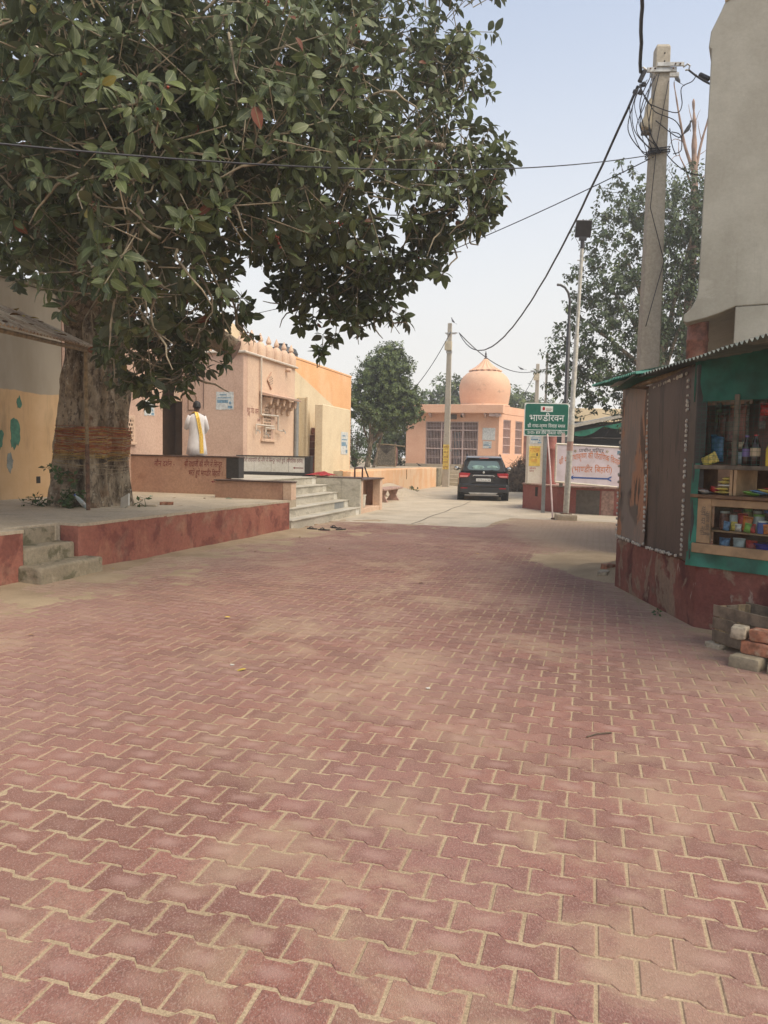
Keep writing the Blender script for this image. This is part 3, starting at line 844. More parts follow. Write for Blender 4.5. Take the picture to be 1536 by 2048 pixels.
def clothf(u, v):
    x = -0.35 + 0.7 * u; y = -0.45 + 0.9 * v
    h = 0.10 * math.exp(-((x / .25) ** 2 + (y / .4) ** 2)) + 0.035 * mnoise.noise(Vector((x * 7, y * 5, 3))) + 0.02
    return (x + 0.03 * sin(9 * y), y, max(0.004, h))
o = obj('red_cloth', cl.sheet(clothf, 22, 26), 'red_cloth', smooth='all', fix=False)
o.location = W(18.9, -7.0, 0.952); o.rotation_euler.z = -TH
tag(o, 'crumpled red cloth lying on the ledge beside the marble parapet', 'cloth')

# ---- temple block
tp = sthing('temple_building', 'pink temple block with a battlement of pointed merlons on its roof', 'building', 19.1, -9.4, 0.95)
Hh = 3.33
obj('front_wall', MB().box(-1.9, 0, 0, 0.25, 0, Hh), 'pink_plaster', tp, 0.006)
obj('side_wall', MB().box(-0.25, 0.003, 0.253, 3.7, 0, Hh), 'pink_side', tp, 0.006)
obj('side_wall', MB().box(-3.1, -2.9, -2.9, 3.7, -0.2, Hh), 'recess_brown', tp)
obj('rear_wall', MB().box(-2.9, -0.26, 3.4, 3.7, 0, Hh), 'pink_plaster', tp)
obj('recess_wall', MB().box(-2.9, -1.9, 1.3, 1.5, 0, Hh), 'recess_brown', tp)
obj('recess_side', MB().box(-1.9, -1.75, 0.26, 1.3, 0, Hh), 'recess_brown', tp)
obj('doorstep', MB().box(-2.9, -1.92, 0.2, 0.45, 0, 0.10), 'granite', tp)
obj('roof_slab', MB().box(-3.0, 0.06, -0.06, 3.75, Hh, Hh + 0.05), 'pink_side', tp, 0.01)
obj('cornice', MB().tube([(-1.9, -0.07, Hh + 0.03), (0.07, -0.07, Hh + 0.03), (0.07, 3.75, Hh + 0.03)], 0.035, 8), 'pvc_white', tp)
def merlon():
    prof = [(0.0, 0.0), (0.14, 0.0), (0.145, 0.06), (0.15, 0.16), (0.13, 0.25), (0.085, 0.31), (0.045, 0.335), (0.05, 0.345), (0.072, 0.365), (0.074, 0.39), (0.058, 0.43), (0.034, 0.475), (0.012, 0.52), (0.0, 0.53)]
    rings = []
    for r, z in prof[1:]:
        ring = []
        for k in range(16):
            a = 2 * pi * k / 16 + pi / 16
            q = (abs(cos(a)) ** 3 + abs(sin(a)) ** 3) ** (-1 / 3.0)          # rounded square plan
            ring.append((r * q * cos(a) * 0.72, r * q * sin(a), z))
        rings.append(ring)
    return MB().loft(rings)
_m = merlon(); _m.v = [(x * 1.3, y * 1.28, z * 1.32) for x, y, z in _m.v]
mm = mesh_of('merlon', _m, 'pink_side', smooth=True)
for k in range(7):
    link('merlon', mm, tp, (-0.10, 0.12 + 0.58 * k, Hh + 0.05))
for k in range(3):
    o = link('merlon', mm, tp, (-0.68 - 0.55 * k, 0.1, Hh + 0.05)); o.rotation_euler.z = pi / 2
# niche
ni = obj('niche', MB().extr([(-1.70, 1.76), (-1.45, 1.76), (-1.45, 2.12), (-1.575, 2.30), (-1.70, 2.12)], -0.006, 0.02, 'y'), 'pink_plaster', tp)
obj('frame', MB().tube([(-1.70, -0.012, 1.76), (-1.45, -0.012, 1.76), (-1.45, -0.012, 2.12), (-1.575, -0.012, 2.30), (-1.70, -0.012, 2.12), (-1.70, -0.012, 1.76)], 0.014, 6), 'recess_brown', ni)
obj('corbel', MB().extr([(0, 0), (0.18, 0), (0.18, 0.5), (0.1, 0.55), (0.03, 0.5), (0.1, 0.36), (0.02, 0.22)], -2.05, -1.9, 'x'), 'pink_side', tp).location = (0, -0.2, 2.0)
obj('conduit', MB().tube([(-1.22, -0.015, 1.8), (-1.22, -0.015, Hh)], 0.008, 6), 'coping_brown', tp)
# jali window with bracketed hood on the side wall
wn_ = obj('window', MB().box(0.0, 0.045, 1.18, 1.26, 1.0, 2.2).box(0.0, 0.045, 1.95, 2.03, 1.0, 2.2).box(0, 0.07, 1.12, 2.1, 0.93, 1.0).box(0, 0.05, 1.26, 1.95, 2.2, 2.28), 'pink_side', tp, 0.006)
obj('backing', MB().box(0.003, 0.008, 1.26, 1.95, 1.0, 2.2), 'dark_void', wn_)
obj('lattice', jali(1.27, 1.78, 1.0, 2.2, 0.012, 0.032, 0.095, 0.66), 'pink_side', wn_)
obj('shutter_board', MB().box(0.010, 0.035, 1.79, 1.94, 1.0, 2.2), 'pink_plaster', wn_, 0.004)
hd = obj('hood', MB().extr([(0.0, 2.20 + .08), (0.42, 2.14 + .08), (0.44, 2.19 + .08), (0.0, 2.30 + .08)], 1.02, 3.2, 'y'), 'pink_plaster', tp, 0.004)
for yy in (1.15, 1.62, 2.1, 2.55, 3.0):
    mb = MB(); mb.extr([(0, 1.78), (0.07, 1.80), (0.09, 1.92), (0.17, 1.96), (0.19, 2.06), (0.30, 2.08), (0.33, 2.2), (0.0, 2.235)], yy, yy + 0.14, 'y')
    obj('bracket', mb, 'pink_side', hd, 0.008)
    obj('bracket_drop', MB().ball((0.27, yy + 0.07, 2.05), (0.045, 0.045, 0.06), 10, 6), 'pink_side', hd, smooth='all')
# diamond ornament
dm_ = obj('ornament', MB().extr([(1.52, 2.75), (1.80, 2.50), (2.1, 2.75), (1.80, 3.0)], 0.003, 0.022, 'x'), 'pink_side', tp, 0.006)
mb = MB()
mb.tube([(0.03, 1.52, 2.75), (0.03, 1.80, 3.0)], 0.016, 5); mb.tube([(0.03, 1.52, 2.75), (0.03, 1.80, 2.5)], 0.02, 5)
obj('moulding', mb, 'terracotta_wash', dm_)
mb = MB()
for i in range(3):
    for j in range(5 - i): mb.box(0.02, 0.026, 1.68 + .09 * i, 1.72 + .09 * i, 2.60 + .07 * j + .035 * i, 2.635 + .07 * j + .035 * i)
part_stuff(obj('piercing', mb, 'coping_brown', dm_))
obj('spout', MB().tube([(0.0, 2.95, 3.2), (0.18, 2.95, 3.18)], 0.06, 10), 'pink_side', tp)
lettering('lettering', 'शुद_ध पेय जल', 'letter_red', tp, (0.006, 0.22, 1.70), (0, 1, 0), EZ, width=0.74, height=0.15, shear=0.05)
lettering('lettering', '(जल)', 'letter_red', tp, (0.006, 0.88, 1.50), (0, 1, 0), EZ, width=0.22, height=0.07)
lettering('lettering', '(जल)', 'letter_red', tp, (0.006, 2.20, 1.48), (0, 1, 0), EZ, width=0.26, height=0.07)
pp = sthing('water_pipe', 'white plastic water pipe with taps fixed round the pierced window', 'pipe', 19.1, -9.4, 0.95)
obj('pipe', MB().tube([(0.07, 1.0, 3.36), (0.07, 1.0, 1.72), (0.09, 1.02, 1.70), (0.12, 2.12, 1.72), (0.12, 2.12, 1.30), (0.12, 2.45, 1.28)], 0.028, 8), 'pvc_white', pp, smooth=True)
obj('pipe', MB().tube([(0.10, 1.85, 1.40), (0.10, 0.62, 1.40), (0.10, 0.62, 1.12)], 0.024, 8), 'pvc_white', pp, smooth=True)
obj('pipe', MB().tube([(0.13, 1.85, 1.33), (0.13, 1.2, 1.33), (0.13, 1.2, 1.05)], 0.024, 8), 'pvc_white', pp, smooth=True)
for y_, z_ in ((0.62, 1.22), (1.2, 1.14), (2.45, 1.28)):
    obj('tap', MB().tube([(0.10, y_, z_), (0.2, y_, z_), (0.22, y_ + 0.02, z_ - 0.07)], 0.018, 6).tube([(0.15, y_, z_), (0.15, y_, z_ + 0.06)], 0.012, 6), 'steel', pp)
gp = sthing('grey_pipe', 'upright grey drain pipe standing at the temple corner by the roof stair', 'pipe', 22.78, -9.32, 0.95)
obj('pipe', MB().tube([(0, 0, 0), (0, 0, 2.35)], 0.075, 12), 'pvc_grey', gp, smooth=True)
obj('collar', MB().tube([(0, 0, 2.2), (0, 0, 2.36)], 0.085, 12), 'pvc_grey', gp, smooth=True)

# roof stair: cream walls
rs = sthing('roof_stair', 'cream walled roof stair with red steps between temple and orange wall', 'stairs', 23.1, -8.53, 0.95)
obj('parapet', MB().extr([(-0.2, 0), (4.6, 0), (4.6, 2.25), (4.3, 2.3), (-0.2, 3.36)], -1.2, -0.98, 'x'), 'cream_plaster', rs, 0.01)
obj('slab_wall', MB().box(-1.0, -0.66, 0.15, 0.30, 0, 2.45), 'cream_plaster', rs, 0.01)
obj('slab_edge', MB().box(-0.655, -0.58, 0.12, 0.33, 0, 2.46), 'cream_plaster', rs, 0.008)
obj('block_wall', MB().box(-0.28, 0.0, 0.0, 2.85, -0.1, 2.22), 'cream_plaster', rs, 0.02)
obj('block_foot', MB().box(-0.2, 0.02, 0.5, 2.7, -0.35, -0.1), 'old_concrete', rs)
for k in range(5):
    obj('step', MB().box(-0.95, -0.285, 0.35 + 0.27 * k, 0.9 + 0.27 * k, 0, 0.52 + 0.24 * k), 'stair_red', rs, 0.006)
    obj('tread', MB().box(-0.95, -0.285, 0.32 + 0.27 * k, 0.62 + 0.27 * k, 0.522 + 0.24 * k, 0.55 + 0.24 * k), 'stone_bench', rs, 0.004)
obj('base_fill', MB().box(-0.95, -0.285, 0.1, 0.345, -0.2, 0.3), 'stair_red', rs)
# slanting cream roof parapet seen above the merlons
sl = sthing('roof_ramp_wall', 'slanting cream parapet wall on the roof, behind the merlons', 'wall', 21.5, -10.6, 4.3)
obj('wall', MB().extr([(-1.6, 0), (2.4, 0), (2.4, 0.35), (-1.6, 1.25)], -0.1, 0.1, 'x'), 'cream_plaster', sl, 0.01)
ow = sthing('orange_hall', 'long plain orange building side behind the roof stair', 'building', 27, -10.2, 0.95)
obj('wall', MB().box(-4.0, 0.0, -3.6, 4.1, -0.9, 3.92), 'orange_plaster', ow, 0.03, bseg=2)
obj('parapet_band', MB().box(-0.12, 0.012, -3.62, 4.12, 3.922, 4.0), 'orange_plaster', ow, 0.012)
wt = sthing('water_tank', 'dark round water tank sticking up over the orange roof edge', 'water tank', 25.2, -10.9, 4.95)
obj('tank_body', MB().lathe([(0.55, 0), (0.58, 0.05), (0.56, 0.1), (0.58, 0.15), (0.56, 0.2), (0.5, 0.32), (0.2, 0.42), (0.18, 0.46), (0, 0.47)], 24), 'tank_black', wt, smooth=True)
obj('tank_lid', MB().lathe([(0.2, 0.46), (0.2, 0.5), (0, 0.51)], 16), 'tank_black', wt, smooth=True)

# posters
def poster(name, label, parent_loc, rz, w, h, seed, blue=True, rows=3):
    r = random.Random(seed)
    o = thing(name, label, 'poster', parent_loc, rz)
    n = 14
    P = [(-w / 2 + w * k / n, h / 2 + r.uniform(-.012, .006)) for k in range(n + 1)][::-1] + [(-w / 2 + r.uniform(-.004, .01), h / 2 - h * k / n) for k in range(1, n)] + \
        [(-w / 2 + w * k / n, -h / 2 + r.uniform(-.006, .02)) for k in range(n + 1)] + [(w / 2 + r.uniform(-.01, .004), -h / 2 + h * k / n) for k in range(1, n)]
    obj('paper', MB().extr(P, -0.004, 0.0, 'y'), 'poster_white', o)
    if blue:
        obj('printed_band', MB().box(-w * .42, w * .2, -0.0065, -0.0045, -h * .12, h * .05), 'poster_blue', o)
        obj('printed_band', MB().box(w * .18, w * .44, -0.0065, -0.0045, -h * .42, -h * .28), 'poster_blue', o)
        obj('printed_portrait', MB().ball((w * .31, -0.005, -h * .12), (w * .07, .0015, h * .09), 10, 6), 'poster_blue', o)
        obj('printed_lines', MB().box(-w * .4, w * .35, -0.0065, -0.0045, h * .14, h * .19).box(-w * .3, w * .1, -0.0065, -0.0045, h * .3, h * .36), 'poster_blue', o)
    return o
fl = W(19.1, -9.965) + Vector((-sin(TH), -cos(TH), 0)) * 0.004
poster('poster', 'blue and white printed poster on the pink wall right of the man', (fl.x, fl.y, 2.97), -TH, 0.54, 0.50, 1)
fl = W(15.6, -10.094); poster('torn_poster', 'torn blue and white poster scrap on the pink wall left of the nook', (fl.x, fl.y, 2.53), -TH + pi / 2, 0.42, 0.36, 2)
fl = W(25.3, -8.524); poster('faded_poster', 'faded pale blue poster on the cream stair wall', (fl.x, fl.y, 1.95), -TH + pi / 2, 0.75, 0.8, 3)
# ------------------------------------------------------------------ orange platform and domed shrine
op = sthing('orange_platform', 'orange washed masonry platform in front of the domed shrine', 'platform', 31, -7.9, 0.0)
obj('side_wall', MB().box(-0.3, 0.0, -6.8, 7.6, -0.05, 1.0), 'orange_platform', op, 0.03, bseg=2)
obj('floor_slab', MB().box(-6.5, -0.302, -6.8, 16, -0.05, 0.985), 'concrete', op)
obj('end_wall', MB().box(-0.3, 0.01, 7.603, 8.9, -0.05, 0.96), 'old_concrete', op, 0.01)
obj('edge_band', MB().box(-0.42, -0.31, -6.8, 7.6, 0.986, 1.02), 'orange_platform', op, 0.01)
mb = MB(); mb.tube([(0.012, 1.0, 0.98), (0.02, 1.03, 0.7), (0.02, 1.0, 0.55)], 0.012, 5); obj('root_stain', mb, 'dry_leaf', op)
rp = sthing('concrete_ramp', 'sloping grey concrete apron at the foot of the orange platform', 'ramp', 29.5, -7.85, 0.0)
mb = MB()
rings = []
for k in range(9):
    u_ = k / 8
    y = -2.2 + 4.4 * u_; w = 1.5 * sin(pi * min(1, u_ * 1.15 + .05)) + 0.25; h = 0.42 * sin(pi * (0.25 + 0.75 * u_)) + .05
    rings.append([(0, y, -0.03), (w, y, -0.03), (w * .6, y, h * .35), (0.2, y, h * .8), (0, y, h)])
obj('apron', mb.loft(rings), 'concrete', rp, smooth=True)

ds = sthing('platform_steps', 'plain concrete steps up to the shrine door, behind the stickered pole', 'steps', 40.4, -6.4, 0.0)
for k in range(5):
    obj('step', MB().box(-1.45, 2.2, 0.38 * k, 2.6, 0.2 * k - 0.03, 0.2 * (k + 1)), 'concrete', ds, 0.012)

sh = sthing('domed_shrine', 'salmon shrine with a big onion dome and a barred front', 'building', 42.5, -10.55, 1.0)
FWD = 5.38
DX0, DX1, DZ1 = 1.15, 4.2, 2.6
obj('wall', MB().box(0, DX0, 0, 0.25, 0, 3.05), 'salmon_plaster', sh, 0.01)
obj('wall', MB().box(DX1, FWD, 0, 0.25, 0, 3.05), 'salmon_plaster', sh, 0.01)
obj('lintel', MB().box(DX0, DX1, 0.003, 0.247, DZ1, 3.05), 'salmon_plaster', sh)
obj('side_wall', MB().box(0, 0.25, 0.253, 5.5, 0, 3.05), 'salmon_plaster', sh)
obj('interior_wall', MB().box(0.3, 7.0, 3.2, 3.3, 0, 3.0), 'interior', sh)
obj('interior_floor', MB().box(0.26, 6, 0.26, 3.2, -0.02, 0.03), 'interior', sh)
obj('plinth', MB().box(-0.03, FWD + .02, -0.05, -0.004, -0.02, 0.16), 'concrete', sh, 0.006)
# angled side wing with two barred windows
A = radians(-18.6)
wg = obj('side_wing', MB().box(0, 0.25, 0, 0.55, 0, 3.05).box(0, 0.25, 1.55, 2.2, 0, 3.05).box(0, 0.25, 3.2, 5.2, 0, 3.05).box(0, .25, .55, 1.55, 0, 0.8).box(0, .25, .55, 1.55, 2.75, 3.05).box(0, .25, 2.2, 3.2, 0, .8).box(0, .25, 2.2, 3.2, 2.75, 3.05), 'salmon_plaster', sh)
wg.location = (FWD - 0.25, 0.02, 0); wg.rotation_euler.z = A
for y0 in (0.55, 2.2):
    w_ = obj('window_backing', MB().box(0.06, 0.09, y0, y0 + 1.0, 0.8, 2.75), 'interior', wg)
    for k in range(9): obj('bar', MB().box(0.2, 0.22, y0 + 0.06 + 0.11 * k, y0 + 0.075 + 0.11 * k, 0.8, 2.75), 'bars_pink', wg)
    for z in (0.82, 1.3, 1.75, 2.25, 2.72): obj('rail', MB().box(0.195, 0.225, y0, y0 + 1.0, z - 0.02, z + 0.02), 'bars_pink', wg)
pbx = obj('parapet', MB().box(-0.15, FWD + 0.25, -0.55, 0.22, 3.05 + 0.0, 3.52), 'salmon_plaster', sh, 0.02)
wp = obj('wing_parapet', MB().box(0.0, 0.27, 0.25, 5.4, 3.053, 3.5), 'salmon_plaster', sh, 0.01); wp.location = (FWD - 0.25, 0.02, 0); wp.rotation_euler.z = A
obj('roof', MB().box(0.1, FWD, 0.225, 5.6, 3.06, 3.40), 'salmon_plaster', sh)
for x in (0.5, 1.4, 2.35, 3.3, 4.55, 5.2):
    obj('eave_bracket', MB().extr([(-0.5, 3.04), (-0.02, 3.04), (-0.02, 2.82), (-0.12, 2.84), (-0.5, 2.97)], x, x + 0.12, 'x'), 'bars_pink', sh, 0.004)
obj('downpipe_box', MB().box(FWD - 0.55, FWD + .1, -0.45, -0.1, 2.88, 3.04), 'bars_pink', sh, 0.006)
# barred front
gr = obj('gate', MB().box(DX0, DX0 + .05, 0.05, 0.13, 0, DZ1).box(DX1 - .05, DX1, 0.05, 0.13, 0, DZ1).box(DX0 + .05, DX1 - .05, 0.05, 0.13, DZ1 - .05, DZ1).box(DX0 + .05, DX1 - .05, 0.05, 0.13, 0, .05), 'bars_pink', sh)
for x in (2.05, 3.28): obj('mullion', MB().box(x, x + 0.075, 0.04, 0.14, 0.05, DZ1 - .05), 'bars_pink', gr)
for z in (2.08, 1.02): obj('rail', MB().box(DX0 + .05, DX1 - .05, 0.045, 0.135, z, z + 0.06), 'bars_pink', gr)
obj('mullion', MB().box(2.60, 2.67, 0.03, 0.13, 0.05, 2.08), 'bars_pink', gr)
for z in (0.52, 0.60, 1.52, 1.6, 2.3, 2.38): obj('rail', MB().box(DX0 + .05, DX1 - .05, 0.075, 0.095, z, z + 0.022), 'bars_pink', gr)
bm_ = mesh_of('bar', MB().box(-0.011, 0.011, 0.078, 0.10, 0.05, DZ1 - .05), 'bars_pink')
n = 34
for k in range(n):
    link('bar', bm_, gr, (DX0 + 0.09 + (DX1 - DX0 - 0.18) * k / (n - 1), 0.005, 0))
obj('lock_plate', MB().box(2.55, 2.72, -0.0, 0.028, 0.9, 1.0), 'steel', gr)
# things inside
for x, w, mt, lb in ((1.5, 0.5, 'red_cloth', 'c'), (2.35, 0.4, 'poster_blue', 'c'), (3.6, .5, 'interior', 'c')):
    obj('hanging', MB().sheet(lambda u, v, x=x, w=w: (x + w * u, 2.6 + 0.04 * sin(u * 19), 0.1 + 2.0 * v), 16, 2), mt, sh, smooth='all', fix=False)
obj('name_board', MB().box(2.55, 2.95, -0.05, -0.005, 2.72, 3.0), 'door_grey', sh, 0.006)
obj('wall_camera', MB().ball((3.25, -0.1, 2.9), (0.09, .1, .09), 10, 6).tube([(3.25, 0, 2.95), (3.25, -0.1, 2.92)], 0.02, 6), 'black_paint', sh)  # small dark camera on a short arm, gives no light
# dome
DC = (4.0, 3.5, 0)
dm = obj('dome', MB().lathe([(1.50, 3.42), (1.50, 3.62), (1.43, 3.66), (1.44, 3.8), (1.50, 4.15), (1.55, 4.55), (1.55, 4.9), (1.48, 5.2), (1.34, 5.45), (1.12, 5.65), (0.88, 5.78), (0.6, 5.86), (0.3, 5.9), (0, 5.91)], 48, DC), 'dome_plaster', sh, smooth=True)
obj('base_ring', MB().lathe([(1.47, 3.63), (1.53, 3.65), (1.55, 3.70), (1.53, 3.75), (1.44, 3.77)], 48, DC), 'dome_plaster', dm, smooth=True)
obj('lotus_cap', MB().lathe([(0.78, 5.84), (0.95, 5.79), (0.96, 5.83), (0.78, 5.93), (0.58, 6.06), (0.41, 6.20), (0.28, 6.34), (0.18, 6.46), (0.12, 6.54), (0.0, 6.58)], 64, DC, ribs=16, ribamp=0.07), 'dome_plaster', dm, smooth=True)
obj('finial', MB().lathe([(0.06, 6.52), (0.11, 6.57), (0.06, 6.63), (0.05, 6.66), (0.09, 6.71), (0.05, 6.76), (0.04, 6.8), (0.07, 6.85), (0.03, 6.92), (0.025, 6.98), (0.0, 7.04)], 14, DC), 'black_paint', dm, smooth=True)
fl = W(42.49, -5.75); poster('shrine_notice', 'yellowed notice sheet on the shrine wall right of the gate', (fl.x, fl.y, 2.9), -TH, 0.72, 0.7, 5, blue=False)
fl = W(42.49, -5.82); poster('shrine_poster', 'small blue and white poster under the notice on the shrine', (fl.x, fl.y, 2.3), -TH, 0.5, 0.42, 6)

# charpoy (string cot) stood on edge
cp = sthing('charpoy', 'string cot stood upright against the small tree on the platform', 'cot', 37.2, -10.25, 0.985, rz=0.12)
simple('cot_rope', (0.44, 0.38, 0.29), 0.9, var=0.3, scale=22)
simple('cot_rope_dark', (0.06, 0.05, 0.04), 0.9, var=0.3, scale=22)
obj('frame_pole', MB().tube([(-.52, 0, 1.14), (.0, 0.02, 1.16), (.95, -.05, 1.06)], 0.032, 8), 'bamboo', cp, smooth=True)
obj('frame_pole', MB().tube([(-.5, 0, 0.06), (.5, 0, 0.06)], 0.032, 8), 'bamboo', cp, smooth=True)
obj('frame_pole', MB().tube([(-.48, 0, 0.0), (-.5, 0, 1.2)], 0.032, 8), 'bamboo', cp, smooth=True)
obj('frame_pole', MB().tube([(.46, 0, 0.0), (.46, 0, 1.2)], 0.032, 8), 'bamboo', cp, smooth=True)
obj('webbing', MB().box(-.47, .45, -0.004, 0.012, .07, 1.12), 'cot_rope_dark', cp)
for k in range(8):
    a = 0.045 + 0.055 * k
    if a > 0.44: break
    mb = MB(); x0, x1, z0, z1 = -0.47 + a, 0.45 - a, 0.06 + a * 1.15, 1.13 - a * 1.15
    mb.tube([(x0, -.012, z0), (x1, -.012, z0), (x1, -.012, z1), (x0, -.012, z1), (x0, -.012, z0)], 0.019, 5)
    obj('rope_ring', mb, 'cot_rope', cp)
mc = sthing('maroon_shape', 'maroon rounded bundle beside the shrine wall, behind the cot', 'shape', 41.6, -11.1, 0.985)  # plain rounded stand-in for a barely visible form
obj('rounded_form', MB().loft([[(0.30 * r * cos(a), 0.35 * r * sin(a), z + 0.03 * sin(3 * a)) for a in [2 * pi * k / 18 for k in range(18)]] for r, z in ((0.9, 0), (1.0, 0.3), (1.05, 0.7), (0.95, 0.95), (0.7, 1.1), (0.3, 1.2), (0.05, 1.22))]), 'interior', mc, smooth='all')

# pole 2 with stickers
def concrete_pole(name, label, loc, h, w0, w1, d0, d1, mat='pole_concrete'):
    o = thing(name, label, 'utility pole', loc, -TH)
    rings = []
    for z, w, d in ((-0.1, w0, d0), (h - 0.04, w1, d1), (h, w1 * .85, d1 * .8)):
        c = 0.12
        rings.append([(-w / 2 * (1 - c), -d / 2, z), (w / 2 * (1 - c), -d / 2, z), (w / 2, -d / 2 * (1 - c), z), (w / 2, d / 2 * (1 - c), z), (w / 2 * (1 - c), d / 2, z), (-w / 2 * (1 - c), d / 2, z), (-w / 2, d / 2 * (1 - c), z), (-w / 2, -d / 2 * (1 - c), z)])
    obj('shaft', MB().loft(rings), mat, o)
    return o
q = W(38.75, -7.42)
p2o = concrete_pole('utility_pole', 'concrete pole with a strip of yellow stickers, by the shrine steps', (q.x, q.y, 0), 8.45, 0.36, 0.20, 0.22, 0.16)
obj('cross_arm', MB().box(-0.22, 0.42, -0.13, -0.085, 7.9, 7.96).box(-.2, .3, .085, .13, 7.9, 7.96), 'steel', p2o)
obj('junction_box', MB().box(-0.2, 0.16, -0.26, -0.09, 7.05, 7.5), 'box_cream', p2o, 0.01)
obj('box_band', MB().box(-0.14, 0.14, -0.12, 0.12, 6.92, 7.04), 'steel', p2o)
for k in range(5):
    st_ = obj('sticker', MB().box(-0.165, 0.155, -0.122, -0.117, 0.92 + 0.26 * k, 1.17 + 0.26 * k), 'poster_yellow', p2o)
    lettering('sticker_print', random.choice(['राधे', 'जय श/ी', 'राधा', 'कृ<षण']), 'letter_red', st_, (-0.14, -0.124, 0.98 + 0.26 * k), EX, EZ, width=0.26, height=0.10)

# bench
bn = sthing('stone_bench', 'low stone slab bench on splayed legs beside the orange platform', 'bench', 24.5, -6.7, 0.0)
obj('seat', MB().box(-0.25, 0.25, -1.25, 1.2, 0.40, 0.47), 'stone_bench', bn, 0.02, bseg=2)
for y in (-0.75, 0.7):
    obj('leg', MB().extr([(-0.22, 0), (0.24, 0), (0.12, 0.2), (0.2, 0.4), (-0.2, 0.4), (-0.1, 0.2)], y, y + 0.09, 'y'), 'stone_bench', bn, 0.008)

# brushwood heap
simple('brush', (0.17, 0.125, 0.085), 0.95, var=0.35, scale=5)
bh = thing('brushwood_heap', 'waist high heap of dry brown brushwood beside the parked car', 'heap', (6.5, 35.6, 0))
r = random.Random(5)
mb = MB()
for k in range(3200):
    a, rr = r.uniform(0, 2 * pi), math.sqrt(r.random())
    x, y = rr * 1.15 * cos(a), rr * 1.0 * sin(a)
    top = 1.75 * max(0, 1 - rr ** 1.6)
    z = r.uniform(max(0.02, top - 0.5), top + 0.06)
    L_ = r.uniform(0.3, 0.85); b = r.uniform(0, 2 * pi); e = r.uniform(-1.0, 0.3)
    d = Vector((cos(b) * cos(e), sin(b) * cos(e), sin(e))) * L_
    m_ = Vector((x, y, z)); n_ = d.cross(Vector((0, 0, 1))).normalized() * r.uniform(.006, .016)
    k2 = m_ + d * 0.5 + Vector((r.uniform(-.05, .05), r.uniform(-.05, .05), r.uniform(-.05, .05)))
    mb.add([m_ - n_, m_ + n_, k2 + n_, k2 - n_, m_ + d + n_ * .4, m_ + d - n_ * .4], [(0, 1, 2, 3), (3, 2, 4, 5)])
part_stuff(obj('twigs', mb, 'brush', bh, fix=False))
obj('core', MB().lathe([(0.85, 0), (0.75, 0.5), (0.5, 0.9), (0.2, 1.2), (0, 1.3)], 20), 'brush', bh, smooth='all')

# ------------------------------------------------------------------ cars
def car_paint(name, col, rough=0.25):
    t = NT(name); p = t.pos(space='object')
    c = t.mix(t.ramp(t.noise(p, 3, 5, 0.6), 0.4, 0.8, 0.0, 0.10), col, (0.25, 0.21, 0.16))
    t.set(c, rough); t.b.inputs['Coat Weight'].default_value = 0.6; t.b.inputs['Coat Roughness'].default_value = 0.08
car_paint('car_black', (0.012, 0.0125, 0.014)); car_paint('car_white', (0.6, 0.6, 0.58))
t = NT('car_glass'); t.set((0.03, 0.045, 0.045), 0.06); t.b.inputs['Coat Weight'].default_value = 0.5
t = NT('rear_glass'); t.set((0.10, 0.155, 0.15), 0.05); t.b.inputs['Coat Weight'].default_value = 1.0
simple('tyre', (0.018, 0.017, 0.016), 0.85, bump=0.3)
simple('plastic_black', (0.022, 0.022, 0.022), 0.6)
simple('chrome', (0.62, 0.62, 0.58), 0.15, 1.0, var=0.03)
simple('lamp_red', (0.36, 0.012, 0.016), 0.2, var=0.1)
simple('lamp_pink', (0.62, 0.22, 0.20), 0.2, var=0.05)
simple('plate_white', (0.68, 0.68, 0.64), 0.5, var=0.03)
simple('pale_green', (0.30, 0.48, 0.44), 0.8, var=0.2, scale=6)
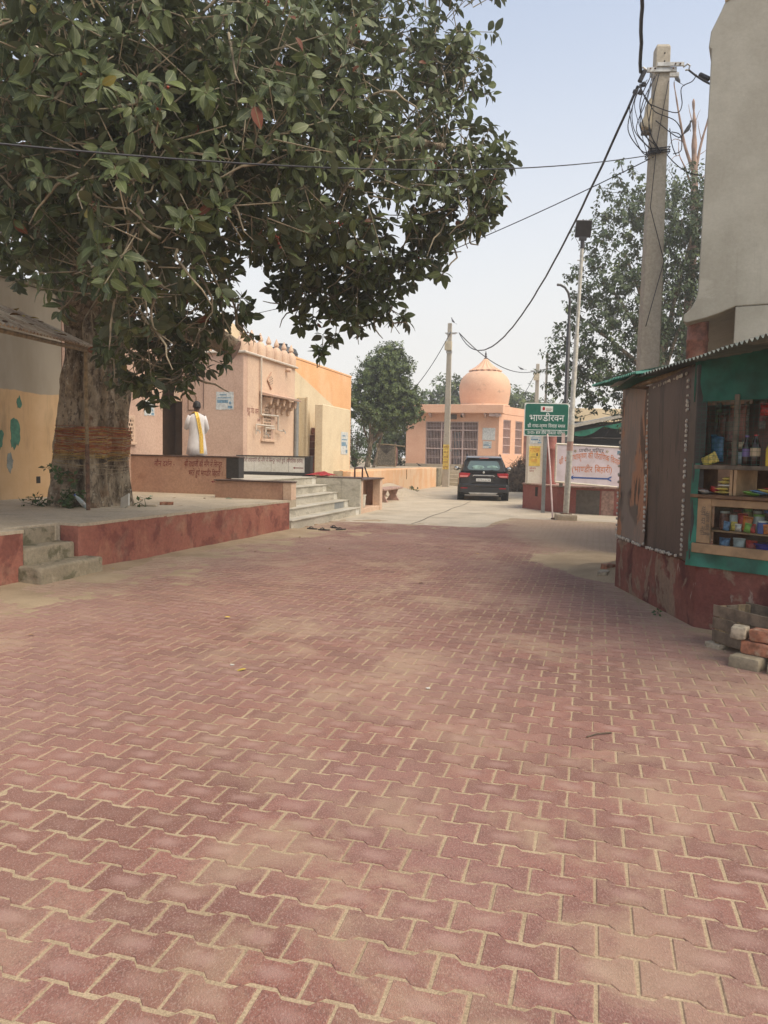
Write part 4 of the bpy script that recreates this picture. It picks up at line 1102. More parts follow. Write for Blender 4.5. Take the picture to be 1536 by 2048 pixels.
def car(name, label, loc, rz, paint, plate=None):
    o = thing(name, label, 'car', loc, rz)
    # local: x right, y forward, rear at y=0; section half-widths by height
    def ring(y, prof):           # prof: list of (halfwidth, z) from sill to roof centre
        pts = [(w, y, z) for w, z in prof]
        return pts + [(-w, y, z) for w, z in reversed(prof)]
    # rear and front stations: (y offset per height gives raked tailgate)
    def body_prof(k):
        return k
    Z = [0.26, 0.42, 0.62, 0.86, 0.98, 1.06]
    secs = [  # y, halfwidths at Z, top
        (0.10, [0.70, 0.80, 0.82, 0.80, 0.78, 0.70]),
        (0.02, [0.78, 0.865, 0.87, 0.86, 0.845, 0.80]),
        (0.12, [0.82, 0.89, 0.895, 0.885, 0.87, 0.835]),
        (0.45, [0.84, 0.895, 0.90, 0.895, 0.88, 0.845]),
        (1.2, [0.84, 0.89, 0.895, 0.89, 0.875, 0.845]),
        (2.4, [0.84, 0.89, 0.895, 0.89, 0.875, 0.84]),
        (3.2, [0.84, 0.895, 0.895, 0.885, 0.86, 0.80]),
        (3.75, [0.80, 0.86, 0.86, 0.82, 0.76, 0.62]),
        (3.97, [0.66, 0.74, 0.74, 0.66, 0.55, 0.42])]
    rings = []
    for i, (y, ws) in enumerate(secs):
        zs = list(Z)
        if i >= 7: zs = [0.26, 0.42, 0.6, 0.80, 0.88, 0.93] if i == 7 else [0.28, 0.4, 0.52, 0.64, 0.7, 0.74]
        rings.append(ring(y, list(zip(ws, zs))))
    b = obj('body', MB().loft(rings), paint, o, smooth=True)
    # greenhouse
    gh = [(0.10, 0.80, 1.00, 0.70, 1.10), (0.20, 0.83, 1.04, 0.655, 1.50), (0.40, 0.84, 1.05, 0.635, 1.585), (1.0, 0.85, 1.05, 0.645, 1.615), (1.9, 0.85, 1.05, 0.64, 1.60), (2.5, 0.84, 1.05, 0.60, 1.48), (3.15, 0.80, 1.03, 0.70, 1.10)]
    rings = []
    for y, w0, z0, w1, z1 in gh:
        rings.append([(w0, y, z0 - .05), (w0, y, z0), ((w0 * .35 + w1 * .65), y, z0 * .35 + z1 * .65), (w1, y, z1 - .02), (w1 * .8, y, z1), (-w1 * .8, y, z1), (-w1, y, z1 - .02), (-(w0 * .35 + w1 * .65), y, z0 * .35 + z1 * .65), (-w0, y, z0), (-w0, y, z0 - .05)])
    cab = obj('cabin', MB().loft(rings), paint, o, smooth=True)
    # rear window: rounded trapezoid on the raked tailgate
    def tg(x, z, off=0.0):      # tailgate plane point
        u_ = (z - 1.08) / (1.5 - 1.08)
        return (x, 0.105 + 0.10 * u_ - off - 0.055 * (1 - min(1, abs(x) / .75) ** 2), z)
    def rtrap(w0, w1, z0, z1, n=7, rad=0.08):
        P = []
        for cx, cz, a0 in ((w0 - rad, z0 + rad, -90), (w1 - rad, z1 - rad, 0), (-w1 + rad, z1 - rad, 90), (-w0 + rad, z0 + rad, 180)):
            for k in range(n): 
                a = radians(a0 + 90 * k / (n - 1)); P.append((cx + rad * cos(a), cz + rad * sin(a)))
        return P
    def panel(name, P, mat, off, parent, depth=0.03):
        cx, cz = sum(p[0] for p in P) / len(P), sum(p[1] for p in P) / len(P)
        outer = [tg(x, z, off) for x, z in P]; mid = [tg(cx + (x - cx) * .5, cz + (z - cz) * .5, off) for x, z in P]
        back = [(a, b_ + depth, c_) for a, b_, c_ in outer]
        n = len(P); c = tg(cx, cz, off)
        fs = [(i, (i + 1) % n, n + (i + 1) % n, n + i) for i in range(n)] + [(n + i, n + (i + 1) % n, 3 * n) for i in range(n)] + [((i + 1) % n, i, 2 * n + i, 2 * n + (i + 1) % n) for i in range(n)]
        return obj(name, MB().add(outer + mid + back + [c], fs), mat, parent, smooth=True)
    tgate = panel('tailgate_trim', rtrap(0.72, 0.66, 1.02, 1.50, rad=0.09), 'plastic_black', 0.015, o, 0.05)
    rw = panel('rear_window', rtrap(0.58, 0.53, 1.10, 1.43, rad=0.11), 'rear_glass', 0.028, o)
    # two flat pale ovals laid on the rear glass
    obj('window_ovals', MB().ball(tg(-0.2, 1.20, 0.031), (0.22, 0.006, 0.075), 14, 8).ball(tg(0.30, 1.21, 0.031), (0.20, 0.006, 0.06), 14, 8), 'pale_green', rw, smooth='all')
    obj('spoiler', MB().extr([(0.10, 1.545), (0.45, 1.60), (0.45, 1.57), (0.12, 1.50), (0.08, 1.52)], -0.62, 0.62, 'x'), paint, o, 0.01)
    obj('brake_lamp', MB().box(-0.16, 0.16, 0.072, 0.085, 1.515, 1.535), 'lamp_pink', o)
    for s in (-1, 1):
        tl = obj('tail_lamp', MB().extr([(s * 0.50, 0.90), (s * 0.56, 0.84), (s * 0.86, 0.82), (s * 0.875, 0.95), (s * 0.84, 1.0), (s * 0.47, 0.985)], -0.035, 0.25, 'y'), 'lamp_red', o, 0.012)
        obj('lens', MB().extr([(s * 0.55, 0.865), (s * 0.60, 0.845), (s * 0.84, 0.85), (s * 0.84, 0.905), (s * 0.55, 0.905)], -0.045, -0.02, 'y'), 'lamp_pink', tl, 0.006)
        obj('reflector', MB().extr([(s * 0.56, 0.44), (s * 0.80, 0.44), (s * 0.80, 0.475), (s * 0.56, 0.475)], -0.055, 0.05, 'y'), 'lamp_red', o, 0.004)
        # mirror
        mi = obj('mirror', MB().ball((s * 1.01, 2.55, 1.12), (0.115, 0.07, 0.085), 14, 8), 'plastic_black', o, smooth='all')
        obj('mirror_glass', MB().ball((s * 1.01, 2.49, 1.12), (0.09, 0.014, 0.065), 14, 6), 'chrome', mi, smooth='all')
        obj('mirror_arm', MB().box(min(s * 0.84, s * 0.93), max(s * 0.84, s * 0.93), 2.53, 2.59, 1.08, 1.12), 'plastic_black', mi)
        obj('roof_rail', MB().tube([(s * 0.60, 0.5, 1.60), (s * 0.60, 0.62, 1.655), (s * 0.60, 1.8, 1.665), (s * 0.59, 1.95, 1.61)], 0.018, 6), 'plastic_black', o, smooth=True)
        # side glass
        sw_ = obj('side_window', MB().extr([(0.42, 1.10), (2.75, 1.08), (2.3, 1.47), (0.55, 1.50)], 0, 0.008, 'x'), 'car_glass', o)
        sw_.location = (s * 0.842, 0, 0)
        sw_.data.transform(Matrix.Translation((0, 0, -1.08))); sw_.location.z = 1.08; sw_.rotation_euler.y = -s * radians(23)
        obj('sill_cladding', MB().box(min(s * .80, s * .915), max(s * .80, s * .915), 0.95, 2.75, 0.24, 0.38), 'plastic_black', o, 0.02)
        for yw in (0.68, 3.18):
            wh = obj('wheel', MB().lathe([(0.30, -0.105), (0.335, -0.095), (0.345, -0.05), (0.345, 0.05), (0.335, 0.095), (0.30, 0.105)], 32), 'tyre', o, smooth=True)
            wh.rotation_euler.y = pi / 2; wh.location = (s * 0.775, yw, 0.345)
            obj('rim', MB().lathe([(0.0, s * 0.09), (0.06, s * 0.09), (0.10, s * 0.07), (0.21, s * 0.085), (0.225, s * 0.10)], 20), 'steel', wh, smooth=True)
            wa = obj('wheel_arch', MB().lathe([(0.38, -0.02), (0.43, -0.02), (0.43, 0.02), (0.38, 0.02)], 32), 'plastic_black', o)
            wa.rotation_euler.y = pi / 2; wa.location = (s * 0.895, yw, 0.36)
    obj('bumper', MB().loft([[(w, y, 0.30), (w, y, 0.50), (w * .98, y, 0.60), (-w * .98, y, 0.60), (-w, y, 0.50), (-w, y, 0.30)] for y, w in ((-0.05, 0.76), (-0.03, 0.86), (0.12, 0.915), (0.34, 0.915))]), 'plastic_black', o, 0.015, smooth=True)
    obj('bumper_face', MB().box(-0.80, 0.80, -0.075, -0.01, 0.505, 0.60), paint, o, 0.02, bseg=2)
    obj('skid_plate', MB().extr([(-0.45, 0.235), (0.45, 0.235), (0.52, 0.30), (-0.52, 0.30)], -0.065, 0.2, 'y'), 'steel', o, 0.008)
    obj('underbody', MB().box(-0.72, 0.72, 0.15, 3.6, 0.21, 0.30), 'plastic_black', o)
    obj('chrome_bar', MB().extr([(-0.40, 0.875), (-0.36, 0.93), (0.36, 0.93), (0.40, 0.875), (0.36, 0.87), (0.34, 0.895), (-0.34, 0.895), (-0.36, 0.87)], -0.03, 0.06, 'y'), 'chrome', o, 0.004)
    obj('badge', MB().ball((0, -0.005, 1.015), (0.038, 0.02, 0.038), 12, 8), 'chrome', o, smooth='all')
    obj('plate_recess', MB().extr([(-0.42, 0.64), (0.42, 0.64), (0.34, 0.80), (-0.34, 0.80)], -0.012, 0.08, 'y'), 'plastic_black', o, 0.006)
    np_ = obj('number_plate', MB().box(-0.26, 0.26, -0.026, -0.014, 0.70, 0.80), 'plate_white', o, 0.004)
    if plate: lettering('plate_number', plate, 'letter_black', np_, (-0.235, -0.0275, 0.722), EX, EZ, width=0.47, height=0.052)
    obj('wiper', MB().tube([tg(0.0, 1.085, 0.05), tg(0.33, 1.11, 0.05)], 0.009, 5), 'plastic_black', o)
    return o
car('parked_car', 'black compact SUV parked with its tail to the square', (3.52, 26.75, 0.0), radians(-6.5), 'car_black', 'UK08AU6748')

# slippers
simple('slipper', (0.035, 0.03, 0.028), 0.8)
def slipper(loc, rz, lab):
    o = thing('slipper', lab, 'slipper', loc, rz, 'slippers left below the marble stairs')
    pts = [(0.035 * cos(a) * (1 + 0.25 * sin(a)), 0.125 * sin(a)) for a in [2 * pi * k / 20 for k in range(20)]]
    obj('sole', MB().extr(pts, 0, 0.022), 'slipper', o, 0.004)
    obj('strap', MB().tube([(-0.04, -0.01, 0.015), (-0.025, 0.03, 0.05), (0, 0.075, 0.03), (0.025, 0.03, 0.05), (0.04, -0.01, 0.015)], 0.008, 6), 'slipper', o)
for a, b, rz, lb in ((14.15, -5.42, 1.1, 'leftmost black slipper on the pavers below the marble stairs'), (14.62, -5.12, 0.7, 'black slipper nearest the stairs, tipped beside the other three'),
                     (14.05, -5.13, 1.5, 'black slipper lying nearest the camera below the stairs'), (14.3, -4.86, 2.2, 'rightmost black slipper of the scattered pair by the stairs')):
    slipper(W(a, b, 0.014), rz, lb)
# ------------------------------------------------------------------ right side: signs, lamps, low wall, shed
gs = thing('green_sign', 'green road sign with white lettering and a rounded white border on one post', 'sign', (4.53, 21.3, 0), radians(-2))
obj('post', MB().box(-0.05, 0.05, 0.03, 0.11, -0.02, 3.05), 'pvc_grey', gs, 0.008)
def rrect(w, h, r, n=5):
    P = []
    for cx, cz, a0 in ((w / 2 - r, -h / 2 + r, -90), (w / 2 - r, h / 2 - r, 0), (-w / 2 + r, h / 2 - r, 90), (-w / 2 + r, -h / 2 + r, 180)):
        for k in range(n):
            a = radians(a0 + 90 * k / (n - 1)); P.append((cx + r * cos(a), cz + r * sin(a)))
    return P
SZ = 2.64
bd = obj('board', MB().extr([(x, z + SZ) for x, z in rrect(1.25, 0.93, 0.03)], 0.0, 0.025, 'y'), 'sign_white', gs)
obj('green_face', MB().extr([(x, z + SZ) for x, z in rrect(1.20, 0.88, 0.07)], -0.004, -0.0005, 'y'), 'sign_green', bd)
obj('white_line', MB().box(-0.595, 0.595, -0.0065, -0.0045, SZ - 0.30, SZ - 0.285), 'letter_white', bd)
em = obj('emblem_panel', MB().box(-0.17, 0.17, -0.0065, -0.0045, SZ + 0.22, SZ + 0.38), 'sign_white', bd)
obj('emblem', MB().extr(blob(-0.09, SZ + 0.30, 0.06, 0.07, 18, 3), -0.0085, -0.007, 'y'), 'lamp_red', em)
obj('emblem_text', MB().box(-0.02, 0.15, -0.0085, -0.007, SZ + 0.29, SZ + 0.31).box(-0.02, 0.12, -0.0085, -0.007, SZ + 0.25, SZ + 0.265), 'stone_bench', em)
lettering('lettering', 'भा<णडीरवन', 'letter_white', bd, (-0.49, -0.0065, SZ - 0.04), EX, EZ, width=0.98, height=0.165)
lettering('lettering', 'श/ी राधा-कृ<षण िववाह <सथल', 'letter_white', bd, (-0.53, -0.0065, SZ - 0.22), EX, EZ, width=1.06, height=0.085)
lettering('lettering', 'उ०प/० ब/ज तीथ^ िवकास पिरषद', 'letter_white', bd, (-0.53, -0.0065, SZ - 0.41), EX, EZ, width=1.06, height=0.08)

fp = thing('floodlight_pole', 'tall galvanised pole on a concrete block with a square floodlight on top', 'lamp post', (4.58, 18.85, 0), radians(-6))
fp.rotation_euler.y = radians(1.3)
obj('plinth', rough_block(-0.26, 0.26, -0.20, 0.25, -0.03, 0.16, 0.006, 4, 7), 'concrete', fp, smooth=True)
obj('base_plate', MB().box(-0.13, 0.13, -0.11, 0.15, 0.16, 0.185), 'rust', fp, 0.004)
obj('pole', MB().lathe([(0.075, 0.18), (0.075, 2.6), (0.062, 2.62), (0.06, 4.6), (0.045, 4.64), (0.042, 6.75), (0, 6.76)], 16, (0, 0.02, 0)), 'galvanised', fp, smooth=True)
simple('band_pink', (0.50, 0.30, 0.24), 0.7); 
obj('painted_band', MB().lathe([(0.078, 1.75), (0.078, 1.98)], 16, (0, .02, 0)), 'band_pink', fp, smooth=True)
obj('painted_band', MB().lathe([(0.078, 1.985), (0.078, 2.4)], 16, (0, .02, 0)), 'limewash', fp, smooth=True)
obj('peg', MB().tube([(-0.1, 0.02, 6.42), (0.1, 0.02, 6.42)], 0.012, 6), 'galvanised', fp)
obj('bracket', MB().tube([(0, 0.02, 6.7), (0, 0.02, 6.92)], 0.05, 10).box(-0.09, 0.09, -0.03, 0.07, 6.9, 6.98), 'black_paint', fp)
fh = obj('floodlight', MB().cbox((0, 0.0, 7.17), (0.38, 0.09, 0.40), (radians(20), 0, 0)), 'black_paint', fp, 0.012)
t = NT('lamp_glass'); t.set((0.42, 0.42, 0.38), 0.15)
obj('glass', MB().cbox((0, -0.055, 7.215), (0.27, 0.012, 0.22), (radians(20), 0, 0)), 'lamp_glass', fh)
fins = MB()
for k in range(7): obj('cooling_fin', MB().cbox((-0.15 + .05 * k, 0.07, 7.15), (0.012, 0.05, 0.3), (radians(20), 0, 0)), 'black_paint', fh)

sk = thing('striped_stick', 'thin pale pink stick leaning against the banner by the lamp plinth', 'stick', (4.29, 19.0, 0))
obj('stick', MB().tube([(0, 0, -0.01), (0.04, 0.7, 1.3), (0.09, 1.4, 2.2)], 0.022, 8), 'bars_pink', sk, smooth=True)
obj('foot', MB().lathe([(0.05, 0), (0.05, 0.03), (0.03, 0.05)], 10), 'rust', sk)

bl = thing('curved_street_lamp', 'dark thin street lamp post with a swan neck, behind the green sign', 'lamp post', (5.94, 25.0, 0))
obj('post', MB().lathe([(0.085, 0), (0.085, 3.2), (0.07, 3.22), (0.07, 5.9), (0.05, 5.93), (0.045, 6.5)], 14), 'black_paint', bl, smooth=True)
obj('neck', MB().tube([(0, 0, 6.5), (-0.0, 0, 6.75), (-0.06, 0, 6.98), (-0.17, 0, 7.14), (-0.32, 0, 7.22), (-0.44, 0, 7.23)], 0.04, 8), 'black_paint', bl, smooth=True)
tpz = thing('solar_lamp', 'thin grey pole with a flat lamp arm, left of the dark street lamp', 'lamp post', (6.32, 30.0, 0))
obj('pole', MB().lathe([(0.05, 0), (0.045, 5.75), (0, 5.76)], 10), 'galvanised', tpz, smooth=True)
obj('arm', MB().tube([(0, 0, 5.6), (0.25, 0, 5.82)], 0.025, 6), 'galvanised', tpz)
obj('lamp_head', MB().cbox((0.48, 0, 5.98), (0.5, 0.2, 0.05), (0, radians(-18), 0)), 'black_paint', tpz, 0.01)

# low red wall and what stands on it (corners follow the kerb)
lw = thing('low_red_wall', 'low dull red wall with a flat coping, below the banner', 'wall', (4.3, 23.3, 0))
P = [(0, 0), (0.68, -1.72), (1.0, -2.0), (2.6, -2.9), (4.6, -2.9), (4.6, 1.5), (0.5, 1.5)]
obj('wall', MB().extr(P, -0.03, 0.74), 'low_wall_red', lw, 0.01)
Pc = [(-0.04, -0.02), (0.66, -1.78), (0.98, -2.06), (2.6, -2.96), (4.64, -2.96), (4.64, 1.5), (0.5, 1.5)]
obj('coping', MB().extr(Pc, 0.743, 0.785), 'stone_bench', lw, 0.006)
d = Vector((0.68, -1.72, 0)).normalized()
obj('drain_hole', MB().cbox((0.28, -0.715, 0.55), (0.12, 0.02, 0.28), (0, 0, math.atan2(d.y, d.x))), 'dark_void', lw)
d = Vector((1.6, -0.9, 0)).normalized(); nrm = Vector((d.y, -d.x, 0))
obj('cement_patch', MB().cbox(Vector((1.42, -2.24, 0.34)) + nrm * 0.002, (0.66, 0.012, 0.68), (0, 0, math.atan2(d.y, d.x))), 'door_grey', lw)
obj('faded_patch', MB().cbox(Vector((1.9, -2.505, 0.34)) + nrm * 0.002, (0.34, 0.012, 0.68), (0, 0, math.atan2(d.y, d.x))), 'stone_bench', lw)
ww = thing('white_gate_pier', 'whitewashed pier with notices, beside the dull red column', 'pier', (4.58, 22.95, 0.78))
obj('pier', MB().box(-0.25, 0.26, -0.15, 0.2, 0, 1.55), 'limewash', ww, 0.01)
yp = thing('yellow_poster', 'yellow poster with orange print on the whitewashed pier', 'poster', (4.53, 22.795, 1.62))
obj('paper', MB().box(-0.17, 0.17, -0.004, 0, -0.30, 0.30), 'poster_yellow', yp)
lettering('lettering', 'गोपाल', 'letter_orange', yp, (-0.145, -0.0055, 0.10), EX, EZ, width=0.28, height=0.13)
arrow('printed_arrow', 'letter_red', yp, (-0.13, -0.0055, -0.03), EX, EZ, 0.2, 0.008, 0.03)
obj('printed_block', MB().box(0.05, 0.09, -0.0065, -0.0045, 0.0, 0.09), 'letter_black', yp)
lettering('lettering', 'गोविंद', 'letter_orange', yp, (-0.12, -0.0055, -0.19), EX, EZ, width=0.2, height=0.08)
poster('pier_poster', 'small blue and white poster above the yellow one on the pier', (4.55, 22.795, 2.13), 0, 0.36, 0.28, 9)
lettering('lettering', 'सेवा', 'lamp_red', ww, (-0.2, -0.153, 0.44), EX, EZ, width=0.2, height=0.05)
lettering('lettering', 'दान', 'lamp_red', ww, (-0.2, -0.153, 0.36), EX, EZ, width=0.14, height=0.05)
rc = thing('red_column', 'dull red moulded gate column behind the green sign post', 'column', (5.02, 22.75, 0.78))
obj('shaft', MB().lathe([(0.17, 0), (0.17, 0.1), (0.15, 0.14), (0.15, 1.0), (0.17, 1.03), (0.17, 1.1), (0.15, 1.13), (0.15, 1.7), (0.18, 1.76), (0.2, 1.9)], 18), 'low_wall_red', rc, smooth=True)
# painted banner on a frame
bn_ = thing('direction_banner', 'pale pink framed signboard with orange lettering and a blue left arrow', 'sign', (4.76, 20.85, 0.0), radians(-1))
obj('panel', MB().extr([(0.0, 0.93), (1.86, 0.80), (1.86, 1.87), (0.0, 1.94)], 0, 0.02, 'y'), 'banner_pink', bn_)
FRM = [((-0.0, 1.96), (1.9, 1.89)), ((-0.0, 0.91), (1.9, 0.78))]
for (x0, z0), (x1, z1) in FRM: obj('frame_bar', MB().tube([(x0 - .03, 0.0, z0), (x1, 0.0, z1)], 0.026, 4), 'limewash', bn_)
obj('frame_bar', MB().tube([(-0.025, 0, 0.93), (-0.025, 0, 1.95)], 0.026, 4), 'limewash', bn_); obj('frame_bar', MB().tube([(1.885, 0, 0.80), (1.885, 0, 1.88)], 0.026, 4), 'limewash', bn_)
for x in (0.12, 0.28): obj('hanger', MB().box(x, x + 0.09, 0.03, 0.06, 1.9, 2.25), 'bars_pink', bn_)
for x, hz in ((0.1, 0.93), (1.3, 0.84)): obj('leg', MB().box(x, x + 0.09, 0.0, 0.06, 0.76, hz - 0.03), 'door_grey', bn_)
lettering('lettering', 'प/ाचीन मि<नदर', 'letter_black', bn_, (0.60, -0.003, 1.745), EX, (0, 0, 1), width=0.68, height=0.085, shear=0.05)
lettering('lettering', 'श/ी श/ी राधाकृ<षण की पौरािणक िववाह', 'letter_orange', bn_, (0.06, -0.003, 1.37), EX, EZ, width=1.70, height=0.15, arc=0.20)
lettering('lettering', '(भा<णडीर िबहारी)', 'letter_orange', bn_, (0.42, -0.003, 1.19), EX, EZ, width=1.12, height=0.15)
for x in (0.5, 1.38): obj('flower_mark', MB().extr([(x + .04 * cos(a) * (1 + .3 * cos(5 * a)), 1.77 + .04 * sin(a) * (1 + .3 * cos(5 * a))) for a in [2 * pi * k / 20 for k in range(20)]], -0.003, -0.001, 'y'), 'cot_rope', bn_)
arrow('blue_arrow', 'letter_blue', bn_, (0.36, -0.003, 1.04), (1, 0, -0.02), EZ, 1.05, 0.022, 0.13, tail=True)
obj('corner_label', MB().box(1.66, 1.80, -0.004, -0.001, 1.70, 1.80), 'poster_blue', bn_)

# shed with pale sheet roof and dark open side, beige wall beyond
sd = thing('open_shed', 'dark open shed with a pale sheet roof, behind the banner', 'shed', (8.3, 28.0, 0.0))
obj('roof', MB().extr([(-1.5, 2.70), (4, 3.95), (4, 4.02), (-1.5, 2.82)], -0.6, 5.5, 'y'), 'galvanised', sd)
simple('tarp_green', (0.015, 0.17, 0.105), 0.6, var=0.2, scale=3)
obj('green_valance', MB().sheet(lambda u, v: (-1.4 + 5 * u, -0.45 + 0.05 * sin(u * 40), 2.55 + 1.1 * u - 0.22 * v * abs(sin(u * 12 + .6))), 60, 2), 'tarp_green', sd, fix=False)
obj('truss', MB().tube([(-1.4, -0.3, 2.6), (3.8, -0.3, 3.75)], 0.03, 5).tube([(-1.4, -0.3, 2.35), (3.8, -0.3, 2.35)], 0.03, 5), 'black_paint', sd)
for k in range(5): obj('strut', MB().tube([(-1.0 + .7 * k, -.3, 2.35), (-.65 + .7 * k, -.3, 2.75 + .15 * k)], 0.02, 5), 'black_paint', sd)
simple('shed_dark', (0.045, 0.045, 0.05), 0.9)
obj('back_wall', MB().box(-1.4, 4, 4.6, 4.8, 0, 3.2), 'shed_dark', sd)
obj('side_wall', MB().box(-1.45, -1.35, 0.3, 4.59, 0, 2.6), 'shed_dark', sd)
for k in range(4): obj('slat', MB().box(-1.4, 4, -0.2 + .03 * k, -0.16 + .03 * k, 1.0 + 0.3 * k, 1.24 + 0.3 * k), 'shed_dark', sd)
bw = thing('beige_wall', 'plain beige boundary wall behind the shed, under the leafy tree', 'wall', (11, 38, 0))
obj('wall', MB().box(-2.3, 8, 0, 0.3, 0, 4.15), 'cream_plaster', bw, 0.02)

# ------------------------------------------------------------------ kiosk
simple('board_brown', (0.20, 0.115, 0.07), 0.75, var=0.25, scale=3)
t = NT('stained_board')
p = t.pos()
c = t.mix(t.ramp(t.noise(t.pos(scale=(1, 1, 0.7), loc=(0.4, 2.75, 1.15)), 2.6, 4, 0.55), 0.50, 0.57), (0.37, 0.185, 0.10), (0.115, 0.095, 0.08))
c = t.mix(t.math('MULTIPLY', t.ramp(t.noise(t.pos(scale=(1, 3, 0.55), loc=(2, 0, 1)), 2.9, 6, 0.65), 0.49, 0.56), 0.85), c, (0.035, 0.026, 0.022))
c = t.mix(t.math('MULTIPLY', t.ramp(t.noise(t.pos(loc=(7, 1, 4)), 1.3, 3, 0.5), 0.54, 0.60), 0.8), c, (0.22, 0.19, 0.165))
t.set(c, 0.6, spec=0.35); t.bump(t.noise(p, 20, 4), 0.2, 0.01)
t = NT('dark_board')
p = t.pos()
c = t.mix(t.ramp(t.noise(t.pos(scale=(1, 1, 0.4)), 1.6, 5, 0.6), 0.35, 0.65), (0.045, 0.032, 0.028), (0.085, 0.058, 0.05))
c = t.mix(t.math('MULTIPLY', t.ramp(t.noise(t.pos(scale=(1, 4, 0.5), loc=(1, 1, 1)), 2.0, 6, 0.65), 0.52, 0.6), 0.8), c, (0.018, 0.015, 0.014))
t.set(c, 0.5, spec=0.4); t.bump(t.noise(p, 25, 4), 0.2, 0.01)
simple('cord_white', (0.55, 0.52, 0.44), 0.8, var=0.2, scale=30)
simple('tarp_kiosk', (0.012, 0.155, 0.105), 0.45, var=0.25, scale=4, bump=0.3, bscale=9)
simple('net_green', (0.008, 0.09, 0.062), 0.7, var=0.2, scale=6)
simple('ply', (0.34, 0.225, 0.12), 0.6, var=0.15, scale=7)
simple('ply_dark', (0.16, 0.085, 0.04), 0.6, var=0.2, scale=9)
simple('plank_grey', (0.14, 0.115, 0.085), 0.85, var=0.25, scale=9)
t = NT('roof_green')
p = t.pos()
c = t.mix(t.ramp(t.noise(p, 3, 5, 0.6), 0.4, 0.7), (0.02, 0.13, 0.09), (0.04, 0.19, 0.14))
geo_ = t.node('ShaderNodeNewGeometry')
t.set(c, 0.5)
simple('roof_grey_green', (0.085, 0.105, 0.092), 0.6, 0.2, var=0.2, scale=4, dirt=(0.20, 0.18, 0.15))
kb = thing('kiosk', 'roadside kiosk with dark side boards, green tarpaulin front and corrugated roof', 'kiosk', (2.84, 6.75, 0.0))
BE = Vector((0.6198, -0.7848, 0)); BN = Vector((0.7848, 0.6198, 0)); BRZ = math.atan2(BE.y, BE.x)
def BP(x, y, z): return BE * x + BN * y + Vector((0, 0, z))     # shop-front frame inside the kiosk frame
END = 1.9
# base wall, one polygon: far corner, bend, right end, back
P = [(-0.05, 2.2), (0.0, 0.0), tuple((BE * END)[:2]), tuple((BE * END + BN * 1.9)[:2]), (2.6, 2.7)]
obj('base_wall', MB().extr(P, -0.05, 0.585), 'kiosk_red_paint', kb, 0.02, bseg=2)
# side boards hung along the lane
b1 = obj('side_board', MB().sheet(lambda u, v: (-0.045 + 0.02 * sin(v * 5) * u, 2.2 - 0.93 * u, 0.60 + (1.78 - .12 * u) * v), 10, 14), 'stained_board', kb, fix=False, smooth='all')
b2 = obj('side_board', MB().sheet(lambda u, v: (-0.045 + 0.025 * sin(v * 4 + 1) * (1 - u), 1.25 - 1.05 * u, 0.585 + .03 * u + (1.72 + .06 * u) * v), 10, 14), 'dark_board', kb, fix=False, smooth='all')
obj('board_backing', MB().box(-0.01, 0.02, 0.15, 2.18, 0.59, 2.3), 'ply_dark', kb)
obj('far_side', MB().extr([(0.03, 2.17), (2.5, 2.6), (2.5, 2.66), (0.03, 2.22)], 0.58, 2.4), 'board_brown', kb)
# white cord stitches along the board edges, each a short slanted strip
r = random.Random(3)
sm = mesh_of('stitch', MB().box(-0.012, 0.002, -0.014, 0.014, -0.011, 0.011), 'cord_white')
def stitch_line(y0, z0, y1, z1, n, par):
    for k in range(n):
        if r.random() < 0.12: continue
        u_ = (k + r.uniform(-.25, .25)) / n
        o = link('stitch', sm, par, (-0.055, y0 + (y1 - y0) * u_, z0 + (z1 - z0) * u_))
        o.rotation_euler.x = r.uniform(-.9, .9); o.scale = (1, r.uniform(.7, 1.6), r.uniform(.7, 1.3))
stitch_line(1.24, 0.63, 1.28, 2.26, 34, b1); stitch_line(2.18, 0.62, 2.18, 2.3, 26, b1); stitch_line(2.17, 0.62, 1.30, 0.60, 18, b1)
stitch_line(1.2, 0.60, 0.22, 0.625, 17, b2); stitch_line(0.21, 0.65, 0.24, 2.3, 36, b2); stitch_line(1.22, 2.27, 0.25, 2.33, 20, b2)
obj('corner_post', MB().box(-0.06, 0.04, 0.02, 0.17, 0.6, 2.38), 'black_paint', kb, 0.006)
# green tarpaulin round the front
def bsheet(x0, x1, z0, z1, y=0.0, amp=0.012, nx=26, nz=18, seed=0):
    return MB().sheet(lambda u, v: tuple(BP(x0 + (x1 - x0) * u, y + amp * mnoise.noise(Vector((u * 5 * (x1 - x0) + seed, v * 4 * (z1 - z0), seed))), z0 + (z1 - z0) * v)), nx, nz)
obj('tarp_strip', bsheet(-0.07, -0.0, 0.62, 1.50, -0.025, 0.02, 5, 16, 1), 'tarp_kiosk', kb, fix=False, smooth='all')
obj('tarp_strip', bsheet(-0.09, END, 0.575, 0.70, -0.035, 0.03, 60, 6, 2), 'tarp_kiosk', kb, fix=False, smooth='all')
obj('curtain', bsheet(-0.1, END, 2.05, 2.46, -0.005, 0.04, 50, 8, 3), 'net_green', kb, fix=False, smooth='all')
def bbox(x0, x1, y0, y1, z0, z1):
    mb = MB().box(x0, x1, y0, y1, z0, z1)
    mb.v = [tuple(BP(*p)) for p in mb.v]
    return mb
obj('counter_stile', bbox(-0.0, 0.125, -0.03, 0.0, 0.79, 1.19), 'ply', kb, 0.004)
obj('counter_rail', bbox(0.126, END, -0.03, 0.0, 1.125, 1.19), 'ply', kb, 0.004)
obj('counter_sill', bbox(-0.03, END, -0.05, 0.0, 0.70, 0.785), 'ply', kb, 0.004)
obj('counter_ledge', bbox(-0.06, END, -0.06, 0.4, 1.195, 1.225), 'ply_dark', kb, 0.004)
obj('upper_plank', bbox(-0.06, END, -0.03, 0.28, 1.45, 1.487), 'plank_grey', kb, 0.004)
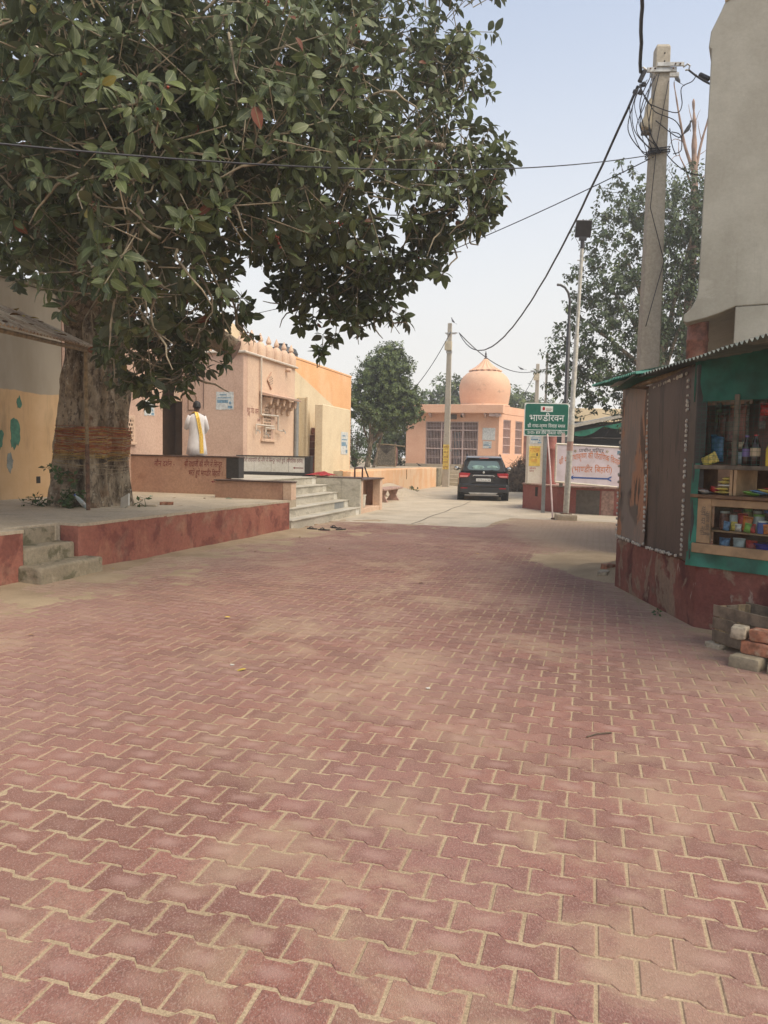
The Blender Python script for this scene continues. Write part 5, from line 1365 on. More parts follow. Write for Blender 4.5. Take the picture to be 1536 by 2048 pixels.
obj('upright', bbox(0.28, 0.32, -0.02, 0.02, 1.488, 2.10), 'plank_grey', kb, 0.004)
obj('pigeonhole_divider', bbox(0.275, 0.30, -0.02, 0.36, 1.226, 1.449), 'ply', kb, 0.003)
obj('pigeonhole_divider', bbox(0.31, 0.335, -0.02, 0.36, 1.226, 1.449), 'ply', kb, 0.003)
obj('pigeonhole_side', bbox(-0.05, -0.03, -0.02, 0.36, 1.226, 1.449), 'ply_dark', kb, 0.003)
obj('inner_shelf', bbox(-0.0, END, 0.03, 0.36, 0.895, 0.912), 'ply', kb, 0.003)
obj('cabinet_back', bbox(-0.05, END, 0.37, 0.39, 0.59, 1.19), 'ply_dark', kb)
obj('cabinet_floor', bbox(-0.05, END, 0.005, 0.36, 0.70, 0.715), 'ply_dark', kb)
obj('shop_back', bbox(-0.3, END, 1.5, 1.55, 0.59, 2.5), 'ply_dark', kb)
obj('rack_back', bbox(-0.25, END, 0.45, 0.47, 1.49, 2.05), 'interior', kb)
t = NT('shop_glass'); t.set((0.9, 0.95, 0.93), 0.04); t.b.inputs['Transmission Weight'].default_value = 1.0; t.b.inputs['IOR'].default_value = 1.2
obj('counter_glass', bbox(0.13, END, -0.012, -0.008, 0.79, 1.12), 'shop_glass', kb)
obj('handwriting', MB().add([], []), 'ink_grey', kb) if False else None
# net over the upper shelves: thin crossed threads
mb = MB()
for k in range(44):
    x = -0.05 + 0.0425 * k
    a, b = BP(x, -0.028, 1.49), BP(x, -0.028, 2.06)
    n_ = BE * 0.0012; mb.add([a - n_, a + n_, b + n_, b - n_], [(0, 1, 2, 3)])
for k in range(16):
    z = 1.50 + 0.036 * k
    a, b = BP(-0.06, -0.027, z), BP(END, -0.027, z); n_ = Vector((0, 0, 0.0012)); mb.add([a - n_, b - n_, b + n_, a + n_], [(0, 1, 2, 3)])
part_stuff(obj('net_threads', mb, 'net_green', kb, fix=False))
lettering('handwriting', 'यहाँ पर नहीं', 'ink_grey', kb, tuple(BP(0.04, -0.0315, 1.12)), (0, 0, -1), tuple(BE), width=0.26, height=0.035)
lettering('handwriting', 'उधार बंद है', 'ink_grey', kb, tuple(BP(0.085, -0.0315, 1.08)), (0, 0, -1), tuple(BE), width=0.22, height=0.03)
# corrugated roof sheets
def corrugated(p0, p1, down, pitch=0.076, amp=0.014, thick=0.004, nd=2):
    """sheet whose wavy edge runs p0->p1 and whose ribs run along 'down'"""
    p0, p1, down = Vector(p0), Vector(p1), Vector(down)
    e = p1 - p0; n_ = e.cross(down).normalized()
    if n_.z < 0: n_ = -n_
    cnt = int(e.length / pitch * 8)
    mb = MB(); top, bot = [], []
    for j in range(nd + 1):
        for i in range(cnt + 1):
            u_ = i / cnt
            q = p0 + e * u_ + down * (j / nd) + n_ * (amp * sin(2 * pi * u_ * e.length / pitch) + 0.01 * mnoise.noise(Vector((u_ * 6, j * 1.3, 2))))
            top.append(q)
    W_ = cnt + 1
    vs = top + [q - n_ * thick for q in top]; N_ = len(top)
    fs = [(j * W_ + i, j * W_ + i + 1, (j + 1) * W_ + i + 1, (j + 1) * W_ + i) for j in range(nd) for i in range(cnt)]
    fs += [tuple(N_ + k for k in f[::-1]) for f in fs[:]]
    fs += [(i, i + 1, N_ + i + 1, N_ + i) for i in range(cnt)] + [(nd * W_ + i + 1, nd * W_ + i, N_ + nd * W_ + i, N_ + nd * W_ + i + 1) for i in range(cnt)]
    return mb.add(vs, fs)
obj('roof_sheet', corrugated((-0.22, 1.25, 2.40), (-0.14, -2.2, 2.42), (2.6, 0.1, 0.34)), 'roof_grey_green', kb, smooth=True)
obj('roof_sheet', corrugated((-0.12, 3.3, 2.50), (-0.28, 1.05, 2.42), (2.4, -0.2, 0.22)), 'roof_green', kb, smooth=True)
obj('roof_flap', MB().sheet(lambda u, v: (-0.25 + 0.55 * v, 2.05 - 0.95 * u, 2.36 + 0.07 * u + 0.12 * v + 0.015 * sin(u * 7)), 10, 4), 'sign_white', kb, smooth='all', fix=False)
obj('roof_flap_under', MB().sheet(lambda u, v: (-0.24 + 0.55 * v, 2.05 - 0.95 * u, 2.352 - .05 * (1 - u) + 0.07 * u + 0.12 * v), 10, 4), 'tarp_kiosk', kb, smooth='all', fix=False)
obj('eave_beam', MB().tube([(0.0, 2.2, 2.36), (0.02, 0.1, 2.39)], 0.03, 6), 'bamboo', kb)
obj('eave_beam', MB().tube([tuple(BP(0, .1, 2.47)), tuple(BP(END, .1, 2.47))], 0.03, 6), 'bamboo', kb)

# goods in the kiosk: every one a thing
simple('cola', (0.03, 0.012, 0.01), 0.15, var=0.05); simple('soda_clear', (0.35, 0.40, 0.40), 0.15); simple('drink_yellow', (0.50, 0.40, 0.05), 0.2)
simple('label_red', (0.45, 0.03, 0.03), 0.5); simple('label_cream', (0.55, 0.45, 0.30), 0.5); simple('label_blue', (0.06, 0.12, 0.40), 0.5); simple('label_violet', (0.16, 0.12, 0.30), 0.5)
simple('pack_yellow', (0.55, 0.45, 0.10), 0.35, var=0.25, scale=30); simple('pack_red', (0.42, 0.035, 0.03), 0.35, var=0.25, scale=30); simple('pack_orange', (0.55, 0.17, 0.03), 0.35, var=0.25, scale=30)
simple('pack_silver', (0.55, 0.55, 0.52), 0.3, 0.4, var=0.2, scale=30); simple('pack_blue', (0.10, 0.22, 0.38), 0.35, var=0.25, scale=30); simple('pack_green', (0.18, 0.38, 0.06), 0.4, var=0.2, scale=30)
simple('pack_brown', (0.14, 0.06, 0.04), 0.5, var=0.3, scale=40); simple('tub_blue', (0.03, 0.035, 0.30), 0.4)
KO = Vector((2.84, 6.75, 0))
def good(name, label, cat, x, y, z, rz=0, group=None):
    q = KO + BP(x, y, z)
    return thing(name, label, cat, q, BRZ + rz, group)
def bottle(label, x, y, z, h, mat, capm, labm, rad=0.036):
    o = good('bottle', label, 'bottle', x, y, z)
    obj('bottle_body', MB().lathe([(rad * .9, 0), (rad, 0.02 * h), (rad, 0.36 * h), (rad * .93, 0.4 * h), (rad, .45 * h), (rad, 0.6 * h), (rad * .6, 0.78 * h), (rad * .36, 0.88 * h), (rad * .36, 0.95 * h)], 16), mat, o, smooth=True)
    obj('label_band', MB().lathe([(rad * 1.02, 0.30 * h), (rad * 1.02, 0.56 * h)], 16), labm, o, smooth=True)
    obj('cap', MB().lathe([(rad * .42, 0.94 * h), (rad * .42, h), (0, h)], 12), capm, o, smooth=True)
bottle('cola bottle with violet label on the upper plank, left of the red capped one', 0.37, 0.06, 1.488, 0.26, 'cola', 'label_violet', 'label_violet')
bottle('cola bottle with cream label and red cap on the upper plank', 0.45, 0.05, 1.488, 0.27, 'cola', 'label_red', 'label_cream', 0.04)
bottle('yellow drink bottle with yellow cap on the upper plank', 0.60, -0.0, 1.488, 0.24, 'drink_yellow', 'pack_yellow', 'drink_yellow', 0.035)
bottle('tall dim olive bottle hanging high inside the kiosk', 0.10, 0.32, 1.70, 0.33, 'pack_brown', 'ply', 'plank_grey', 0.06)
def pouch(name, label, x, y, z, w, h, d, mat, rot=(0, 0, 0), cat='packet', group=None):
    o = good(name, label, cat, x, y, z, 0, group)
    rings = []
    for k in range(7):
        u_ = k / 6; th = d * (0.12 + 0.88 * sin(pi * u_)); ww_ = w * (1 - 0.08 * sin(pi * u_))
        rings.append([(ww_ / 2 * cos(a), th / 2 * sin(a), h * u_) for a in [2 * pi * i / 12 for i in range(12)]])
    b = obj('wrapper', MB().loft(rings), mat, o, smooth='all')
    b.rotation_euler = rot
    obj('seal', MB().box(-w * .5, w * .5, -0.002, 0.002, h - 0.004, h + 0.008), mat, b)
    return o
pouch('packet', 'yellow packet poking out on the upper plank at the left end', 0.0, 0.02, 1.50, 0.10, 0.14, 0.04, 'pack_yellow', (0, 1.1, 0))
for k, (x, y, m_, rt, lb) in enumerate((
    (0.0, 0.06, 'pack_brown', (1.2, 0.2, 0.3), 'small brown packet at the left of the left pigeonhole'),
    (0.05, 0.05, 'pack_silver', (1.35, 0, -.3), 'white and silver sachet lying in the left pigeonhole'),
    (0.06, 0.12, 'pack_red', (1.0, .3, .5), 'dark red crumpled packet heaped in the left pigeonhole'))):
    pouch('packet', lb, x, y, 1.24, 0.08, 0.09, 0.045, m_, rt)
for k in range(5):
    pouch('packet', ('lowest', 'second lowest', 'middle', 'second highest', 'topmost')[k] + ' yellow packet of the stack in the left pigeonhole', 0.20 + 0.008 * (-1) ** k, 0.04 + .045, 1.245 + 0.03 * k, 0.13 - .012 * k, 0.09, 0.034, 'pack_yellow' if k != 2 else 'pack_silver', (1.5, 0, 0.1 * k))
for k, (x, m_, lb) in enumerate(((0.42, 'pack_green', 'green packet lying flat at the left of the right pigeonhole'), (0.50, 'pack_blue', 'pale blue packet leaning in the right pigeonhole'), (0.58, 'pack_yellow', 'yellow packet at the right side of the right pigeonhole'), (0.64, 'pack_red', 'red and white packet at the frame edge in the pigeonhole'))):
    pouch('packet', lb, x, 0.04 + .05, 1.242 + 0.012 * k, 0.14, 0.09, 0.04, m_, (1.4, 0.15, 0.4 - .2 * k))
def jar(label, x, y, z, fillm, lidm, h=0.14, rad=0.045):
    o = good('jar', label, 'jar', x, y, z)
    obj('glass_body', MB().lathe([(rad * .92, 0), (rad, 0.01), (rad, h * .8), (rad * .85, h * .9)], 16), fillm, o, smooth=True)
    obj('lid', MB().lathe([(rad * .9, h * .88), (rad * .9, h), (0, h)], 16), lidm, o, smooth=True)
jar('dark jar at the left end of the glass counter', 0.19, 0.10, 0.913, 'pack_brown', 'soda_clear', 0.17)
jar('second dark jar from the left in the glass counter', 0.27, 0.12, 0.913, 'soda_clear', 'pack_brown', 0.16)
jar('jar with a green lid in the middle of the glass counter', 0.475, 0.13, 0.913, 'soda_clear', 'pack_green', 0.16, 0.05)
jar('blue and white tin in the glass counter near the frame edge', 0.545, 0.06, 0.913, 'label_blue', 'sign_white', 0.11, 0.042)
jar('brass coloured jar at the right frame edge in the glass counter', 0.63, 0.08, 0.913, 'drink_yellow', 'pack_yellow', 0.12)
pouch('packet', 'coral red packet standing in the glass counter', 0.35, 0.10, 0.915, 0.09, 0.15, 0.05, 'pack_red')
pouch('packet', 'orange packet in front of the coral one in the glass counter', 0.405, 0.06, 0.915, 0.09, 0.13, 0.05, 'pack_orange', (0, 0.1, 0))
pouch('packet', 'small silver sachet at the foot of the coral packet', 0.345, 0.04, 0.915, 0.06, 0.06, 0.03, 'pack_silver')
pouch('packet', 'small red sachet left of the blue tin in the glass counter', 0.47, 0.03, 0.915, 0.06, 0.07, 0.03, 'pack_red')
pouch('carrier_bag', 'grey plastic bag on the counter floor under the inner shelf', 0.33, 0.10, 0.716, 0.11, 0.13, 0.06, 'soda_clear', cat='bag')
tb = good('blue_tub', 'blue plastic tub on the floor of the glass counter', 'tub', 0.58, 0.12, 0.716)
obj('tub_wall', MB().lathe([(0.085, 0), (0.11, 0.10), (0.12, 0.105), (0.115, 0.11), (0.10, 0.10), (0.08, 0.01), (0, 0.01)], 18), 'tub_blue', tb, smooth=True)
obj('handle_rim', MB().lathe([(0.12, 0.10), (0.125, 0.104), (0.12, 0.108)], 18), 'tub_blue', tb, smooth=True)
# dim goods behind the net
for k, (x, z, w, h, m_, lb) in enumerate(((0.02, 1.74, 0.10, 0.22, 'pack_brown', 'dim brown packet strip hanging at the upper left behind the net'), (-0.02, 1.52, 0.13, 0.24, 'pack_blue', 'dim blue patterned packet behind the net at left'),
    (0.20, 1.72, 0.07, 0.30, 'interior', 'dim maroon sachet strip hanging left of the upright'), (0.17, 1.64, 0.12, 0.05, 'label_cream', 'dim cream box behind the net left of the upright'), (0.12, 1.55, 0.10, 0.08, 'pack_brown', 'dim brown box below the cream one behind the net'), (0.20, 1.50, 0.09, 0.10, 'soda_clear', 'dim pale jar pack at the foot of the upright'), (0.40, 1.93, 0.10, 0.10, 'pack_red', 'dim red sachet strip just right of the upright'))):
    pouch('packet', lb, x, 0.30, z, w, h, 0.05, m_)

# sachet strips hung along the top of the shop front, and more stock behind the glass
simple('sachet_dull', (0.13, 0.12, 0.10), 0.5, var=0.3, scale=30); simple('sachet_maroon', (0.15, 0.03, 0.03), 0.5, var=0.3, scale=30); simple('sachet_olive', (0.10, 0.12, 0.04), 0.5, var=0.3, scale=30)
for k, (x, m_, n_, lb) in enumerate(((-0.02, 'sachet_olive', 4, 'dull olive sachet strip hanging at the left end of the shop front'), (0.15, 'sachet_maroon', 6, 'maroon sachet strip hanging left of the upright'),
        (0.235, 'sachet_dull', 7, 'dull grey sachet strip hanging just left of the upright'), (0.38, 'sachet_maroon', 4, 'maroon sachet strip hanging just right of the upright'), (0.55, 'sachet_olive', 5, 'olive sachet strip hanging at the right frame edge'))):
    o = good('sachet_strip', lb, 'sachets', x, 0.30, 2.06, r.uniform(-.2, .2), 'hanging sachet strips')
    for i in range(n_):
        obj('sachet', MB().sheet(lambda u, v, i=i: (-0.026 + 0.052 * u, 0.006 * sin(pi * u) * sin(pi * v) + 0.004 * sin(i * 2.1), -0.062 * i - 0.058 * v), 4, 4), m_ if (i + k) % 3 else 'sachet_dull', o, smooth='all', fix=False)
for k, (x, y, fm, lm, h, rad, lb) in enumerate(((0.23, 0.24, 'pack_orange', 'label_red', 0.18, 0.04, 'orange filled jar in the back row at the left of the counter'), (0.32, 0.25, 'pack_yellow', 'pack_green', 0.19, 0.042, 'yellow filled jar in the back row behind the coral packet'), (0.41, 0.25, 'pack_red', 'sign_white', 0.18, 0.042, 'red filled jar in the back row behind the orange packet'),
        (0.50, 0.25, 'pack_brown', 'label_blue', 0.19, 0.042, 'brown jar with blue lid in the back row'), (0.59, 0.24, 'pack_green', 'label_red', 0.18, 0.042, 'green jar with red lid in the back row'), (0.68, 0.22, 'pack_orange', 'sign_white', 0.18, 0.042, 'orange jar in the back row beyond the frame edge'))):
    jar(lb, x, y, 0.913, fm, lm, h, rad)
for k, (x, y, m_, lb) in enumerate(((0.24, 0.03, 'pack_blue', 'small blue sachet at the foot of the dark jars'), (0.30, 0.05, 'pack_yellow', 'small yellow sachet between dark jar and coral packet'), (0.43, 0.02, 'pack_green', 'small green sachet in front of the orange packet'), (0.60, 0.02, 'pack_orange', 'small orange sachet right of the blue tin'))):
    pouch('packet', lb, x, y, 0.915, 0.06, 0.075, 0.025, m_, (0, r.uniform(-.2, .2), 0))
for k, (x, m_, lb) in enumerate(((0.20, 'pack_blue', 'blue box on the counter floor left of the grey bag'), (0.44, 'pack_red', 'red box on the counter floor between grey bag and blue tub'))):
    pouch('packet', lb, x, 0.1, 0.716, 0.10, 0.12, 0.07, m_)
# crate and bricks beside it
cr = thing('wooden_crate', 'weathered open slatted wooden crate standing against the red kiosk base', 'crate', (2.70, 6.02, 0.05), radians(-70))
# local x runs along the long side (toward the viewer), y inward
CL, CW, CH = 0.62, 0.34, 0.31
for k in range(3):
    z0 = 0.01 + 0.105 * k
    for yy, nm in ((0.0, 'slat'), (CW, 'slat')):
        s_ = obj('slat', MB().cbox((CL / 2, yy, z0 + 0.046), (CL + .02, 0.012, 0.092), (0, random.uniform(-.018, .018), 0)), 'crate_wood', cr, 0.002)
    for xx in (0.01, CL - 0.0):
        obj('end_board', MB().cbox((xx, CW * (0.17 + .33 * k), CH / 2), (0.014, CW / 3 - 0.01, CH - .02), (random.uniform(-.01, .01), 0, 0)), 'bamboo' if k != 1 else 'crate_wood', cr, 0.002)
for x_, y_ in ((0.03, 0.02), (0.03, CW - 0.02), (CL - 0.03, 0.02), (CL - 0.03, CW - 0.02)):
    obj('corner_batten', MB().box(x_ - .02, x_ + .02, y_ - .012, y_ + .012, 0.0, CH - 0.01), 'bamboo', cr, 0.002)
obj('bottom_board', MB().box(0.02, CL - .02, 0.012, CW - .012, 0.0, 0.012), 'crate_wood', cr)
obj('top_rail', MB().box(CL - .015, CL + .02, -0.01, CW + .01, CH - .025, CH), 'bamboo', cr, 0.003)
def rough_thing(name, label, cat, loc, rz, size, mat, seed, group=None, rot=(0, 0)):
    o = obj(name, rough_block(-size[0] / 2, size[0] / 2, -size[1] / 2, size[1] / 2, 0, size[2], 0.010, 5, seed), mat, smooth=True)
    o.location = loc; o.rotation_euler = (rot[0], rot[1], rz)
    return tag(o, label, cat, group)
rough_thing('brick', 'long broken brick lying across the foundation stones, in front of the crate', 'brick', (2.86, 5.38, 0.10), radians(-48), (0.42, 0.16, 0.10), 'brick', 1)
rough_thing('brick', 'mortar crusted half brick sitting upright on the long brick', 'brick', (2.67, 5.52, 0.205), radians(-40), (0.11, 0.12, 0.09), 'mortar', 2)
rough_thing('brick', 'orange brick on top of the stack at the frame edge', 'brick', (2.82, 5.42, 0.205), radians(-44), (0.20, 0.13, 0.085), 'brick', 3)
rough_thing('stone', 'flat mossy stone under the long brick', 'stone', (2.70, 5.42, -0.01), radians(-50), (0.22, 0.17, 0.11), 'old_concrete', 4)
rough_thing('stone', 'mossy stone at the right frame edge under the bricks', 'stone', (2.87, 5.24, -0.01), radians(-40), (0.20, 0.16, 0.11), 'old_concrete', 5)
rough_thing('stone', 'small flat stone propping the crate at its near left corner', 'stone', (2.72, 6.0, 0.0), radians(-70), (0.16, 0.10, 0.05), 'mortar', 6)
rough_thing('stone', 'small brown stone on the sand heap at the far kiosk corner', 'stone', (2.95, 9.75, 0.07), 0.4, (0.16, 0.12, 0.10), 'brick', 7)
rough_thing('stone', 'flat stone low on the sand heap at the kiosk corner', 'stone', (2.82, 9.5, 0.05), 1.1, (0.18, 0.13, 0.06), 'mortar', 8)
mb = MB()
def mound(u, v):
    a, rr = 2 * pi * u, v
    x, y = 3.15 + 0.75 * rr * cos(a), 9.9 + 1.0 * rr * sin(a)
    return (x, y, -0.01 + 0.17 * (1 - rr ** 1.2) * (1 + .4 * mnoise.noise(Vector((x * 3, y * 3, 0)))))
o = obj('sand_heap', mb.sheet(mound, 30, 10), 'sand', smooth='all', fix=False); tag(o, 'small heap of sand swept against the far kiosk corner', 'heap')

# ------------------------------------------------------------------ grey building at the right
gb = thing('grey_building', 'tall unpainted grey plastered building end with a flared skirt, right edge', 'building', (4.45, 11.0, 0.0), radians(-27))
P = [(0.0, 3.95), (-0.02, 3.86), (-0.08, 3.74), (-0.18, 3.64), (-0.18, 3.55), (-0.13, 3.53), (0.1, 3.58), (0.3, 3.64), (0.50, 3.72), (6, 3.72), (6, 9.0), (0.62, 8.12), (0.44, 7.98), (0.16, 7.90), (0.12, 7.80), (0.0, 7.55), (-0.02, 7.34), (0.02, 7.30)]
obj('upper_wall', MB().extr(P, 0.0, 6.0, 'y'), 'grey_plaster', gb, 0.015, bseg=2)
obj('lower_wall', MB().box(0.51, 6.0, 0.6, 6, 0, 3.715), 'grey_plaster', gb)
obj('lower_panel', MB().box(0.50, 6.0, 0.01, 0.6, 3.0, 3.716), 'grey_plaster', gb, 0.01)
obj('parapet_cap', MB().extr([(0.16, 7.905), (0.44, 7.985), (0.42, 8.1), (0.2, 8.06)], -0.03, 0.25, 'y'), 'cream_plaster', gb, 0.01)
simple('column_red', (0.30, 0.12, 0.08), 0.6, var=0.3, scale=6, dirt=(0.34, 0.2, 0.14))
cm = thing('round_column', 'round flaking red column under the grey building overhang', 'column', (4.62, 11.35, 0.0))
obj('shaft', MB().lathe([(0.15, 0), (0.15, 3.3), (0.158, 3.31), (0.158, 3.34), (0.15, 3.35), (0.15, 3.62)], 22), 'column_red', cm, smooth=True)

# ------------------------------------------------------------------ near utility pole
p1o = concrete_pole('utility_pole', 'tall tapering concrete pole with tangled cables, beside the grey building', (4.12, 12.0, 0), 7.86, 0.37, 0.215, 0.26, 0.17)
p1o.rotation_euler.z = radians(-4)
ca = obj('cross_arm', MB().box(-0.24, 0.20, -0.125, -0.09, 7.43, 7.50).box(-0.10, 0.30, -0.15, -0.126, 7.50, 7.56).box(-.14, .30, .09, .125, 7.46, 7.53), 'steel', p1o, 0.004)
for x_, z_ in ((-.2, 7.465), (-.13, 7.465), (.14, 7.465), (.24, 7.53), (0.17, 7.53)): obj('bolt', MB().ball((x_, -0.155, z_), (0.014, 0.014, 0.014), 8, 5), 'rust', ca)
for x_, z_, s in ((-0.30, 7.46, -1), (0.36, 7.5, 1)):
    obj('hook', MB().tube([(x_ - s * .06, -.11, z_), (x_, -.11, z_ + .045), (x_ + s * .035, -.11, z_ + .02), (x_ + s * .02, -.11, z_ - .04), (x_ - s * .03, -.11, z_ - .045)], 0.013, 6), 'steel', ca)
obj('bolt_hole', MB().ball((0.02, -0.092, 7.72), (0.012, 0.008, 0.012), 8, 5), 'dark_void', p1o); obj('bolt_hole', MB().ball((0.02, -0.095, 7.6), (0.012, 0.008, 0.012), 8, 5), 'dark_void', p1o)
mb_ = obj('meter_box', MB().extr([(-0.26, 6.66), (-0.12, 6.60), (-0.115, 7.02), (-0.16, 7.08), (-0.2, 7.0), (-0.21, 6.86), (-0.27, 6.74)], -0.08, 0.08, 'y'), 'box_cream', p1o, 0.01)
obj('box_underside', MB().box(-0.25, -0.12, -0.06, 0.06, 6.565, 6.60), 'door_grey', mb_)
def cable(name, label, pts, r, sag=0.0, n=24, group=None, mat='cable', wob=0.0):
    P = []
    for i in range(len(pts) - 1):
        a, b = Vector(pts[i]), Vector(pts[i + 1])
        m_ = n if len(pts) == 2 else max(4, n // (len(pts) - 1))
        for k in range(m_ + (1 if i == len(pts) - 2 else 0)):
            u_ = k / m_
            q = a.lerp(b, u_); q.z -= 4 * sag * u_ * (1 - u_)
            if wob: q += Vector((sin(k * 1.9), cos(k * 2.3), sin(k * 1.3))) * wob
            P.append(q)
    o = obj(name, MB().tube(P, r, 6), mat, smooth='all')
    return tag(o, label, 'cable', group)
CL1 = (3.74, 11.9, 7.22)
cable('power_cable', 'thick twisted black cable coming down to the near pole from overhead', [(0.7, 2.6, 10.1), (3.77, 11.9, 7.42)], 0.026, 0.5, 40, wob=0.006)
cable('power_cable', 'thick black cable sagging from the near pole to the stickered pole', [CL1, (3.62, 38.6, 7.85)], 0.022, 2.15, 60, wob=0.004)
cable('thin_wire', 'thin wire running left from the near pole across the fig tree', [(4.05, 11.9, 6.22), (-2.58, 5.0, 3.47), (-6.5, 1.3, 2.9)], 0.007, 0.2, 40)
cable('thin_wire', 'thin wire slanting from the near pole down to the temple roof', [(4.03, 11.9, 6.18), (-4.3, 20.4, 5.1)], 0.008, 0.35, 40)
cable('service_cable', 'short black cable from the near pole arm to the grey building', [(4.50, 11.9, 7.48), (4.75, 11.6, 7.12)], 0.016, 0.02, 8)
cable('service_cable', 'thin cable sagging from the near pole band to the grey building side', [(4.25, 11.95, 6.24), (4.70, 11.7, 5.85)], 0.008, 0.08, 10)
cable('pole_drop_wire', 'wire tied down the face of the near concrete pole', [(4.20, 11.88, 7.3), (4.06, 11.86, 6.4), (4.0, 11.85, 5.4), (4.24, 11.83, 4.6), (4.0, 11.82, 3.6)], 0.006, 0, 16)
cable('thin_wire', 'thin wire from the stickered pole down to the small tree', [(3.2, 38.6, 7.9), (1.3, 40.5, 5.0)], 0.018, 0.25, 14)
cable('power_cable', 'black cable from the stickered pole to the farthest pole', [(3.62, 38.6, 7.85), (10.7, 54.8, 7.9)], 0.025, 0.75, 30)
cable('thin_wire', 'thin wire dropping from the farthest pole behind the dome', [(10.7, 54.8, 7.7), (9.0, 53.5, 5.3)], 0.02, 0.3, 12)
r = random.Random(21)
tg_ = thing('cable_tangle', 'tangle of loose black cable loops hanging round the near pole', 'cable', (4.12, 12.0, 6.2))
def loop(pts, rr=0.0075):
    P = [Vector(p) for p in pts]; out = []
    for i in range(len(P) - 1):
        p0, p1, p2, p3 = P[max(i - 1, 0)], P[i], P[i + 1], P[min(i + 2, len(P) - 1)]
        for k in range(6):
            u_ = k / 6
            out.append(0.5 * ((2 * p1) + (-p0 + p2) * u_ + (2 * p0 - 5 * p1 + 4 * p2 - p3) * u_ * u_ + (-p0 + 3 * p1 - 3 * p2 + p3) * u_ ** 3))
    out.append(P[-1])
    obj('loop', MB().tube(out, rr, 5), 'cable', tg_, smooth='all')
for k in range(9):
    x0 = -0.38 + 0.035 * k
    loop([(x0 + .03, -.12, 1.05 + .02 * k), (x0 - r.uniform(.05, .18), -.16, 0.75), (x0 - r.uniform(0, .2), -.16, 0.35), (x0 + r.uniform(0, .12), -.15, r.uniform(0.0, .12)), (-0.16, -.14, r.uniform(0.02, 0.1)), (0.1, -.14, 0.08)], r.uniform(.005, .009))
loop([(-0.36, -.12, 1.0), (-.2, -.14, .75), (-.1, -.15, .62), (.2, -.15, .5), (.32, -.14, .3), (.22, -.14, .28), (-.1, -.15, .5)])
loop([(-.35, -.12, 1.02), (-.25, -.13, .8), (-.15, -.15, .72), (0.2, -.15, .62), (.3, -.12, .75), (.28, -.12, 1.0), (.44, -.12, 1.1), (.5, -.12, 1.2)])
loop([(.16, -.12, .35), (.3, -.12, .3), (.32, -.12, .08), (.2, -.13, .02)]); loop([(.13, -.12, .4), (.18, -.12, .15), (.25, -.12, 0)])
for z_ in (0.03, 0.06, 0.1): obj('pole_wrap', MB().tube([(-.15, -.12, z_ - .01), (.15, -.125, z_ + .03), (.16, .12, z_ + .03), (-.15, .12, z_), (-.15, -.12, z_ - .01)], 0.008, 5), 'cable', tg_)
for x_, z_ in ((-.42, .93), (-.34, .92), (-.30, 1.04)): obj('clamp', MB().cbox((x_, -.12, z_), (0.06, 0.06, 0.06), (0.3, 0.2, 0.4)), 'cable', tg_, 0.008)
obj('splice', MB().tube([(-.36, -.12, 1.08), (-.29, -.12, 1.24)], 0.035, 8), 'cable', tg_); obj('splice', MB().tube([(.52, -.2, 1.16), (.62, -.3, 1.05)], 0.035, 8), 'cable', tg_)

p3 = concrete_pole('utility_pole', 'farthest concrete pole, small, above the green sign', (10.93, 55, 0), 8.45, 0.34, 0.24, 0.24, 0.2)
obj('cross_arm', MB().box(-0.5, 0.3, -0.16, -0.1, 7.9, 7.97), 'steel', p3); obj('junction_box', MB().box(-0.25, 0.15, -0.3, -0.1, 7.25, 7.8), 'box_cream', p3)

# birds
def bird(label, loc, rz, k, mat, tilt=0.0):
    o = thing('bird', label, 'bird', loc, rz)
    b = obj('body', MB().loft([[(0.035 * w * cos(a) * k, (y) * k, (z + 0.04 * w * sin(a)) * k) for a in [2 * pi * i / 10 for i in range(10)]] for y, z, w in ((-0.13, 0.03, .15), (-0.08, 0.05, .7), (0, 0.07, 1.1), (0.06, 0.10, .9), (0.085, 0.13, .55), (0.10, 0.15, .6), (0.125, 0.155, .45), (0.15, 0.15, .08))]), mat, o, smooth='all')
    b.rotation_euler.x = tilt
    obj('tail', MB().extr([(-0.02 * k, -0.12 * k), (0.02 * k, -0.12 * k), (0.025 * k, -0.24 * k), (-0.025 * k, -0.24 * k)], 0.025 * k, 0.032 * k), mat, b)
    for s in (-1, 1): obj('leg', MB().tube([(s * 0.012 * k, 0, 0.04 * k), (s * 0.012 * k, 0.01 * k, 0)], 0.003 * k, 4), mat, o)
bird('black bird perched at the top of the dead branch beside the pole', (10.82, 29.95, 16.08), radians(40), 2.0, 'bird_black', 0.7)
bird('black bird sitting midway up the dead branches', (11.5, 29.93, 14.25), radians(-100), 2.0, 'bird_black', 0.6)
bird('small grey bird on top of the stickered pole', (3.30, 39.15, 8.46), radians(60), 1.2, 'bird_grey', 0.5)
bird('pigeon sitting on the cable right of the dome', (8.95, 50.6, 7.45), radians(80), 1.5, 'bird_grey')
bird('small dark bird standing on the platform at the shrine wall', (1.95, 43.0, 1.0), radians(70), 1.1, 'bird_black')
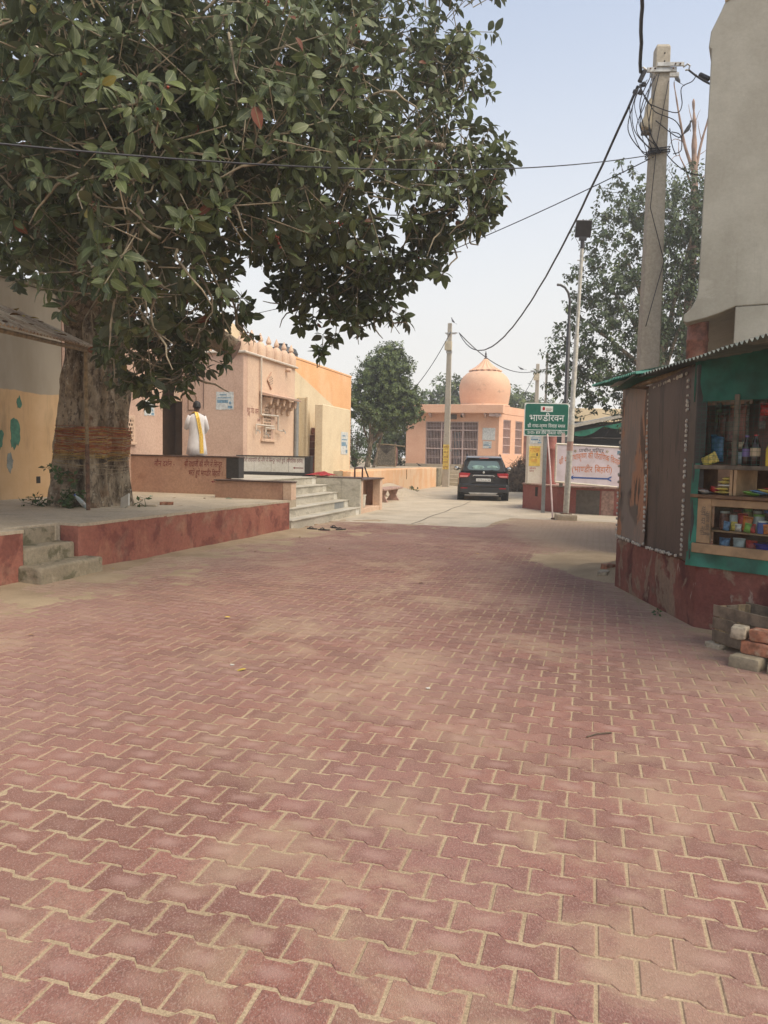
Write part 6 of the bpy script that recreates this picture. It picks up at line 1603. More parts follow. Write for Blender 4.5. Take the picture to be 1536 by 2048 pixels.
# ------------------------------------------------------------------ foliage
def leaf_material(name, dark, lite, odd=(), rough=0.5, back=(0.10, 0.12, 0.065), rib=True, transl=0.24):
    t = NT(name)
    g = t.node('ShaderNodeNewGeometry'); oi = t.node('ShaderNodeObjectInfo')
    rnd = t.math('FRACT', t.math('ADD', g.outputs['Random Per Island'], oi.outputs['Random']))
    r2 = t.math('FRACT', t.math('MULTIPLY', rnd, 17.3))
    c = t.mix(r2, dark, lite)
    p = t.pos()
    c = t.mix(t.math('MULTIPLY', t.ramp(t.noise(p, 30, 3, 0.6), 0.4, 0.7), 0.3), c, tuple(q * 1.5 for q in lite))
    lo = 0.0
    for col, w in odd:
        sel = t.math('MULTIPLY', t.math('GREATER_THAN', rnd, lo), t.math('LESS_THAN', rnd, lo + w))
        c = t.mix(sel, c, col); lo += w
    if rib:
        uv = t.node('ShaderNodeUVMap'); uv.uv_map = 'UVMap'
        sp = t.node('ShaderNodeSeparateXYZ'); t.L.new(uv.outputs['UV'], sp.inputs['Vector'])
        rb = t.ramp(t.math('ABSOLUTE', t.math('SUBTRACT', sp.outputs['X'], 0.5)), 0.018, 0.05, 1.0, 0.0)
        c = t.mix(t.math('MULTIPLY', rb, 0.65), c, (0.22, 0.24, 0.12))
    c = t.mix(t.math('MULTIPLY', g.outputs['Backfacing'], 0.75), c, back)
    t.set(c, rough, spec=0.4)
    tr_ = t.node('ShaderNodeBsdfTranslucent'); t.L.new(c, tr_.inputs['Color'])
    ms = t.node('ShaderNodeMixShader'); ms.inputs['Fac'].default_value = transl
    out = t.N['Material Output']
    t.L.new(t.b.outputs['BSDF'], ms.inputs[1]); t.L.new(tr_.outputs['BSDF'], ms.inputs[2]); t.L.new(ms.outputs['Shader'], out.inputs['Surface'])
leaf_material('fig_leaf', (0.040, 0.060, 0.022), (0.118, 0.146, 0.050), [((0.24, 0.20, 0.045), 0.008), ((0.19, 0.06, 0.03), 0.008), ((0.12, 0.15, 0.04), 0.05)], back=(0.105, 0.12, 0.075))
leaf_material('peepal_leaf', (0.045, 0.070, 0.032), (0.10, 0.138, 0.056), [((0.12, 0.15, 0.035), 0.05)], rib=False, back=(0.08, 0.10, 0.06), transl=0.25)
leaf_material('neem_leaf', (0.055, 0.088, 0.027), (0.145, 0.19, 0.06), [((0.14, 0.17, 0.04), 0.08)], rib=False, back=(0.07, 0.09, 0.04), transl=0.25)
leaf_material('herb_leaf', (0.035, 0.065, 0.02), (0.07, 0.12, 0.035), rib=False)
t = NT('bark')
p = t.pos(scale=(1, 1, 0.4))
n1 = t.noise(p, 9, 8, 0.68, 0.3); n2 = t.noise(t.pos(), 2.0, 5, 0.6, 0.2)
c = t.mix(t.ramp(n1, 0.33, 0.66), (0.09, 0.065, 0.043), (0.40, 0.32, 0.225))
c = t.mix(t.math('MULTIPLY', t.ramp(n2, 0.48, 0.64), 0.65), c, (0.42, 0.355, 0.265))
c = t.mix(t.math('MULTIPLY', t.ramp(t.noise(t.pos(scale=(1, 1, 0.45), loc=(1, 2, 3)), 14, 5, 0.7), 0.54, 0.62), 0.8), c, (0.07, 0.05, 0.035))
c = t.mix(t.math('MULTIPLY', t.ramp(t.noise(t.pos(loc=(9, 2, 3)), 18, 4, 0.7), 0.58, 0.66), 0.7), c, (0.50, 0.45, 0.36))
c = t.mix(t.math('MULTIPLY', t.ramp(t.noise(t.pos(loc=(3, 3, 1)), 2.6, 5, 0.6), 0.56, 0.70), 0.55), c, (0.20, 0.10, 0.05))
t.set(c, 0.92, spec=0.2)
t.bump(t.math('ADD', n1, t.math('MULTIPLY', t.noise(t.pos(scale=(1, 1, 0.5)), 40, 4, 0.6), 0.3)), 0.9, 0.05)
simple('twig', (0.30, 0.25, 0.17), 0.85, var=0.25, scale=8)
simple('twig_dark', (0.10, 0.075, 0.05), 0.9, var=0.25, scale=8)
simple('dead_wood', (0.30, 0.20, 0.15), 0.9, var=0.2, scale=3)
simple('fig_fruit', (0.30, 0.05, 0.02), 0.5)

LEAF_ROWS = [(0.0, 0.0), (0.16, 0.155), (0.40, 0.26), (0.66, 0.235), (0.88, 0.11), (1.0, 0.0)]
def leaf_template(rows, fold=0.20, droop=0.30):
    vs, fs, uv = [], [], []
    mid, L_, R_ = [], [], []
    for y, w in rows:
        z = -droop * y * y
        mid.append(len(vs)); vs.append((0, y, z)); uv.append((0.5, y))
        if w > 0:
            L_.append(len(vs)); vs.append((-w, y, z + fold * w)); uv.append((0.5 - w / 0.52, y))
            R_.append(len(vs)); vs.append((w, y, z + fold * w)); uv.append((0.5 + w / 0.52, y))
        else:
            L_.append(None); R_.append(None)
    for i in range(len(rows) - 1):
        a, b = mid[i], mid[i + 1]
        for S, flip in ((L_, False), (R_, True)):
            f = [a, b] + ([S[i + 1]] if S[i + 1] is not None else []) + ([S[i]] if S[i] is not None else [])
            fs.append(tuple(f[::-1] if not flip else f)) if True else None
    return np.array(vs), [f[::-1] for f in fs], np.array(uv)
LT = leaf_template(LEAF_ROWS)
LT_SMALL = leaf_template([(0, 0), (0.45, 0.30), (1, 0)], 0.25, 0.2)
LT_NARROW = leaf_template([(0, 0), (0.45, 0.17), (1, 0)], 0.2, 0.2)

def frames_to_mesh(name, tpl, O, Yd, Zn, S, mat):
    V, F, UV = tpl
    Y_ = Yd / np.linalg.norm(Yd, axis=1, keepdims=True)
    X_ = np.cross(Y_, Zn); X_ /= np.linalg.norm(X_, axis=1, keepdims=True) + 1e-9
    Z_ = np.cross(X_, Y_)
    n, k = len(O), len(V)
    P = O[:, None, :] + S[:, None, None] * (V[None, :, 0:1] * X_[:, None, :] + V[None, :, 1:2] * Y_[:, None, :] + V[None, :, 2:3] * Z_[:, None, :])
    P = P.reshape(-1, 3)
    me = bpy.data.meshes.new(name)
    lens = np.array([len(f) for f in F]); flat = np.concatenate([np.array(f) for f in F])
    loops = (flat[None, :] + (np.arange(n) * k)[:, None]).ravel()
    tot = np.tile(lens, n); start = np.concatenate([[0], np.cumsum(tot)[:-1]])
    me.vertices.add(n * k); me.vertices.foreach_set('co', P.astype(np.float32).ravel())
    me.loops.add(len(loops)); me.loops.foreach_set('vertex_index', loops.astype(np.int32))
    me.polygons.add(len(tot)); me.polygons.foreach_set('loop_start', start.astype(np.int32)); me.polygons.foreach_set('loop_total', tot.astype(np.int32))
    me.polygons.foreach_set('use_smooth', np.ones(len(tot), dtype=bool))
    me.update(calc_edges=True)
    lay = me.uv_layers.new(name='UVMap')
    lay.data.foreach_set('uv', np.tile(UV, (n, 1))[loops].astype(np.float32).ravel())
    me.materials.append(MATS[mat])
    return me

def crown_frames(lobes, rng, per_m2, leaves=(7, 11), size=(0.12, 0.19), stem=(0.18, 0.4), up=0.35, shell=0.55, droop=0.25, openness=None, minz=None):
    """leafy shoots through a set of lobes: returns leaf origins, directions, normals, sizes and the shoot stems"""
    O, D, N, S, stems = [], [], [], [], []
    for (x, y, z, r) in lobes:
        cnt = max(2, int(per_m2 * 4 * pi * r * r * (0.46 if r >= 0.88 else 1.0) if isinstance(openness, float) else per_m2 * 4 * pi * r * r))
        for _ in range(cnt):
            d = rng.normal(size=3); d /= np.linalg.norm(d)
            rad = r * (shell + (1 - shell) * rng.random() ** 0.6) * (1 + 0.22 * rng.normal())
            base = np.array([x, y, z]) + d * np.array([1, 1, 0.85]) * max(0.0, rad)
            sd = d * 0.8 + np.array([0, 0, up]) + 0.45 * rng.normal(size=3); sd /= np.linalg.norm(sd)
            L_ = rng.uniform(*stem) * min(1.0, 0.45 + r)
            nl = rng.integers(*leaves)
            a0 = rng.uniform(0, 6.28)
            e1 = np.cross(sd, [0.3, 0.2, 0.9]); e1 /= np.linalg.norm(e1); e2 = np.cross(sd, e1)
            stems.append((base, base + sd * L_))
            for i in range(nl):
                f = 0.45 + 0.55 * ((i + 1) / nl) ** 0.7
                a = a0 + i * 2.4
                rd = cos(a) * e1 + sin(a) * e2
                ld = rd * rng.uniform(0.7, 1.1) + sd * rng.uniform(0.2, 0.8) * (1.3 if i > nl - 3 else 0.7) - np.array([0, 0, droop * rng.uniform(0.3, 1.6)])
                nn = np.array([0, 0, 1.0]) * 0.55 + sd * 0.65 + 0.35 * rng.normal(size=3)
                O.append(base + sd * L_ * f + ld * 0.02); D.append(ld); N.append(nn); S.append(size[0] + (size[1] - size[0]) * rng.random() ** 1.4)
    return np.array(O), np.array(D), np.array(N), np.array(S), stems

# ---- the fig tree
FT = Vector((-4.88, 12.45, 0.6))
ft = thing('fig_tree', 'huge banyan fig tree with thread wrapped trunk leaning over the square', 'tree', FT)
def trunk_center(z):
    return Vector((0.0 + 0.03 * z - 0.075 * max(0, z - 1.7) ** 2 * 0.9, 0.02 * z, z))
def trunk_r(a, z):
    flare = 0.10 * math.exp(-z * 2.2)
    base = 0.44 + flare - 0.012 * z + 0.05 * math.exp(-((z - 1.9) / 0.5) ** 2) - 0.085 * max(0, z - 2.0)
    fl = 0.062 * sin(5 * a + 0.6 * sin(z * 1.1) + 1.0) + 0.045 * sin(9 * a + 1.3 * z * 0.5) + 0.02 * sin(17 * a + z)
    nz = 0.06 * mnoise.fractal(Vector((cos(a) * 1.6, sin(a) * 1.6, z * 0.8)), 0.7, 2.0, 4) + 0.028 * mnoise.fractal(Vector((cos(a) * 7, sin(a) * 7, z * 1.6)), 0.7, 2, 3)
    return base + fl * (1.0 + 0.8 * math.exp(-z * 1.5)) + nz
rings = []
NA = 110
for j in range(66):
    z = -0.06 + 3.9 * j / 65
    c = trunk_center(z)
    rings.append([(c.x + trunk_r(2 * pi * k / NA, z) * cos(2 * pi * k / NA), c.y + trunk_r(2 * pi * k / NA, z) * sin(2 * pi * k / NA), z) for k in range(NA)])
obj('trunk', MB().loft(rings), 'bark', ft, smooth='all')
def limb(pts, r0, r1, mat='bark', nm='limb', n=14, sides=12, wig=0.05):
    P = [Vector(p) for p in pts]; out = []
    for i in range(len(P) - 1):
        p0, p1, p2, p3 = P[max(i - 1, 0)], P[i], P[i + 1], P[min(i + 2, len(P) - 1)]
        for k in range(6):
            u_ = k / 6
            q = 0.5 * ((2 * p1) + (-p0 + p2) * u_ + (2 * p0 - 5 * p1 + 4 * p2 - p3) * u_ * u_ + (-p0 + 3 * p1 - 3 * p2 + p3) * u_ ** 3)
            out.append(q + wig * mnoise.noise_vector(q * 0.9))
    out.append(P[-1]); m_ = len(out) - 1
    return MB().tube(out, [r0 + (r1 - r0) * (k / m_) * (1 + 0.1 * sin(k * 1.7)) for k in range(m_ + 1)], sides)
TOP = trunk_center(3.6)
def wl_(x, y, z): return Vector((x, y, z)) - FT
for pts, r0, r1 in (
    ([TOP - Vector((0, 0, .3)), TOP + Vector((-.3, .1, .9)), TOP + Vector((-.6, .3, 2.4)), TOP + Vector((-1.0, .6, 4))], 0.40, 0.14),
    ([TOP - Vector((-.1, .1, .5)), wl_(-4.3, 11.2, 5.0), wl_(-3.2, 9.8, 5.9), wl_(-2.2, 8.2, 6.2)], 0.30, 0.08),
    ([TOP - Vector((-.15, .0, .7)), wl_(-3.9, 11.8, 4.7), wl_(-2.4, 11.0, 5.3), wl_(-0.6, 10.2, 5.6), wl_(0.7, 10.0, 5.5)], 0.26, 0.05),
    ([TOP - Vector((.0, .2, .6)), wl_(-4.6, 10.9, 4.6), wl_(-4.0, 9.3, 4.7), wl_(-3.0, 7.6, 4.6)], 0.22, 0.06),
    ([wl_(-2.4, 11.0, 5.3), wl_(-1.4, 10.6, 4.8), wl_(-0.7, 10.5, 4.2)], 0.10, 0.03),
    ([wl_(-3.2, 9.8, 5.9), wl_(-1.6, 9.6, 6.6), wl_(0.2, 10.4, 6.9)], 0.11, 0.03)):
    obj('limb', limb(pts, r0, r1), 'bark', ft, smooth='all')
lg = obj('sawn_limb', limb([wl_(-4.4, 12.4, 3.35), wl_(-3.6, 12.45, 3.5), wl_(-2.9, 12.5, 3.40), wl_(-2.5, 12.5, 3.20)], 0.22, 0.17, wig=0.02), 'bark', ft, smooth=True)
obj('sawn_face', MB().tube([wl_(-2.505, 12.5, 3.202), wl_(-2.485, 12.5, 3.192)], 0.165, 14), 'dead_wood', lg)

FIG_LOBES = [(-4.17,9.0,6.97,1.1),(-2.64,8.5,6.79,1.1),(-1.31,9.0,7.02,1.0),(-0.9,9.5,6.65,.8),(.42,10.5,7.15,.62),(.3,10.5,6.38,.7),(.7,10.5,6.64,.35),(.62,9.9,5.43,.55),(.95,9.9,4.94,.42),(1.17,9.9,5.25,.22),(.78,10.0,4.49,.35),(1.1,10.0,4.59,.25),(.13,10.0,4.7,.6),(-.75,8.6,5.53,.85),(-.58,8.8,4.75,.75),(-1.59,7.4,5.22,.85),(-1.45,7.4,4.4,.7),(-2.5,6.9,5.08,.8),(-3.35,7.2,5.08,.8),(-2.37,6.9,4.22,.7),(-3.55,7.6,4.43,.7),(-2.15,6.9,3.62,.55),(-1.78,7.6,3.99,.5),(-1.23,8.6,4.33,.55),(-.76,9.8,4.31,.5),(-.39,10.2,4.17,.4),(-.95,10.6,3.93,.28),(-1.32,10.8,3.69,.22),(-.26,10.8,3.71,.24),(.03,10.8,3.54,.14),(-.61,10.6,3.93,.3),(.47,10.2,4.25,.28),(-3.47,8.2,3.9,.6),(-4.29,8.8,4.1,.45),(-2.82,7.6,3.39,.5),(-2.29,7.2,3.02,.35),(-2.18,8.2,3.56,.4),(-3.05,9.6,2.97,.44),(-2.63,9.2,3.1,.5),(-2.58,9.8,2.95,.34),(-2.07,9.4,3.39,.32),(-1.79,9.2,3.38,.14),(-2.9,9.9,2.57,.3),(-3.3,10.0,2.44,.22),(-2.48,9.8,2.54,.22),(-3.4,10.0,3.09,.22),(-3.75,10.0,3.5,.3),(-3.55,10.6,2.75,.3),(-2.95,10.3,2.55,.3),(-.9,10.6,3.04,.08),(-.94,10.6,2.8,.06),(-1.59,9.4,4.12,.3),(-1.14,9.8,4.11,.3),
  (-1.15,10.4,3.99,.34),(-.89,10.6,3.72,.32),(-.53,10.7,3.6,.32),(-.15,10.8,3.64,.28),(.1,10.8,3.43,.12),(-.37,10.4,3.95,.4),(-1.38,10.6,3.91,.2),(-.61,10.8,3.34,.16),(-1.25,10.8,3.4,.1),(.17,10.4,3.91,.26),(-1.98,9.4,3.88,.2),(-1.86,9.3,3.54,.16),(1.3,9.9,5.46,.12),(1.34,9.9,5.2,.1),(1.25,9.9,4.87,.14),(.98,10,4.18,.14),(.66,10,3.97,.16),
  # the rest of the crown, above and behind
  (-3.2,10.2,5.0,1.1),(-2.0,9.6,5.4,1.0),(-4.4,10.6,4.6,.9),(-1.2,10.2,5.8,.8),(-3.4,9.4,6.2,1.2),(-5.4,11.0,5.6,1.4),(-4.0,12.6,6.6,1.6),(-6.6,12.6,6.4,1.6),(-5.2,10.0,7.8,1.5),(-2.4,11.2,7.9,1.4),(-5.0,14.4,6.8,1.5),(-2.9,8.6,8.2,1.2),(-5.6,9.0,5.8,1.2),(-5.2,8.6,4.6,.8)]
g = np.random.default_rng(4)
O, D, N, S, stems = crown_frames(FIG_LOBES, g, 13.0, leaves=(7, 12), size=(0.09, 0.19), up=0.30, shell=0.45, openness=1.0)
# single out the 300 leaves that show largest: nearest in their cell of the view
cam_m = np.array([right[:], upv[:], fwd[:]])
q = (O + D * 0.5 * S[:, None] - np.array([0, 0, CAM_H])) @ cam_m.T
sx_, sy_ = q[:, 0] / q[:, 2] * 1500 + 768, 1024 - q[:, 1] / q[:, 2] * 1500
inside = (q[:, 2] > 1) & (sx_ > 0) & (sx_ < 1536) & (sy_ > 0) & (sy_ < 2048)
cells = {}
for i in np.nonzero(inside)[0]:
    key = (int(sx_[i] // 22), int(sy_[i] // 22))
    if key not in cells or q[i, 2] < q[cells[key], 2]: cells[key] = i
order = sorted(cells.values(), key=lambda i: -S[i] / q[i, 2])[:300]
pick = np.zeros(len(O), bool); pick[order] = True
Of = O - np.array(FT[:])
crown = part_stuff(link('crown', frames_to_mesh('crown', LT, Of[~pick], D[~pick], N[~pick], S[~pick], 'fig_leaf'), ft))
leafm = []
for fold, droop in ((0.2, 0.3), (0.35, 0.15), (0.1, 0.5)):
    V, F, UV = leaf_template(LEAF_ROWS, fold, droop)
    me = bpy.data.meshes.new('leaf'); me.from_pydata(V.tolist(), [], F); set_uv(me, UV); me.materials.append(MATS['fig_leaf']); me.shade_smooth(); leafm.append(me)
for n_, i in enumerate(order):
    y_ = Vector(D[i]).normalized(); x_ = y_.cross(Vector(N[i])).normalized(); z_ = x_.cross(y_)
    o = bpy.data.objects.new('leaf', leafm[n_ % 3]); COL.objects.link(o); o.parent = ft
    M4 = Matrix((x_, y_, z_)).transposed().to_4x4() @ Matrix.Scale(S[i], 4); M4.translation = Vector(Of[i]); o.matrix_local = M4
mb = MB()
for a, b in stems:
    a, b = Vector(a) - FT, Vector(b) - FT
    mb.tube([a - (b - a) * 0.5, a, b], [0.007, 0.006, 0.004], 4, caps=False)
part_stuff(obj('shoots', mb, 'twig', ft, fix=False))
# pale crooked twigs and hanging aerial roots
rr = random.Random(9)
mb = MB()
for k in range(150):
    x, y, z, r0 = FIG_LOBES[rr.randrange(0, 48)]
    c = Vector((x, y, z)) - FT
    d = Vector((rr.gauss(0, .5), -abs(rr.gauss(.5, .4)), rr.gauss(-.3, .5))).normalized()
    p0 = c + d * r0 * 0.7; p = [p0]
    dd = Vector((rr.gauss(0, .6), rr.gauss(-.2, .4), rr.gauss(-.5, .5))).normalized()
    for i in range(5):
        dd = (dd + Vector((rr.gauss(0, .35), rr.gauss(0, .35), rr.gauss(-.1, .35)))).normalized(); p.append(p[-1] + dd * rr.uniform(.08, .16))
    mb.tube(p, [0.014, 0.013, 0.012, 0.010, 0.008, 0.005], 5, caps=False)
part_stuff(obj('aerial_roots', mb, 'twig', ft, fix=False, smooth='all'))
mb = MB()
for k in range(130):
    a, b = stems[rr.randrange(len(stems))]
    for _ in range(rr.randint(2, 4)):
        mb.ball(Vector(a).lerp(Vector(b), rr.uniform(.3, .9)) - FT + Vector((rr.gauss(0, .025), rr.gauss(0, .025), rr.gauss(0, .02))), 0.012, 6, 4)
part_stuff(obj('figs', mb, 'fig_fruit', ft, fix=False, smooth='all'))
# votive threads round the trunk
tht = thing('votive_threads', 'band of orange, red and yellow votive threads wound round the fig trunk', 'threads', (FT.x, FT.y, FT.z + 0.8))
simple('thread_orange', (0.34, 0.105, 0.045), 0.9); simple('thread_yellow', (0.45, 0.30, 0.09), 0.9); simple('thread_pale', (0.42, 0.34, 0.23), 0.9)
for mt, n_, z0, z1, nm in (('thread_orange', 75, 0.90, 1.24, 'orange_threads'), ('thread_yellow', 40, 0.80, 1.22, 'yellow_threads'), ('thread_pale', 22, 0.62, 1.20, 'pale_threads')):
    mb = MB()
    for k in range(n_):
        zc = rr.uniform(z0, z1); tx, ty = rr.gauss(0, .05), rr.gauss(0, .05); off = rr.uniform(0.004, 0.02)
        # a taut loop: convex hull-like radius, smoothed over the flutes
        P = []
        for i in range(41):
            a = 2 * pi * i / 40
            rad = max(trunk_r(a + da, zc) for da in (-.3, -.15, 0, .15, .3)) + off
            c = trunk_center(zc); P.append((c.x + rad * cos(a), c.y + rad * sin(a), zc - 0.8 + tx * cos(a) + ty * sin(a) + 0.008 * sin(a * 7 + k)))
        mb.tube(P, 0.0032, 4, caps=False)
    part_stuff(obj(nm, mb, mt, tht, fix=False))

# ---- leafy tree at the right (peepal)
g2 = np.random.default_rng(8)
pt = thing('peepal_tree', 'tall open crowned peepal tree behind the kiosk and grey building', 'tree', (10.3, 28.6, 0))
PL_ = [(8.6,28,9.5,1.3),(9.9,28.4,10.5,1.3),(11.3,28.6,11.0,1.5),(8.1,28,8.1,1.2),(9.6,28.2,7.5,1.5),(7.5,28,6.6,1.0),(8.8,28,5.6,1.3),(7.1,28,5.5,.9),(6.9,28,4.5,.8),(7.9,28,4.1,1.1),(6.6,28,5.1,.5),(11.3,28.3,7.5,1.5),(11.4,28.5,9.3,1.5),(9.0,28.2,11.3,.8),(10.3,28.2,5.4,1.4),(9.6,28.2,4.0,1.2),(12.6,29.5,9.5,2.0),(12.5,29.5,6.5,2.0),(8.5,28,11.75,.3),(8.2,28,10.5,.5),(7.6,28,9.9,.35),(7.3,28,7.4,.5)]
O, D, N, S, st2 = crown_frames(PL_, g2, 6.2, leaves=(8, 13), size=(0.13, 0.21), stem=(0.35, 0.8), up=0.25, shell=0.35, droop=0.7)
b0 = np.array([10.3, 28.6, 0])
part_stuff(link('crown', frames_to_mesh('crown', LT_SMALL, O - b0, D, N, S, 'peepal_leaf'), pt))
mb = MB()
for a, b in st2[::2]: mb.tube([Vector(a - b0), Vector(b - b0)], [0.012, 0.007], 4, caps=False)
part_stuff(obj('shoots', mb, 'twig_dark', pt, fix=False))
obj('trunk', limb([(0, 0, -0.1), (0.05, 0, 2.0), (-0.1, 0, 4.2), (-0.1, 0, 6.0)], 0.32, 0.2), 'bark', pt, smooth='all')
for e in ((-1.7, -.4, 9.3), (-.3, -.2, 10.4), (1.1, 0, 10.6), (-2.2, -.5, 8.0), (-2.8, -.5, 6.4), (-1.6, -.5, 5.6), (1.0, -.2, 7.5)):
    obj('limb', limb([(-0.1, 0, 4.0), (e[0] * .4, e[1] * .5, 4.0 + (e[2] - 4) * .55), e], 0.13, 0.03, sides=8), 'bark', pt, smooth='all')
# dead tree standing behind it
dt = thing('dead_tree', 'bare dead branches rising above the peepal tree beside the pole', 'tree', (11.85, 30.2, 0))
def dl(p): return (p[0] - 11.85, p[1] - 30.2, p[2])
obj('trunk', limb([(0, 0, -.1), (0, -.05, 6), dl((11.85, 30, 11.0)), dl((11.75, 30, 13.0)), dl((11.68, 30, 14.4)), dl((11.60, 30, 15.5))], 0.26, 0.03, sides=8, wig=.03), 'dead_wood', dt, smooth='all')
for pts, r0 in (([(11.78, 30, 12.6), (11.3, 30, 13.9), (11.02, 30, 15.0), (10.82, 30, 16.1)], .11), ([(11.78, 30, 12.7), (12.0, 30, 13.9), (12.2, 30, 14.8), (12.35, 30, 16.4)], .10), ([(11.8, 30, 12.0), (11.4, 30, 12.9), (11.15, 30, 13.4), (11.1, 30, 13.9)], .06),
                ([(11.3, 30, 13.9), (10.9, 30, 14.0), (10.6, 30, 13.4)], .03), ([(11.7, 30, 14.2), (11.5, 30, 14.9), (11.42, 30, 15.3)], .035), ([(11.9, 30, 13.4), (12.2, 30, 13.6), (12.5, 30, 14.0)], .03), ([(11.8, 30, 12.3), (12.2, 30, 12.7), (12.5, 30, 12.6)], .035), ([(11.15, 30, 13.4), (10.9, 30, 13.3), (10.75, 30, 12.9)], .025), ([(12.0, 30, 13.9), (11.85, 30, 14.4), (11.8, 30, 14.7)], .03), ([(11.68, 30, 14.5), (11.8, 30, 14.9), (11.9, 30, 15.1)], .025)):
    obj('branch', limb([dl(p) for p in pts], r0 * .62, r0 * .15, sides=6, wig=.06), 'dead_wood', dt, smooth='all')

# ---- small dense tree on the orange platform
g3 = np.random.default_rng(15)
nt_ = thing('platform_tree', 'small dense green tree on the platform between orange hall and shrine', 'tree', (-0.85, 36.0, 0.98))
NL = [(-.1,36,6.1,.75),(.5,36,5.7,.7),(-.3,36,5.3,.9),(-.9,36,4.8,.75),(.2,36,4.7,1.0),(.9,36,4.3,.7),(1.25,36,4.0,.45),(-1.3,35.8,3.8,.7),(-.3,35.8,3.5,.9),(.7,36,3.6,.8),(-.7,36.2,5.6,.5),(.3,36,6.5,.4),(-1.5,35.8,4.3,.4),(1.3,36,3.5,.35)]
O, D, N, S, st3_ = crown_frames(NL, g3, 26, leaves=(8, 13), size=(0.11, 0.17), stem=(0.12, 0.3), up=0.3, shell=0.3, droop=0.2)
b0 = np.array([-0.85, 36.0, 0.98])
part_stuff(link('crown', frames_to_mesh('crown', LT_SMALL, O - b0, D, N, S, 'neem_leaf'), nt_))
obj('trunk', limb([(0, 0, -.05), (.1, 0, 0.8), (.25, 0, 1.8), (.5, 0, 3.0), (.6, 0, 4.2)], 0.14, 0.05, sides=10), 'bark', nt_, smooth='all')
for e in ((-.4, 0, 2.9), (1.3, 0, 3.0), (.2, 0, 3.9), (1.6, 0, 2.9)): obj('limb', limb([(.12, 0, 1.1), (e[0] * .6, 0, e[2] * .7), e], 0.07, 0.025, sides=7), 'bark', nt_, smooth='all')
obj('limb', limb([(.32, 0, -.02), (.55, 0, 1.1), (.9, 0, 2.4)], 0.08, 0.04, sides=8), 'bark', nt_, smooth='all')
sb = thing('platform_shrub', 'scruffy young bush growing below the small tree by the orange hall', 'shrub', (-1.55, 35.2, 0.98))
O, D, N, S, st4 = crown_frames([(-1.55,35.2,1.5,.45),(-1.3,35.2,2.1,.45),(-1.7,35.2,2.6,.35),(-1.15,35.1,1.4,.3)], g3, 10, leaves=(7, 11), size=(0.12, 0.2), stem=(0.2, 0.45), up=0.7, shell=0.2)
b0 = np.array([-1.55, 35.2, 0.98])
part_stuff(link('foliage', frames_to_mesh('foliage', LT_NARROW, O - b0, D, N, S, 'herb_leaf'), sb))
mb = MB()
for a, b in st4: mb.tube([(0.1, 0, 0.0), Vector(a - b0) * .6 + Vector((.05, 0, 0)), Vector(b - b0)], [0.012, .009, 0.005], 4, caps=False)
part_stuff(obj('stems', mb, 'twig_dark', sb, fix=False))

# ---- trees beyond
def far_tree(name, label, base, lobes, seed, mat='neem_leaf', dens=3.2, size=(0.3, 0.5)):
    g_ = np.random.default_rng(seed)
    o = thing(name, label, 'tree', base, 0, 'trees beyond the shrine')
    O, D, N, S, s_ = crown_frames([(base[0] + a, base[1] + b, c, r) for a, b, c, r in lobes], g_, dens, leaves=(7, 11), size=size, stem=(0.4, 0.9), up=0.3, shell=0.35, droop=0.3)
    part_stuff(link('crown', frames_to_mesh('crown', LT_SMALL, O - np.array(base), D, N, S, mat), o))
    obj('trunk', limb([(0, 0, -.1), (.1, 0, 1.5), (0, 0, 3.2), (.1, 0, 5)], 0.22, 0.08, sides=8), 'bark', o, smooth='all')
    for a, b, c, r in lobes[:3]: obj('limb', limb([(0, 0, 2.2), (a * .5, b * .5, c * .7), (a, b, c)], 0.1, 0.03, sides=6), 'bark', o, smooth='all')
far_tree('far_tree', 'hazy tree showing left of the dome behind the shrine roof', (6.0, 68, 0), [(0, 0, 7.0, 1.7), (-1.6, 0, 6.4, 1.2), (1.4, 0, 6.9, 1.5), (-2.6, 0, 5.6, 1.0), (0.3, 0, 5.2, 2.0)], 31)
far_tree('far_tree', 'hazy tree showing right of the dome behind the shrine roof', (11.8, 68, 0), [(0, 0, 6.2, 1.6), (1.4, 0, 5.6, 1.4), (-1.2, 0, 6.4, 1.4), (0.2, 0, 4.4, 1.9)], 32)
far_tree('hedge_tree', 'dark leafy tree filling the gap behind the string cot', (0.4, 47, 0.5), [(0, 0, 3.4, 1.0), (-.9, 0, 2.8, 1.0), (.8, 0, 2.9, .9), (0, 0, 1.9, 1.0), (-.8, 0, 1.7, .9), (.8, .3, 1.8, .8), (-.2, .2, 4.2, .8)], 33, dens=9, size=(0.16, 0.28))
far_tree('far_tree', 'distant tree low behind the pole and green sign', (16.5, 78, 0), [(0, 0, 5.0, 2.0), (-2.4, 0, 4.2, 1.6), (2.2, 0, 4.6, 1.8)], 34)
for i, (x, y, h) in enumerate(((-14, 60, 6), (-24, 66, 7), (26, 70, 7), (38, 60, 8))):
    far_tree('far_tree', ('distant tree far to the left behind the orange hall', 'distant tree farthest left beyond the compound wall', 'distant tree far right behind the grey building', 'distant tree farthest right beyond the grey building')[i], (x, y, 0), [(0, 0, h, 2.2), (-2, 0, h - 1, 1.8), (2, 0, h - 1, 1.9), (0, 0, h - 2.5, 2.2)], 40 + i, dens=1.6, size=(.4, .6))
